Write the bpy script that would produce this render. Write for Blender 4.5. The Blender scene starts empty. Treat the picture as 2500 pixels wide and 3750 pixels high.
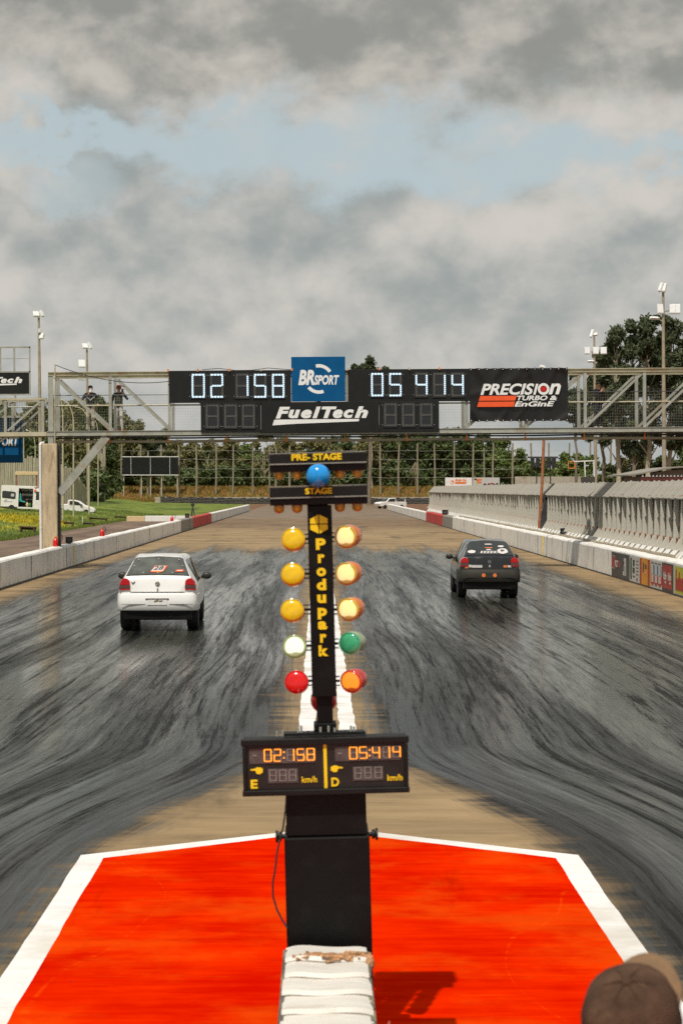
import bpy, bmesh, math, random
import numpy as np
from mathutils import Vector, Matrix, Euler

random.seed(7)
rng = np.random.default_rng(7)
SC = bpy.context.scene
COL = SC.collection
R = math.radians

# ------------------------------------------------------------------ camera, sky, sun, exposure
CAM_H = 2.95
F = 6000.0            # focal length in photograph pixels (2500 x 3750)
VX, VY = 1165.0, 1792.0   # vanishing point of the track in the photograph

cam_d = bpy.data.cameras.new("camera")
cam = bpy.data.objects.new("camera", cam_d)
COL.objects.link(cam)
cam.location = (0, 0, CAM_H)
cam.rotation_euler = (R(90), 0, 0)
cam_d.sensor_width = 36.0
cam_d.sensor_height = 36.0
cam_d.sensor_fit = 'AUTO'
cam_d.lens = F / 3750.0 * 36.0
cam_d.shift_x = (1250 - VX) / 3750.0
cam_d.shift_y = -(1875 - VY) / 3750.0
cam_d.clip_start = 0.1
cam_d.clip_end = 3000
cam_d.dof.use_dof = True
cam_d.dof.focus_distance = 52.0
cam_d.dof.aperture_fstop = 6.0
SC.camera = cam

SUN_EL, SUN_BACK = R(59.4), R(71.3)     # elevation; how far behind "straight left"
sun_dir = Vector((-math.cos(SUN_EL) * math.cos(SUN_BACK), -math.cos(SUN_EL) * math.sin(SUN_BACK), math.sin(SUN_EL)))
sd = bpy.data.lights.new("sun", 'SUN')
sd.energy = 3.8
sd.angle = R(0.6)
sd.color = (1.0, 0.93, 0.82)
sun = bpy.data.objects.new("sun", sd)
COL.objects.link(sun)
sun.rotation_euler = (-sun_dir).to_track_quat('-Z', 'Y').to_euler()
sun.location = (-30, -20, 40)

SC.view_settings.view_transform = 'Standard'
SC.view_settings.look = 'None'
SC.view_settings.exposure = 0.0
SC.view_settings.gamma = 1.0
SC.render.engine = 'CYCLES'
SC.cycles.max_bounces = 6
SC.cycles.transparent_max_bounces = 8
SC.cycles.use_denoising = False
SC.cycles.sample_clamp_indirect = 4.0


class NT:
    """small helper for node graphs"""
    def __init__(s, tree):
        s.t = tree
        s.n = tree.nodes
        s.l = tree.links

    def node(s, kind, **kw):
        n = s.n.new(kind)
        for k, v in kw.items():
            setattr(n, k, v)
        return n

    def put(s, sock, v):
        if isinstance(v, bpy.types.NodeSocket):
            s.l.new(v, sock)
        else:
            sock.default_value = v

    def m(s, op, a, b=0.0, c=None, clamp=False):
        n = s.node('ShaderNodeMath', operation=op, use_clamp=clamp)
        s.put(n.inputs[0], a)
        s.put(n.inputs[1], b)
        if c is not None:
            s.put(n.inputs[2], c)
        return n.outputs[0]

    def ss(s, v, a, b, lo=0.0, hi=1.0, smooth=True):
        n = s.node('ShaderNodeMapRange', interpolation_type='SMOOTHSTEP' if smooth else 'LINEAR')
        s.put(n.inputs[0], v)
        s.put(n.inputs[1], a)
        s.put(n.inputs[2], b)
        s.put(n.inputs[3], lo)
        s.put(n.inputs[4], hi)
        return n.outputs[0]

    def xyz(s, x, y, z=0.0):
        n = s.node('ShaderNodeCombineXYZ')
        s.put(n.inputs[0], x)
        s.put(n.inputs[1], y)
        s.put(n.inputs[2], z)
        return n.outputs[0]

    def sep(s, v):
        n = s.node('ShaderNodeSeparateXYZ')
        s.l.new(v, n.inputs[0])
        return n.outputs

    def noise(s, vec, scale, detail=4.0, rough=0.55, dist=0.0):
        n = s.node('ShaderNodeTexNoise')
        if vec is not None:
            s.l.new(vec, n.inputs['Vector'])
        n.inputs['Scale'].default_value = scale
        n.inputs['Detail'].default_value = detail
        n.inputs['Roughness'].default_value = rough
        n.inputs['Distortion'].default_value = dist
        return n.outputs[0]

    def mix(s, f, a, b):
        n = s.node('ShaderNodeMix', data_type='RGBA')
        s.put(n.inputs[0], f)
        for i, v in ((6, a), (7, b)):
            if isinstance(v, bpy.types.NodeSocket):
                s.l.new(v, n.inputs[i])
            else:
                n.inputs[i].default_value = (*v[:3], 1.0)
        return n.outputs[2]


world = bpy.data.worlds.new("World")
SC.world = world
world.use_nodes = True
wt = NT(world.node_tree)
wt.n.clear()
w_out = wt.node('ShaderNodeOutputWorld')
sky = wt.node('ShaderNodeTexSky', sky_type='NISHITA')
sky.sun_disc = False
sky.sun_elevation = SUN_EL
sky.sun_rotation = math.atan2(sun_dir.x, sun_dir.y)
sky.air_density = 1.0
sky.dust_density = 1.5
bg_sky = wt.node('ShaderNodeBackground')
bg_sky.inputs[1].default_value = 0.09
wt.l.new(sky.outputs[0], bg_sky.inputs[0])
tc = wt.node('ShaderNodeTexCoord')
dx, dy, dz = wt.sep(tc.outputs['Generated'])
az = wt.m('ARCTAN2', dx, dy)
hor = wt.m('SQRT', wt.m('ADD', wt.m('MULTIPLY', dx, dx), wt.m('MULTIPLY', dy, dy)))
el = wt.m('DIVIDE', dz, wt.m('MAXIMUM', hor, 0.25))
v1 = wt.xyz(wt.m('MULTIPLY', az, 10.5), wt.m('MULTIPLY', el, 13.5), 3.3)
n_big = wt.noise(v1, 1.0, 7.0, 0.52, 0.25)
n_fine = wt.noise(wt.xyz(wt.m('MULTIPLY', az, 25.0), wt.m('MULTIPLY', el, 30.0), 8.1), 1.0, 8.0, 0.58, 0.3)
n_warp = wt.noise(wt.xyz(wt.m('MULTIPLY', az, 16.0), wt.m('MULTIPLY', el, 22.0), 14.0), 1.0, 6.0, 0.58, 0.1)
def billow(lift):
    e2 = wt.m('ADD', el, lift)
    return wt.noise(wt.xyz(wt.m('MULTIPLY', az, 15.0), wt.m('MULTIPLY', e2, 19.0), 5.7), 1.0, 5.0, 0.48, 0.0)


relief = wt.m('MULTIPLY', wt.m('SUBTRACT', billow(0.0), billow(0.016)), 0.62)     # lit tops, shaded undersides
nn = wt.m('ADD', wt.m('ADD', wt.m('MULTIPLY', n_big, 0.62), wt.m('MULTIPLY', n_fine, 0.38)), relief)
# bright / grey of the cloud sheet
c_low = wt.mix(wt.ss(nn, 0.28, 0.70), (0.325, 0.36, 0.355), (0.63, 0.60, 0.555))
# darker rain cloud above the gap
c_top = wt.mix(wt.ss(nn, 0.36, 0.64), (0.29, 0.295, 0.275), (0.57, 0.54, 0.485))
elw = wt.m('ADD', el, wt.m('MULTIPLY', wt.m('SUBTRACT', n_warp, 0.5), 0.13))
is_top = wt.ss(elw, 0.225, 0.262)
cloud = wt.mix(is_top, c_low, c_top)
cloud = wt.mix(wt.ss(el, 0.45, 1.4), cloud, (0.50, 0.51, 0.52))
# paler near the horizon
cloud = wt.mix(wt.ss(el, 0.085, 0.0, 0.0, 0.55), cloud, (0.46, 0.485, 0.49))
bg_cl = wt.node('ShaderNodeBackground')
wt.l.new(cloud, bg_cl.inputs[0])
bg_cl.inputs[1].default_value = 1.0
# blue gap between the two sheets, sloping a little, torn at its edges
gc = wt.m('ADD', 0.207, wt.m('MULTIPLY', az, -0.05))
half = wt.ss(wt.m('ABSOLUTE', wt.m('SUBTRACT', az, 0.03)), 0.06, 0.21, 0.033, 0.012)
d = wt.m('DIVIDE', wt.m('ABSOLUTE', wt.m('SUBTRACT', elw, gc)), half)
gap = wt.ss(d, 1.25, 0.25)
# a small hole low on the left
hx = wt.m('DIVIDE', wt.m('ADD', wt.m('SUBTRACT', az, -0.150), wt.m('MULTIPLY', wt.m('SUBTRACT', n_warp, 0.5), 0.05)), 0.030)
hy = wt.m('DIVIDE', wt.m('ADD', wt.m('SUBTRACT', el, 0.181), wt.m('MULTIPLY', wt.m('SUBTRACT', n_fine, 0.5), 0.05)), 0.022)
hole = wt.ss(wt.m('ADD', wt.m('MULTIPLY', hx, hx), wt.m('MULTIPLY', hy, hy)), 1.3, 0.3, 0.0, 0.55)
veil = wt.m('MAXIMUM', gap, hole)
veil = wt.m('MULTIPLY', veil, wt.ss(nn, 0.72, 0.48))
blue = wt.node('ShaderNodeBackground')
blue.inputs[0].default_value = (0.515, 0.61, 0.63, 1)
blue.inputs[1].default_value = 1.0
mx0 = wt.node('ShaderNodeMixShader')
mx0.inputs[0].default_value = 0.85
wt.l.new(bg_sky.outputs[0], mx0.inputs[1])
wt.l.new(blue.outputs[0], mx0.inputs[2])
mx = wt.node('ShaderNodeMixShader')
wt.l.new(wt.m('MULTIPLY', veil, 0.92), mx.inputs[0])
wt.l.new(bg_cl.outputs[0], mx.inputs[1])
wt.l.new(mx0.outputs[0], mx.inputs[2])
wt.l.new(mx.outputs[0], w_out.inputs[0])


# ------------------------------------------------------------------ materials
def new_mat(name):
    mt = bpy.data.materials.new(name)
    mt.use_nodes = True
    t = NT(mt.node_tree)
    return mt, t, mt.node_tree.nodes['Principled BSDF']


def M(name, col, rough=0.6, metal=0.0, var=0.18, vs=4.0, bump=0.0, bs=20.0, spec=0.5, emit=None, es=0.0, stain=None, ss=1.5, coat=0.0, stretch=None):
    """principled material with noise in colour and roughness (object space), optional stains and bump"""
    mt, t, b = new_mat(name)
    tcn = t.node('ShaderNodeTexCoord')
    vec = tcn.outputs['Object']
    if stretch:
        mp = t.node('ShaderNodeMapping')
        mp.inputs['Scale'].default_value = stretch
        t.l.new(vec, mp.inputs[0])
        vec = mp.outputs[0]
    n1 = t.noise(vec, vs, 5.0, 0.6)
    lo = tuple(c * (1 - var) for c in col)
    hi = tuple(min(1.0, c * (1 + var)) for c in col)
    c = t.mix(t.ss(n1, 0.3, 0.7, smooth=False), lo, hi)
    if stain:
        n2 = t.noise(vec, ss, 6.0, 0.65)
        c = t.mix(t.ss(n2, 0.52, 0.70, 0.0, 0.75), c, stain)
    t.l.new(c, b.inputs['Base Color'])
    t.l.new(t.ss(n1, 0.25, 0.75, max(0.02, rough - 0.08), min(1.0, rough + 0.08)), b.inputs['Roughness'])
    b.inputs['Metallic'].default_value = metal
    b.inputs['Specular IOR Level'].default_value = spec
    b.inputs['Coat Weight'].default_value = coat
    if emit:
        b.inputs['Emission Color'].default_value = (*emit, 1)
        b.inputs['Emission Strength'].default_value = es
    if bump:
        bn = t.node('ShaderNodeBump')
        bn.inputs['Strength'].default_value = bump
        bn.inputs['Distance'].default_value = 0.02
        t.l.new(t.noise(vec, bs, 4.0), bn.inputs['Height'])
        t.l.new(bn.outputs[0], b.inputs['Normal'])
    return mt


m_white = M("white_paint", (0.78, 0.77, 0.75), 0.55, var=0.06, stain=(0.55, 0.52, 0.46), ss=2.2)
m_wallw = M("limewashed_concrete", (0.77, 0.76, 0.73), 0.8, var=0.07, vs=1.2, bump=0.25, bs=14, stain=(0.50, 0.46, 0.38), ss=0.8, stretch=(1, 2.2, 0.7))
t_ = NT(m_wallw.node_tree)
b_ = m_wallw.node_tree.nodes['Principled BSDF']
old = b_.inputs['Base Color'].links[0].from_socket
g_ = t_.node('ShaderNodeNewGeometry')
x_, y_, z_ = t_.sep(g_.outputs['Position'])
dr = t_.noise(t_.xyz(t_.m('MULTIPLY', x_, 2.0), t_.m('MULTIPLY', y_, 2.3), t_.m('MULTIPLY', z_, 0.5)), 1.0, 7.0, 0.75)
low_ = t_.m('MULTIPLY', t_.ss(dr, 0.50, 0.64), t_.ss(t_.m('ADD', z_, t_.m('MULTIPLY', dr, 0.5)), 0.62, 0.30))
c_ = t_.mix(t_.m('MULTIPLY', low_, 0.75), old, (0.14, 0.115, 0.08))
sc_ = t_.noise(t_.xyz(x_, t_.m('MULTIPLY', y_, 0.35), t_.m('MULTIPLY', z_, 5.0)), 1.0, 6.0, 0.75)
c_ = t_.mix(t_.ss(sc_, 0.64, 0.76, 0.0, 0.5), c_, (0.20, 0.18, 0.15))
t_.l.new(c_, b_.inputs['Base Color'])
m_conc = M("concrete", (0.40, 0.37, 0.30), 0.85, var=0.18, vs=2.0, bump=0.3, bs=18, stain=(0.24, 0.19, 0.12), ss=1.3)
m_pillar = M("weathered_concrete", (0.50, 0.40, 0.265), 0.85, var=0.25, vs=2.2, bump=0.3, bs=16, stain=(0.20, 0.13, 0.06), ss=1.6, stretch=(2.2, 2.2, 0.55))
m_rib = M("fence_concrete", (0.49, 0.475, 0.415), 0.85, var=0.12, vs=1.5, bump=0.2, bs=14, stain=(0.33, 0.29, 0.22), ss=1.1)
m_roofp = M("roof_plate_concrete", (0.315, 0.30, 0.262), 0.85, var=0.2, vs=2.5, bump=0.2, bs=14, stain=(0.22, 0.17, 0.12), ss=2.2, stretch=(1, 3, 1))
m_fenceback = M("fence_back_slats", (0.215, 0.20, 0.16), 0.9, var=0.5, vs=2.0, stretch=(1, 1.4, 0.5))
m_greyblk = M("grey_block", (0.25, 0.235, 0.20), 0.85, var=0.15, vs=1.5, bump=0.2)
m_redblk = M("red_block", (0.50, 0.035, 0.025), 0.7, var=0.2, vs=2.0, stain=(0.35, 0.08, 0.05))
m_steel = M("galvanised_steel", (0.37, 0.375, 0.33), 0.5, metal=0.25, var=0.15, vs=2.5, stain=(0.28, 0.20, 0.11), ss=1.6)
m_steely = M("yellowed_steel", (0.46, 0.43, 0.31), 0.6, var=0.15, vs=2.5, stain=(0.40, 0.20, 0.07), ss=1.3)
m_dark = M("dark_steel", (0.03, 0.032, 0.033), 0.5, var=0.3)
m_black = M("black_paint", (0.0035, 0.0035, 0.0035), 0.5, var=0.3, vs=6, stain=(0.009, 0.008, 0.007), ss=6, spec=0.22)
m_blackb = M("board_black", (0.009, 0.010, 0.010), 0.6, var=0.25, vs=2, spec=0.3)
m_rubber = M("tyre_rubber", (0.018, 0.018, 0.019), 0.75, var=0.3)
m_pane = M("dark_display_glass", (0.018, 0.019, 0.021), 0.12, var=0.2)
m_led = M("led_lit", (0.6, 0.75, 0.9), 0.4, var=0.03, emit=(0.60, 0.83, 1.0), es=0.62)
m_ledoff = M("led_unlit", (0.085, 0.083, 0.075), 0.5, var=0.2)
m_amberled = M("amber_led_lit", (0.8, 0.25, 0.02), 0.4, var=0.03, emit=(1.0, 0.33, 0.03), es=1.7)
m_greyled = M("grey_led_unlit", (0.30, 0.27, 0.26), 0.5, var=0.2)
m_dispwin = M("smoked_window", (0.085, 0.072, 0.070), 0.3, var=0.35, vs=14)
m_yellow = M("yellow_vinyl", (0.92, 0.62, 0.008), 0.5, var=0.06)
m_whitel = M("white_vinyl", (0.82, 0.82, 0.82), 0.5, var=0.03)
m_blue = M("blue_board", (0.002, 0.085, 0.235), 0.5, var=0.12, vs=1.2, spec=0.15)
m_banner = M("black_banner_vinyl", (0.009, 0.008, 0.008), 0.34, var=0.2, vs=2)
m_orange = M("orange_red_vinyl", (0.85, 0.10, 0.02), 0.5, var=0.05)
m_red = M("red_gloss", (0.60, 0.012, 0.010), 0.3, var=0.08)
m_tie = M("orange_tie", (0.70, 0.22, 0.03), 0.6, var=0.2)
m_rust = M("rusty_pole", (0.36, 0.13, 0.05), 0.8, var=0.35, vs=6, stain=(0.25, 0.22, 0.18))
m_pipe = M("tan_pipe", (0.33, 0.28, 0.20), 0.65, var=0.2, vs=2)
m_wood = M("weathered_wood", (0.25, 0.225, 0.16), 0.9, var=0.28, vs=3.0, bump=0.3, stretch=(3, 3, 0.4))
m_pali = M("palisade_wood", (0.37, 0.34, 0.25), 0.9, var=0.35, vs=2.5, bump=0.3, stretch=(4, 4, 0.3))
m_darkwood = M("dark_wood", (0.085, 0.05, 0.028), 0.85, var=0.35, vs=5)
m_trunk = M("tree_bark", (0.20, 0.165, 0.12), 0.9, var=0.35, vs=2.0, bump=0.4)
m_paletrunk = M("pale_bark", (0.42, 0.37, 0.27), 0.85, var=0.3, vs=1.2, stain=(0.2, 0.16, 0.11))
m_twig = M("dry_branches", (0.36, 0.30, 0.20), 0.9, var=0.3, vs=2)
m_glass = M("car_glass", (0.03, 0.034, 0.033), 0.06, var=0.2, spec=0.7)
m_chrome = M("chrome", (0.6, 0.6, 0.6), 0.2, metal=0.9, var=0.1)
m_lampwhite = M("floodlight_housing", (0.72, 0.72, 0.70), 0.4, var=0.08)
m_cream = M("cream_canvas", (0.62, 0.47, 0.27), 0.8, var=0.08)
m_skin = M("skin", (0.55, 0.28, 0.17), 0.55, var=0.08)
m_hair = M("dark_hair", (0.014, 0.011, 0.010), 0.7, var=0.3)


def leaf_mat(name, lo, hi):
    mt, t, b = new_mat(name)
    g = t.node('ShaderNodeNewGeometry')
    oi = t.node('ShaderNodeObjectInfo')
    n1 = t.noise(g.outputs['Position'], 0.35, 4.0, 0.6)
    r = t.m('ADD', t.m('MULTIPLY', g.outputs['Random Per Island'], 0.75), t.m('MULTIPLY', n1, 0.6), None)
    c = t.mix(t.ss(r, 0.15, 1.1, smooth=False), lo, hi)
    t.l.new(c, b.inputs['Base Color'])
    b.inputs['Roughness'].default_value = 0.55
    b.inputs['Specular IOR Level'].default_value = 0.35
    tr = t.node('ShaderNodeBsdfTranslucent')
    t.l.new(c, tr.inputs[0])
    ms = t.node('ShaderNodeMixShader')
    ms.inputs[0].default_value = 0.22
    t.l.new(b.outputs[0], ms.inputs[1])
    t.l.new(tr.outputs[0], ms.inputs[2])
    t.l.new(ms.outputs[0], t.n['Material Output'].inputs[0])
    return mt


m_euc = leaf_mat("eucalyptus_leaves", (0.030, 0.045, 0.020), (0.105, 0.130, 0.058))
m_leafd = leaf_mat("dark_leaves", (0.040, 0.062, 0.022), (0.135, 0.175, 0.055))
m_leafo = leaf_mat("olive_leaves", (0.085, 0.092, 0.030), (0.26, 0.24, 0.095))
m_leafl = leaf_mat("light_leaves", (0.060, 0.100, 0.026), (0.20, 0.26, 0.065))
m_drygrass = leaf_mat("dry_orange_grass", (0.22, 0.11, 0.035), (0.52, 0.27, 0.08))
m_turf = leaf_mat("grass_blades", (0.075, 0.115, 0.018), (0.20, 0.26, 0.045))
m_flower = leaf_mat("yellow_flowers", (0.45, 0.33, 0.01), (0.75, 0.58, 0.03))


# ------------------------------------------------------------------ mesh helpers
def PX(px, py, Y):
    """a point at depth Y seen at a pixel of the photograph"""
    return Vector(((px - VX) * Y / F, Y, CAM_H + (VY - py) * Y / F))


def GX(px, Y):
    return (px - VX) * Y / F


class MB:
    def __init__(s):
        s.v = []
        s.f = []
        s.mi = []

    def add(s, vs, fs, mi=0):
        o = len(s.v)
        s.v += [tuple(v) for v in vs]
        s.f += [tuple(i + o for i in f) for f in fs]
        s.mi += [mi] * len(fs)

    def box(s, x0, x1, y0, y1, z0, z1, mi=0, mat=None):
        vs = [(x, y, z) for z in (z0, z1) for y in (y0, y1) for x in (x0, x1)]
        if mat is not None:
            vs = [mat @ Vector(v) for v in vs]
        s.add(vs, [(0, 2, 3, 1), (4, 5, 7, 6), (0, 1, 5, 4), (2, 6, 7, 3), (0, 4, 6, 2), (1, 3, 7, 5)], mi)

    def bar(s, p, q, w, h=None, mi=0, up=(0, 0, 1)):
        p, q = Vector(p), Vector(q)
        h = w if h is None else h
        d = (q - p).normalized()
        upv = Vector(up)
        if abs(d.dot(upv)) > 0.98:
            upv = Vector((0, 1, 0))
        a = d.cross(upv).normalized() * (w / 2)
        b = a.cross(d).normalized() * (h / 2)
        vs = [c + sx * a + sz * b for c in (p, q) for sx, sz in ((-1, -1), (1, -1), (1, 1), (-1, 1))]
        s.add(vs, [(3, 2, 1, 0), (4, 5, 6, 7), (0, 1, 5, 4), (1, 2, 6, 5), (2, 3, 7, 6), (3, 0, 4, 7)], mi)

    def tube(s, pts, r, n=8, mi=0, cap=True):
        pts = [Vector(p) for p in pts]
        rs = r if isinstance(r, (list, tuple)) else [r] * len(pts)
        vs = []
        prev = None
        for i, p in enumerate(pts):
            t = (pts[min(i + 1, len(pts) - 1)] - pts[max(i - 1, 0)])
            t = t.normalized() if t.length > 1e-9 else Vector((0, 0, 1))
            ref = prev if prev is not None else (Vector((1, 0, 0)) if abs(t.x) < 0.9 else Vector((0, 1, 0)))
            a = (ref - t * ref.dot(t))
            a = a.normalized() if a.length > 1e-6 else t.orthogonal().normalized()
            b = t.cross(a)
            prev = a
            for k in range(n):
                an = 2 * math.pi * k / n
                vs.append(p + (a * math.cos(an) + b * math.sin(an)) * rs[i])
        fs = []
        for i in range(len(pts) - 1):
            for k in range(n):
                k2 = (k + 1) % n
                fs.append((i * n + k, i * n + k2, (i + 1) * n + k2, (i + 1) * n + k))
        if cap:
            fs.append(tuple(range(n - 1, -1, -1)))
            fs.append(tuple((len(pts) - 1) * n + k for k in range(n)))
        s.add(vs, fs, mi)

    def lathe(s, prof, n=20, mi=0, mat=None, axis='z'):
        """profile of (radius, height) turned round an axis"""
        vs = []
        for r, h in prof:
            for k in range(n):
                a = 2 * math.pi * k / n
                c, d_ = r * math.cos(a), r * math.sin(a)
                v = Vector((c, d_, h)) if axis == 'z' else (Vector((c, h, -d_)) if axis == 'y' else Vector((h, c, d_)))
                vs.append(mat @ v if mat is not None else v)
        fs = []
        for i in range(len(prof) - 1):
            for k in range(n):
                k2 = (k + 1) % n
                fs.append((i * n + k, i * n + k2, (i + 1) * n + k2, (i + 1) * n + k))
        fs.append(tuple(range(n - 1, -1, -1)))
        fs.append(tuple((len(prof) - 1) * n + k for k in range(n)))
        s.add(vs, fs, mi)

    def prism(s, outline, y0, y1, mi=0, mat=None):
        """outline in x,z (counter-clockwise seen from -y), extruded along y"""
        n = len(outline)
        vs = [Vector((x, y0, z)) for x, z in outline] + [Vector((x, y1, z)) for x, z in outline]
        if mat is not None:
            vs = [mat @ v for v in vs]
        fs = [tuple(range(n)), tuple(range(2 * n - 1, n - 1, -1))]
        for i in range(n):
            j = (i + 1) % n
            fs.append((i, i + n, j + n, j))
        s.add(vs, fs, mi)

    def quad(s, a, b, c, d, mi=0):
        s.add([a, b, c, d], [(0, 1, 2, 3)], mi)

    def ico(s, c, r, mi=0, seg=10, rings=7):
        sx, sy, sz = r if isinstance(r, (list, tuple)) else (r, r, r)
        vs = [(c[0], c[1], c[2] - sz)]
        for i in range(1, rings):
            a = math.pi * i / rings
            for k in range(seg):
                b = 2 * math.pi * k / seg
                vs.append((c[0] + sx * math.sin(a) * math.cos(b), c[1] + sy * math.sin(a) * math.sin(b), c[2] - sz * math.cos(a)))
        vs.append((c[0], c[1], c[2] + sz))
        fs = []
        for k in range(seg):
            fs.append((0, 1 + (k + 1) % seg, 1 + k))
            fs.append((len(vs) - 1, 1 + (rings - 2) * seg + k, 1 + (rings - 2) * seg + (k + 1) % seg))
        for i in range(rings - 2):
            for k in range(seg):
                a, b = 1 + i * seg + k, 1 + i * seg + (k + 1) % seg
                fs.append((a, b, b + seg, a + seg))
        s.add(vs, fs, mi)

    def build(s, name, mats, parent=None, smooth=False, bevel=0.0, seg=2, loc=None):
        me = bpy.data.meshes.new(name)
        me.from_pydata(s.v, [], s.f)
        for mt in (mats if isinstance(mats, (list, tuple)) else [mats]):
            me.materials.append(mt)
        if s.mi:
            me.polygons.foreach_set('material_index', s.mi)
        if smooth:
            me.polygons.foreach_set('use_smooth', [True] * len(me.polygons))
        me.update()
        o = bpy.data.objects.new(name, me)
        COL.objects.link(o)
        if parent is not None:
            o.parent = parent
        if loc is not None:
            o.location = loc
        if bevel:
            bv = o.modifiers.new('bevel', 'BEVEL')
            bv.width = bevel
            bv.segments = seg
            bv.limit_method = 'ANGLE'
            bv.angle_limit = R(40)
        if smooth:
            try:
                me.set_sharp_from_angle(angle=R(42))
            except Exception:
                pass
        return o


def tag(o, label, cat, group=None, kind=None):
    o['label'] = label
    o['category'] = cat
    if group:
        o['group'] = group
    if kind:
        o['kind'] = kind
    return o


def thing(name, label, cat, loc=(0, 0, 0), rot=(0, 0, 0), group=None):
    o = bpy.data.objects.new(name, None)
    o.empty_display_size = 0.2
    COL.objects.link(o)
    o.location = loc
    o.rotation_euler = rot
    return tag(o, label, cat, group)


def struct(o):
    o['kind'] = 'structure'
    return o


def copy_tree(o, parent=None):
    c = o.copy()
    COL.objects.link(c)
    if parent is not None:
        c.parent = parent
    for ch in list(o.children):
        copy_tree(ch, c)
    return c


def lettering(txt, x0, x1, z0, z1, y, mat, parent, bold=0.02, shear=0.0, depth=0.004, name='lettering', fit=True, spacing=1.0, tilt=0.0):
    """text turned into a thin solid in the x-z plane that faces -y, fitted to a box"""
    cu = bpy.data.curves.new('text', 'FONT')
    cu.body = txt
    cu.size = 1.0
    cu.offset = bold
    cu.shear = shear
    cu.space_character = spacing
    cu.extrude = 0.5
    cu.resolution_u = 4
    ob = bpy.data.objects.new('text', cu)
    COL.objects.link(ob)
    dg = bpy.context.evaluated_depsgraph_get()
    me = bpy.data.meshes.new_from_object(ob.evaluated_get(dg))
    bpy.data.objects.remove(ob)
    bpy.data.curves.remove(cu)
    co = np.empty(len(me.vertices) * 3)
    me.vertices.foreach_get('co', co)
    co = co.reshape(-1, 3)
    mn, mx_ = co.min(0), co.max(0)
    u = (co[:, 0] - mn[0]) / (mx_[0] - mn[0])
    v = (co[:, 1] - mn[1]) / (mx_[1] - mn[1])
    out = np.empty_like(co)
    out[:, 0] = x0 + u * (x1 - x0)
    out[:, 2] = z0 + v * (z1 - z0) + tilt * u * (x1 - x0)
    out[:, 1] = y - (co[:, 2] + 0.5) * depth
    me.vertices.foreach_set('co', out.reshape(-1))
    me.materials.clear()
    me.materials.append(mat)
    me.update()
    me.name = name
    o = bpy.data.objects.new(name, me)
    COL.objects.link(o)
    o.parent = parent
    return o


SEG = {'0': 'abcdef', '1': 'bc', '2': 'abged', '3': 'abgcd', '4': 'fgbc', '5': 'afgcd', '6': 'afgedc', '7': 'abc', '8': 'abcdefg', '9': 'abcfgd', ' ': ''}


def seg_digit(mb, x0, x1, z0, z1, t, ch, y, on=1, off=0, nb=(4, 5), gap=0.18, slant=0.0, dep=0.004):
    """seven-segment digit made of small blocks; lit segments get material `on`"""
    lit = SEG[ch]
    zm = (z0 + z1) / 2
    segs = {'a': (x0, x1, z1 - t, z1, 0), 'd': (x0, x1, z0, z0 + t, 0), 'g': (x0 + t, x1 - t, zm - t / 2, zm + t / 2, 0),
            'f': (x0, x0 + t, zm, z1 - t, 1), 'b': (x1 - t, x1, zm, z1 - t, 1),
            'e': (x0, x0 + t, z0 + t, zm, 1), 'c': (x1 - t, x1, z0 + t, zm, 1)}
    for k, (a, b, c, d_, vert) in segs.items():
        mi = on if k in lit else off
        n = nb[1] if vert else nb[0]
        for i in range(n):
            if vert:
                h = (d_ - c) / n
                bx = (a, b, c + h * (i + gap / 2), c + h * (i + 1 - gap / 2))
            else:
                w = (b - a) / n
                bx = (a + w * (i + gap / 2), a + w * (i + 1 - gap / 2), c, d_)
            s0 = (bx[2] - z0) * slant
            s1 = (bx[3] - z0) * slant
            mb.prism([(bx[0] + s0, bx[2]), (bx[1] + s0, bx[2]), (bx[1] + s1, bx[3]), (bx[0] + s1, bx[3])], y - dep, y, mi)

# ------------------------------------------------------------------ terrain, track, painted markings
def smooth01(t):
    t = max(0.0, min(1.0, t))
    return t * t * (3 - 2 * t)


def ground_h(x, y):
    h = 0.0
    # grass bank that rises to the left of the service road
    if x < -18.2:
        k = smooth01((y - 60) / 30) * (1 - 0.80 * smooth01((y - 215) / 90))
        h = max(h, min(4.2, 0.10 * (-18.2 - x)) * k)
    # bank at the far end, behind the tyres
    b = smooth01((y - 337) / 11)
    h = max(h, 3.2 * b)
    if x < -36 and y > 215:
        h = max(h, min(4.5, 0.09 * (-30 - x)) * smooth01((y - 215) / 60))
    return h


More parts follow.
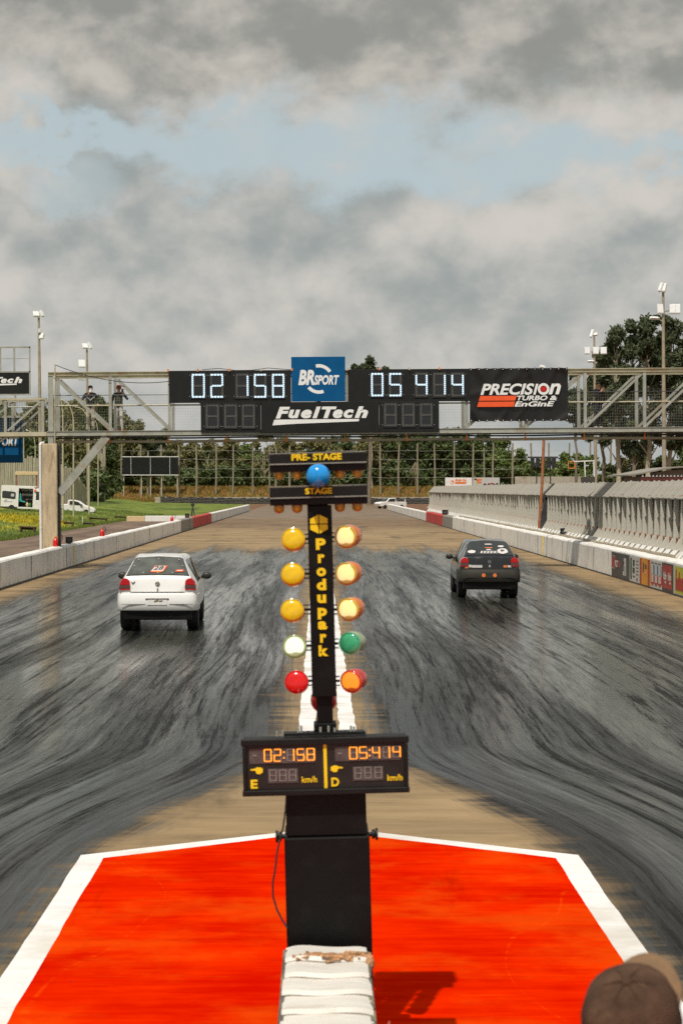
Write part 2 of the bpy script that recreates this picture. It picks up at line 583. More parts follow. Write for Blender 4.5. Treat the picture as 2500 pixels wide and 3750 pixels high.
def terrain_mat():
    mt, t, b = new_mat("meadow_and_soil")
    g = t.node('ShaderNodeNewGeometry')
    x, y, z = t.sep(g.outputs['Position'])
    p = g.outputs['Position']
    n1 = t.noise(p, 0.35, 6.0, 0.65)
    n2 = t.noise(p, 2.2, 5.0, 0.7)
    grass = t.mix(t.ss(t.m('ADD', t.m('MULTIPLY', n1, 0.55), t.m('MULTIPLY', n2, 0.45)), 0.36, 0.64), (0.070, 0.105, 0.018), (0.21, 0.255, 0.045))
    # mown darker bands and the yellow flowering strips, following the slope
    band = t.noise(t.xyz(t.m('MULTIPLY', x, 0.22), t.m('MULTIPLY', y, 0.035)), 1.0, 4.0, 0.6)
    grass = t.mix(t.ss(band, 0.50, 0.60, 0.0, 0.65), grass, (0.045, 0.085, 0.016))
    fl = t.m('MULTIPLY', t.ss(t.noise(t.xyz(t.m('MULTIPLY', x, 0.35), t.m('MULTIPLY', y, 0.07), 4.0), 1.0, 5.0, 0.7), 0.50, 0.60), t.ss(n2, 0.40, 0.58))
    fl = t.m('MULTIPLY', fl, t.ss(y, 172.0, 130.0))
    grass = t.mix(t.m('MULTIPLY', fl, 0.85), grass, (0.52, 0.40, 0.015))
    # far bank with dry orange grass
    dry = t.mix(t.ss(n2, 0.40, 0.62), (0.085, 0.10, 0.028), (0.36, 0.19, 0.07))
    c = t.mix(t.ss(y, 335.0, 339.0), grass, dry)
    soil = t.mix(t.ss(n2, 0.35, 0.65), (0.10, 0.055, 0.030), (0.23, 0.12, 0.07))
    flat = t.m('MULTIPLY', t.ss(x, -16.0, -11.0), t.ss(y, 338.0, 335.0))
    c = t.mix(flat, c, soil)
    t.l.new(c, b.inputs['Base Color'])
    b.inputs['Roughness'].default_value = 0.9
    b.inputs['Specular IOR Level'].default_value = 0.2
    bn = t.node('ShaderNodeBump')
    bn.inputs['Strength'].default_value = 0.8
    bn.inputs['Distance'].default_value = 0.12
    t.l.new(n2, bn.inputs['Height'])
    t.l.new(bn.outputs[0], b.inputs['Normal'])
    return mt


xs = [-900, -600, -400, -250, -160, -120, -100] + [-90 + 2 * i for i in range(36)] + [-18.2, -16, -12, -8, 0, 8, 14, 20, 30, 45, 60, 90, 140, 220, 400, 600, 900]
ys = [-60, -20, 20, 45, 60] + [66 + 6 * i for i in range(26)] + [224 + 8 * i for i in range(14)] + [336, 338, 340, 342, 344, 346, 348, 352, 370, 400, 450, 520, 650, 900, 1400, 2200]
mb = MB()
vs = [(x, y, ground_h(x, y) - 0.02 + (0.06 * math.sin(x * 1.7 + y * 0.9) if ground_h(x, y) > 0.3 else 0)) for y in ys for x in xs]
nx = len(xs)
mb.add(vs, [(j * nx + i, j * nx + i + 1, (j + 1) * nx + i + 1, (j + 1) * nx + i) for j in range(len(ys) - 1) for i in range(nx - 1)])
struct(mb.build('ground', terrain_mat(), smooth=True))

LW, RW = -9.35, 9.9      # inner faces of the two walls


def track_mat():
    mt, t, b = new_mat("drag_strip_surface")
    g = t.node('ShaderNodeNewGeometry')
    x, y, z = t.sep(g.outputs['Position'])
    xc = t.m('SUBTRACT', x, 0.11)
    ax = t.m('ABSOLUTE', xc)
    side = t.m('SIGN', xc)
    # tracks fan out round the painted island near the start
    w = t.m('MULTIPLY', t.ss(y, 19.0, 12.4), 1.5)
    u = t.m('SUBTRACT', ax, t.m('MULTIPLY', w, t.ss(ax, 6.0, 1.5)))
    us = t.m('ADD', u, t.m('MULTIPLY', side, 20.0))
    # tyre streaks run along the lanes, slightly weaving
    weave = t.noise(t.xyz(t.m('MULTIPLY', us, 0.18), t.m('MULTIPLY', y, 0.045)), 1.0, 1.5)
    uw = t.m('ADD', us, t.m('MULTIPLY', t.m('SUBTRACT', weave, 0.5), 1.1))
    s1 = t.noise(t.xyz(t.m('MULTIPLY', uw, 10.0), t.m('MULTIPLY', y, 0.36), 2.0), 1.0, 9.0, 0.74, 0.12)
    s2 = t.noise(t.xyz(t.m('MULTIPLY', uw, 30.0), t.m('MULTIPLY', y, 1.3), 6.0), 1.0, 9.0, 0.80, 0.1)
    s3 = t.noise(t.xyz(t.m('MULTIPLY', uw, 1.1), t.m('MULTIPLY', y, 0.06), 9.0), 1.0, 5.0, 0.62, 0.1)
    rg = t.noise(t.xyz(t.m('MULTIPLY', uw, 1.5), t.m('MULTIPLY', y, 0.035), 21.0), 1.0, 3.0, 0.55, 0.2)
    lines = t.ss(t.m('ABSOLUTE', t.m('SUBTRACT', rg, 0.5)), 0.030, 0.006)      # single dark tyre lines
    # fine grooves straight across
    gr = t.noise(t.xyz(t.m('MULTIPLY', x, 0.55), t.m('MULTIPLY', y, 9.0), 1.0), 1.0, 5.0, 0.75)
    gr2 = t.noise(t.xyz(t.m('MULTIPLY', x, 0.30), t.m('MULTIPLY', y, 3.0), 5.0), 1.0, 5.0, 0.7)
    st = t.m('ADD', t.m('ADD', t.m('MULTIPLY', s1, 0.36), t.m('MULTIPLY', s2, 0.29)), t.m('ADD', t.m('MULTIPLY', s3, 0.26), t.m('MULTIPLY', gr, 0.09)))
    st = t.m('SUBTRACT', st, t.m('MULTIPLY', lines, 0.05))
    sf = t.ss(st, 0.430, 0.580, smooth=False)
    rub = t.mix(sf, (0.003, 0.004, 0.0035), (0.098, 0.104, 0.085))
    lane = t.m('MULTIPLY', t.ss(s3, 0.40, 0.56, 0.30, 1.0), t.ss(y, 13.0, 26.0, 0.62, 1.0))
    rub = t.mix(lane, (0.006, 0.0065, 0.006), rub)
    sf = t.m('MULTIPLY', sf, lane)
    joint = t.m('MULTIPLY', t.ss(t.m('ABSOLUTE', t.m('SUBTRACT', t.m('MODULO', y, 13.0), 10.0)), 0.05, 0.02), t.ss(gr2, 0.40, 0.55, 0.0, 0.8))
    rub = t.mix(joint, rub, (0.003, 0.003, 0.003))
    # bare concrete, tan and brown
    tan_n = t.noise(t.xyz(t.m('MULTIPLY', x, 0.22), t.m('MULTIPLY', y, 0.5), 3.0), 1.0, 6.0, 0.65)
    tan = t.mix(t.ss(t.m('ADD', t.m('MULTIPLY', tan_n, 0.6), t.m('MULTIPLY', gr2, 0.4)), 0.36, 0.64), (0.185, 0.125, 0.063), (0.345, 0.245, 0.132))
    far = t.mix(t.ss(tan_n, 0.35, 0.65), (0.13, 0.085, 0.05), (0.23, 0.155, 0.085))
    tan = t.mix(t.ss(t.m('ADD', y, t.m('MULTIPLY', tan_n, 30.0)), 128.0, 150.0), tan, far)
    patch = t.noise(t.xyz(t.m('MULTIPLY', x, 0.5), t.m('MULTIPLY', y, 0.12), 7.0), 1.0, 5.0, 0.7)
    tan = t.mix(t.ss(patch, 0.50, 0.72, 0.0, 0.8), tan, (0.060, 0.044, 0.030))
    dirt = t.noise(t.xyz(t.m('MULTIPLY', x, 0.8), t.m('MULTIPLY', y, 2.2), 17.0), 1.0, 8.0, 0.75)
    tan = t.mix(t.ss(dirt, 0.55, 0.72, 0.0, 0.55), tan, (0.085, 0.052, 0.026))
    # where the rubber lies
    rag = t.m('MULTIPLY', t.m('SUBTRACT', t.m('ADD', t.m('MULTIPLY', gr2, 0.6), t.m('MULTIPLY', s1, 0.4)), 0.5), 2.0)
    inner = t.ss(t.m('ADD', u, rag), 0.28, 0.80)
    outer = t.ss(t.m('ADD', ax, t.m('MULTIPLY', rag, 1.0)), 8.95, 7.85)
    rag2 = t.noise(t.xyz(t.m('MULTIPLY', us, 1.4), t.m('MULTIPLY', y, 0.03), 11.0), 1.0, 5.0, 0.7)
    end = t.ss(t.m('ADD', y, t.m('MULTIPLY', t.m('SUBTRACT', rag2, 0.5), 40.0)), 88.0, 73.0)
    rm = t.m('MULTIPLY', t.m('MULTIPLY', inner, outer), end)
    # strip edges are the blackest
    edge = t.m('MULTIPLY', t.ss(t.m('ABSOLUTE', t.m('SUBTRACT', ax, 7.4)), 1.3, 0.3, 0.0, 0.8), t.ss(s2, 0.38, 0.6, 1.0, 0.55))
    edge2 = t.ss(t.m('ABSOLUTE', t.m('SUBTRACT', u, 1.0)), 0.75, 0.1, 0.0, 0.85)
    rub = t.mix(t.m('MAXIMUM', edge, edge2), rub, (0.017, 0.016, 0.015))
    c = t.mix(rm, tan, rub)
    t.l.new(c, b.inputs['Base Color'])
    rr = t.ss(sf, 0.0, 1.0, 0.26, 0.10)
    rr = t.m('ADD', rr, t.m('MULTIPLY', t.m('SUBTRACT', gr, 0.5), 0.12))
    far_wet = t.ss(y, 150.0, 175.0, 0.72, 0.42)
    rt = t.node('ShaderNodeMix', data_type='FLOAT')
    t.l.new(rm, rt.inputs[0])
    t.l.new(far_wet, rt.inputs[2])
    t.l.new(rr, rt.inputs[3])
    t.l.new(rt.outputs[0], b.inputs['Roughness'])
    t.l.new(t.m('ADD', t.ss(rm, 0.0, 1.0, 0.25, 0.008), t.m('MULTIPLY', t.m('MULTIPLY', sf, rm), 0.50)), b.inputs['Specular IOR Level'])
    bn = t.node('ShaderNodeBump')
    bn.inputs['Strength'].default_value = 0.06
    bn.inputs['Distance'].default_value = 0.004
    t.l.new(t.m('ADD', t.m('MULTIPLY', s2, 0.7), t.m('MULTIPLY', gr, 0.5)), bn.inputs['Height'])
    t.l.new(bn.outputs[0], b.inputs['Normal'])
    return mt


mb = MB()
mb.quad((LW - 0.2, -30, 0), (RW + 0.3, -30, 0), (RW + 0.3, 329, 0), (LW - 0.2, 329, 0))
struct(mb.build('drag_strip', track_mat()))


def ragged_line(pts, step, amp):
    out = []
    for i in range(len(pts)):
        a, b_ = Vector(pts[i]), Vector(pts[(i + 1) % len(pts)])
        n = max(1, int((b_ - a).length / step))
        d_ = (b_ - a).normalized()
        nrm = Vector((-d_.y, d_.x))
        for k in range(n):
            out.append(a + (b_ - a) * (k / n) + nrm * random.uniform(-amp, amp))
    return out


def sheet(name, outline, z, mat):
    mb = MB()
    mb.add([(p[0], p[1], z) for p in outline], [tuple(range(len(outline)))])
    return struct(mb.build(name, mat))


def paint_mat(name, c1, c2, worn, amount, spec=0.12):
    mt, t, b = new_mat(name)
    g = t.node('ShaderNodeNewGeometry')
    x, y, z = t.sep(g.outputs['Position'])
    gr = t.noise(t.xyz(t.m('MULTIPLY', x, 0.9), t.m('MULTIPLY', y, 8.0), 1.0), 1.0, 6.0, 0.7)
    big = t.noise(g.outputs['Position'], 0.9, 5.0, 0.6)
    sc = t.noise(t.xyz(t.m('MULTIPLY', x, 0.7), t.m('MULTIPLY', y, 16.0), 7.0), 1.0, 6.0, 0.75)
    c = t.mix(t.ss(t.m('ADD', t.m('MULTIPLY', gr, 0.5), t.m('MULTIPLY', big, 0.5)), 0.36, 0.64), c1, c2)
    c = t.mix(t.ss(sc, 0.60, 0.74, 0.0, amount), c, worn)
    dust = t.noise(t.xyz(t.m('MULTIPLY', x, 0.8), t.m('MULTIPLY', y, 1.1), 31.0), 1.0, 7.0, 0.62)
    c = t.mix(t.ss(dust, 0.46, 0.66, 0.0, amount * 0.75), c, tuple(v * 0.9 for v in worn))
    arc = t.noise(t.xyz(t.m('MULTIPLY', x, 0.45), t.m('MULTIPLY', y, 0.16), 41.0), 1.0, 2.0, 0.5)
    c = t.mix(t.m('MULTIPLY', t.ss(t.m('ABSOLUTE', t.m('SUBTRACT', arc, 0.52)), 0.0022, 0.0008, 0.0, 0.45), t.ss(gr, 0.45, 0.6)), c, worn)
    mark = t.noise(t.xyz(t.m('MULTIPLY', x, 1.6), t.m('MULTIPLY', y, 0.22), 51.0), 1.0, 5.0, 0.7)
    c = t.mix(t.ss(mark, 0.60, 0.74, 0.0, 0.30), c, tuple(v * 0.25 for v in c1))
    spots = t.node('ShaderNodeTexVoronoi')
    spots.inputs['Scale'].default_value = 3.4
    t.l.new(g.outputs['Position'], spots.inputs['Vector'])
    c = t.mix(t.ss(spots.outputs[0], 0.045, 0.02, 0.0, 0.6), c, (0.12, 0.02, 0.015))
    t.l.new(c, b.inputs['Base Color'])
    t.l.new(t.ss(gr, 0.3, 0.7, 0.45, 0.68), b.inputs['Roughness'])
    b.inputs['Specular IOR Level'].default_value = spec
    bn = t.node('ShaderNodeBump')
    bn.inputs['Strength'].default_value = 0.15
    bn.inputs['Distance'].default_value = 0.01
    t.l.new(gr, bn.inputs['Height'])
    t.l.new(bn.outputs[0], b.inputs['Normal'])
    return mt


m_pad = paint_mat("red_track_paint", (0.50, 0.004, 0.0), (0.70, 0.022, 0.0), (0.74, 0.085, 0.004), 0.7, 0.0)
m_line = paint_mat("white_track_paint", (0.70, 0.70, 0.69), (0.80, 0.80, 0.79), (0.45, 0.36, 0.24), 0.55)
PADL, PADR, PADY, APX, APY = -1.91, 2.09, 13.2, 0.09, 14.3
sheet('painted_island_border', ragged_line([(PADL, -20), (PADR, -20), (PADR, PADY), (APX, APY), (PADL, PADY)], 0.25, 0.006), 0.004, m_line)
sheet('painted_island', ragged_line([(PADL + 0.195, -20), (PADR - 0.195, -20), (PADR - 0.195, PADY - 0.12), (APX, APY - 0.19), (PADL + 0.195, PADY - 0.12)], 0.25, 0.006), 0.008, m_pad)
for i, (a, b_) in enumerate(((-0.24, -0.02), (0.255, 0.465))):
    sheet('lane_line', ragged_line([(a, 16.8), (b_, 16.8), (b_ - (0.03 if i else 0.06), 62), (a + (0.06 if i else 0.03), 62)], 0.3, 0.012), 0.004, m_line)

# brown service road behind the left wall, with a wavering grass edge
mt, t, b = new_mat("service_road_dirt")
g = t.node('ShaderNodeNewGeometry')
x, y, z = t.sep(g.outputs['Position'])
n1 = t.noise(t.xyz(t.m('MULTIPLY', x, 0.5), t.m('MULTIPLY', y, 0.08)), 1.0, 6.0, 0.65)
t.l.new(t.mix(t.ss(n1, 0.35, 0.65), (0.095, 0.060, 0.040), (0.20, 0.135, 0.090)), b.inputs['Base Color'])
b.inputs['Roughness'].default_value = 0.8
edge = []
yy = 20.0
while yy < 172:
    edge.append((-18.2 + 0.5 * math.sin(yy * 0.21) + random.uniform(-0.25, 0.25) + (0.0 if yy < 150 else (yy - 150) * 0.16), yy))
    yy += 1.5
sheet('service_road', [(LW - 0.35, 172), *reversed(edge), (LW - 0.35, 20)], 0.012, mt)

# grass blades: tufts along the road edge and over the near bank, and flowers
def blades(n, region, hmin, hmax, wmul=0.12):
    vs, fs = [], []
    for _ in range(n):
        x, y = region()
        z = ground_h(x, y) - 0.03
        h = random.uniform(hmin, hmax)
        a = random.uniform(0, math.pi)
        w = h * wmul + 0.01
        c_, s_ = math.cos(a) * w, math.sin(a) * w
        lx, ly = random.uniform(-.35, .35) * h, random.uniform(-.35, .35) * h
        o = len(vs)
        vs += [(x - c_, y - s_, z), (x + c_, y + s_, z), (x + lx, y + ly, z + h)]
        fs.append((o, o + 1, o + 2))
    mb = MB()
    mb.add(vs, fs)
    return mb


def near_bank():
    y = random.uniform(78, 190)
    return (-17.9 - abs(random.gauss(0, 0.35)) if random.random() < 0.35 else random.uniform(-36, -18), y)


tag(blades(26000, near_bank, 0.08, 0.24).build('grass', m_turf), 'short green grass on the bank left of the service road', 'grass', kind='stuff')


def flower_spot():
    while True:
        x, y = random.uniform(-34, -18.5), random.uniform(84, 150)
        if math.sin(y * 0.16 + x * 0.30) + 0.5 * math.sin(y * 0.05 - x * 0.6) > 0.55:
            return x, y


tag(blades(5000, flower_spot, 0.10, 0.22, 0.25).build('wild_flowers', m_flower), 'yellow wild flowers in strips on the green bank', 'flowers', kind='stuff')


def far_bank():
    y = random.uniform(337, 349)
    return random.uniform(-62, 30), y


tag(blades(15000, far_bank, 0.3, 0.75, 0.16).build('dry_grass', m_drygrass), 'dry orange grass on the bank behind the tyre barrier', 'grass', kind='stuff')
tag(blades(9000, far_bank, 0.3, 0.7, 0.18).build('bank_grass', m_turf), 'green weeds among the dry orange grass of the far bank', 'grass', kind='stuff')


# ------------------------------------------------------------------ concrete walls beside the track
def barrier(name, label, x, y0, y1, h, mat, side, extra=None, thick=0.42, stripes=()):
    """side = -1: wall left of the track (its face looks towards +x)"""
    r = thing(name, label, 'barrier wall', (x, (y0 + y1) / 2, 0))
    L = (y1 - y0) / 2
    mb = MB()
    n = max(2, int((y1 - y0) / 1.2))
    prof = [(0.0, 0.0), (0.015, h - 0.07), (0.05, h - 0.02), (0.10, h), (thick - 0.06, h), (thick, h - 0.05), (thick, 0.0)]
    vs = []
    for i in range(n + 1):
        yy = -L + 2 * L * i / n
        for k, (px_, pz) in enumerate(prof):
            j = random.uniform(-0.012, 0.012) if 0 < k < 6 else 0
            vs.append((side * (px_ + j * 0.6), yy, max(0, pz + j)))
    m_ = len(prof)
    fs = []
    for i in range(n):
        for k in range(m_ - 1):
            f = (i * m_ + k, i * m_ + k + 1, (i + 1) * m_ + k + 1, (i + 1) * m_ + k)
            fs.append(f if side > 0 else f[::-1])
    fs.append(tuple(range(m_)) if side < 0 else tuple(range(m_))[::-1])
    fs.append(tuple(n * m_ + k for k in range(m_))[::-1] if side < 0 else tuple(n * m_ + k for k in range(m_)))
    mb.add(vs, fs)
    mb.build('wall', mat, r)
    # narrow dark joints, and the dark gap under the wall
    mb = MB()
    yy = -L + 7.0
    while yy < L - 3:
        xx = -0.004 * side
        mb.box(min(xx, xx + side * 0.012), max(xx, xx + side * 0.012), yy - 0.012, yy + 0.012, 0.02, h - 0.09)
        yy += 7.5
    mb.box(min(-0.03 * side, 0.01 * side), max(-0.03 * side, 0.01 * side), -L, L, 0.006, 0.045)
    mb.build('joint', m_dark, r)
    for sy in stripes:
        mb = MB()
        a, c = sorted((-0.010 * side, 0.02 * side))
        mb.box(a, c, sy - (y0 + y1) / 2 - 0.09, sy - (y0 + y1) / 2 + 0.09, 0.03, h - 0.06)
        mb.build('yellow_stripe', m_yellow, r)
    return r


H = 0.86
barrier('concrete_barrier', 'long white concrete wall left of the track in front of the gantry pillar', LW, 24, 112, H, m_wallw, -1, stripes=(62.8,))
barrier('concrete_barrier', 'short bare grey concrete block between the white left wall and the red block', LW, 112.05, 123, H, m_greyblk, -1)
barrier('concrete_barrier', 'dark red block in the left wall with an orange top', LW, 123.05, 144, H, m_redblk, -1)
barrier('concrete_barrier', 'far white concrete wall left of the track beyond the red block', LW, 144.1, 224, H, m_wallw, -1)
barrier('concrete_barrier', 'long white concrete wall right of the track carrying advertising posters', RW, 22, 121, 0.95, m_wallw, 1, thick=0.5, stripes=(72.5,))
barrier('concrete_barrier', 'short bare grey concrete block in the right wall beside the red block', RW, 121.05, 131, 0.90, m_greyblk, 1)
barrier('concrete_barrier', 'bright red block in the right wall near the end of the ribbed fence', RW, 131.05, 151, 0.90, m_redblk, 1)
barrier('concrete_barrier', 'far white concrete wall right of the track beyond the red block', RW, 151.1, 236, H, m_wallw, 1, stripes=(230,))
# low white wall behind the left barrier
r = thing('low_wall', 'low white wall with cream ends crossing behind the left barrier', 'wall', (GX(600, 150), 150, 0))
xa, xb = GX(465, 150), GX(770, 150)
c0 = GX(600, 150)
for i, (a, b_, mt) in enumerate(((GX(531, 150), GX(680, 150), m_white), (xa, GX(531, 150), m_cream), (GX(680, 150), GX(752, 150), m_cream))):
    mb = MB()
    mb.box(a - c0 + 0.01, b_ - c0 - 0.01, -0.2, 0.2, 0, 0.50 + 0.03 * (i == 0))
    mb.build('wall' if i == 0 else 'end_block', mt, r, bevel=0.03)

# white ledge at the foot of the ribbed fence
FX = 10.62
mb = MB()
mb.prism([(RW + 0.505, 0.0), (FX + 0.9, 0.0), (FX + 0.9, 1.16), (FX - 0.02, 1.16), (RW + 0.505, 0.93)], 22, 157)
r = thing('sloping_ledge', 'white sloping concrete ledge between the right wall and the ribbed fence', 'ledge')
mb.build('ledge', m_wallw, r)
mb = MB()
pts = []
yy = 47.8
while yy < 121:
    pts.append((RW + 0.47 + random.uniform(-.02, .02), yy, 0.985 + random.uniform(-.015, .015)))
    yy += 0.7
mb.tube(pts, 0.055, 8)
tag(mb.build('pipe', m_pipe), 'thin rusty tan pipe lying along the top of the right wall', 'pipe')


# ------------------------------------------------------------------ ribbed concrete fence on the right
def ribbed_fence(label, y0, y1, step):
    r = thing('ribbed_fence', label, 'fence', (FX, y0, 1.16))
    n = int((y1 - y0) / step)
    # one rib: a tapering slab with a splayed foot; its leaning head carries a roof plate
    rib0 = None
    plate0 = None
    for i in range(n + 1):
        if rib0 is None:
            mb = MB()
            out = [(-0.24, 0.0), (0.115, 0.0), (0.115, 1.5), (0.08, 1.5), (0.0, 1.47), (-0.035, 0.34)]
            mb.prism(out, -0.07, 0.07)
            for zz in (0.10, 0.20, 0.30):
                mb.box(0.035, 0.085, -0.12, -0.071, zz, zz + 0.05, 1)
            rib0 = mb.build('rib', [m_rib, m_rust], r)
            mb = MB()
            # inclined roof plate with a raised edge, overlapping the next one
            a, c = Vector((0.0, 0, 1.475)), Vector((0.52, 0, 2.0))
            up = Vector((-0.7, 0, 0.72)).normalized()
            w = step / 2
            vs = []
            for p, lift in ((a, 0.0), (c, 0.015)):
                for yy, l2 in ((-w, 0.0), (w - 0.22, 0.010), (w + 0.02, 0.065)):
                    for th in (0.0, 0.05):
                        vs.append(p + up * (lift + l2 + th) + Vector((0, yy, 0)))
            fs = []
            for k in range(2):
                o = 2 * k
                fs += [(o + 1, o + 3, o + 9, o + 7), (o, o + 6, o + 8, o + 2), (o, o + 2, o + 3, o + 1), (o + 6, o + 7, o + 9, o + 8)]
            fs += [(0, 1, 7, 6), (4, 10, 11, 5)]
            mb.add(vs, [f[::-1] for f in fs])
            for f_ in (0.14, 0.82):
                for yy in (-w * .55, w * .1):
                    q_ = a.lerp(c, f_) + up * 0.055 + Vector((0, yy, 0))
                    mb.box(q_.x - .016, q_.x + .016, q_.y - .03, q_.y + .03, q_.z - .02, q_.z + .022, 1)
            plate0 = mb.build('roof_plate', [m_roofp, m_rust], r)
        else:
            c = rib0.copy()
            COL.objects.link(c)
            c.parent = r
            c.location = (0, i * step, 0)
            c.rotation_euler = (0, random.uniform(-.012, .012), random.uniform(-.03, .03))
            p = plate0.copy()
            COL.objects.link(p)
            p.parent = r
            p.location = (random.uniform(-.015, .015), i * step, random.uniform(-.012, .012))
            p.rotation_euler = (0, random.uniform(-.02, .02), 0)
    L = n * step
    mb = MB()
    mb.box(0.118, 0.15, -0.05, L + 0.05, 0.70, 0.75)
    mb.build('mid_rail', m_rust, r)
    mb = MB()
    mb.box(0.12, 0.16, -0.05, L + 0.05, 0.0, 0.52)
    mb.box(0.12, 0.16, -0.05, L + 0.05, 0.752, 1.18)
    for k in range(int(L / 0.155)):
        mb.box(0.112, 0.1195, k * 0.155, k * 0.155 + 0.035, 0.0, 0.56 + 0.05 * (k % 3 == 0))
        mb.box(0.112, 0.1195, k * 0.155, k * 0.155 + 0.035, 0.753, 1.22 + 0.05 * (k % 4 == 0))
    mb.build('back_slats', m_fenceback, r)
    mb = MB()
    mb.box(0.45, 0.50, -0.05, L + 0.05, 0.0, 1.97)
    mb.box(0.505, 0.56, -0.4, L + 0.4, 1.97, 2.06)
    for k in range(2):
        mb.box(0.108, 0.1115, -0.05, L + 0.05, 0.15 + k * 0.18, 0.165 + k * 0.18)
        mb.box(0.108, 0.1115, -0.05, L + 0.05, 0.83 + k * 0.12, 0.85 + k * 0.12)
    mb.build('backing', m_dark, r)
    return r


ribbed_fence('nearer stretch of ribbed pale concrete fence with leaning roof plates, above the posters', 40.6, 76.6, 0.93)
ribbed_fence('farther stretch of ribbed pale concrete fence beyond the thin rusty pole', 78.6, 156.8, 0.93)
mb = MB()
mb.bar((FX - 0.1, 77.5, 1.1), (FX + 0.25, 77.5, 2.55), 0.16, 0.30)
mb.bar((FX + 0.05, 77.5, 2.5), (FX + 0.62, 77.5, 3.15), 0.16, 0.30)
tag(mb.build('end_frame', m_dark), 'dark steel frame closing the gap between the two fence stretches', 'frame')
p0, p1 = PX(1972, 1935, 70), PX(1990, 1604, 70)
mb = MB()
mb.tube([p0, (p0 + p1) / 2 + Vector((0.03, 0, 0)), p1], 0.062, 8)
tag(mb.build('thin_pole', m_rust), 'thin leaning rusty orange pole in front of the ribbed fence', 'pole')


# ------------------------------------------------------------------ posters on the right wall
def poster(label, pa, pb, base, draw):
    ya, yb = F * RW / (pa - VX), F * RW / (pb - VX)     # far edge, near edge
    r = thing('poster', label, 'poster', (RW - 0.006, yb, 0.10), (0, 0, R(-90)), 'posters on the right wall')
    w = ya - yb
    # local frame: x runs away from the camera?  rotated so that +x -> -y ; use u from 0 (far) to 1 (near)
    r.location = (RW - 0.004, ya, 0.05)
    h = 0.80
    mb = MB()
    mb.box(0.01, w - 0.01, -0.012, 0.0, 0, h)
    mb.build('panel', base, r)
    draw(r, w, h)
    return r


def rect(r, w, h, u0, u1, v0, v1, mat, name='print', y=-0.016):
    mb = MB()
    mb.box(u0 * w, u1 * w, y, -0.012, v0 * h, v1 * h)
    return mb.build(name, mat, r)


m_brownp = M("poster_brown", (0.060, 0.052, 0.046), 0.6, var=0.12)
m_greyp = M("poster_grey", (0.065, 0.065, 0.070), 0.6, var=0.12)
m_lightp = M("poster_light", (0.50, 0.50, 0.48), 0.6, var=0.06)
m_orangep = M("poster_orange", (0.62, 0.29, 0.02), 0.6, var=0.08)
m_redp = M("poster_red", (0.36, 0.04, 0.03), 0.6, var=0.15)
m_bluep = M("poster_blue", (0.03, 0.10, 0.24), 0.6, var=0.1)
m_greenp = M("poster_green", (0.45, 0.45, 0.04), 0.6, var=0.1)
m_gstripe = M("poster_green_stripe", (0.09, 0.15, 0.05), 0.6)


def d1(r, w, h):
    rect(r, w, h, .05, .40, .36, .80, m_redp)
    rect(r, w, h, .78, .99, .42, .68, m_redp)
    lettering('RT', .42 * w, .76 * w, .40 * h, .68 * h, -0.012, m_lightp, r, depth=0.006)
    rect(r, w, h, .10, .42, .83, .85, m_lightp)
    rect(r, w, h, .06, .40, .32, .34, m_lightp)


def d2(r, w, h):
    rect(r, w, h, .40, .62, .14, .84, m_lightp)
    rect(r, w, h, .30, .40, .14, .30, m_lightp)
    rect(r, w, h, .38, .46, .60, .70, m_dark, y=-0.020)
    rect(r, w, h, .50, .54, .16, .55, m_dark, y=-0.020)


def d3(r, w, h):
    rect(r, w, h, .10, .24, .08, .92, m_dark)
    rect(r, w, h, .08, .22, .22, .84, m_gstripe, y=-0.020)
    rect(r, w, h, .34, .52, .62, .86, m_dark)
    rect(r, w, h, .32, .52, .34, .56, m_dark)
    for k in range(5):
        rect(r, w, h, .66, .90, .30 + k * .13, .33 + k * .13, m_greyp)
    rect(r, w, h, .34, .54, .18, .24, m_greyp)
    rect(r, w, h, .70, .80, .06, .18, m_greyp)


def d4(r, w, h):
    rect(r, w, h, .02, .18, .02, .98, m_redp)
    rect(r, w, h, .76, .92, .02, .98, m_redp)
    lettering('KO', .48 * w, .66 * w, .62 * h, .80 * h, -0.012, m_dark, r, depth=0.006)
    rect(r, w, h, .30, .40, .48, .84, m_brownp)
    rect(r, w, h, .52, .64, .40, .54, m_orange)
    rect(r, w, h, .55, .61, .44, .50, m_lightp, y=-0.020)


def d5(r, w, h):
    rect(r, w, h, .02, .96, .50, .84, m_bluep)
    rect(r, w, h, .02, .98, .16, .46, m_redp)
    for k in range(3):
        rect(r, w, h, .06 + .32 * k, .26 + .32 * k, .50, .88, m_lightp, y=-0.020)
        rect(r, w, h, .08 + .32 * k, .26 + .32 * k, .20, .46, m_lightp, y=-0.020)
        rect(r, w, h, .06 + .32 * k, .28 + .32 * k, .88, .92, m_greyp, y=-0.020)
        rect(r, w, h, .08 + .32 * k, .28 + .32 * k, .10, .16, m_redp, y=-0.020)
    rect(r, w, h, .93, 1.0, .20, .48, m_red, y=-0.024)


def d6(r, w, h):
    rect(r, w, h, .10, .44, .10, .93, m_redp)
    rect(r, w, h, .50, .86, .10, .93, m_redp)
    for k in (.14, .54):
        lettering('fab', k * w, (k + .28) * w, .40 * h, .68 * h, -0.012, m_lightp, r, depth=0.006, bold=0.04)
        rect(r, w, h, k + .13, k + .24, .28, .35, m_lightp, y=-0.020)


def d7(r, w, h):
    rect(r, w, h, .12, 1.0, .04, .96, m_greenp)
    mb = MB()
    for k in range(11):
        u = .20 + .07 * k
        top = .60 + .25 * (k in (0, 3, 7)) - .06 * (k % 2)
        mb.bar((u * w, -0.022, .16 * h), ((u + .03) * w, -0.022, top * h), 0.030 * w * 2, 0.006, up=(0, 1, 0))
    mb.build('lettering', m_redp, r)


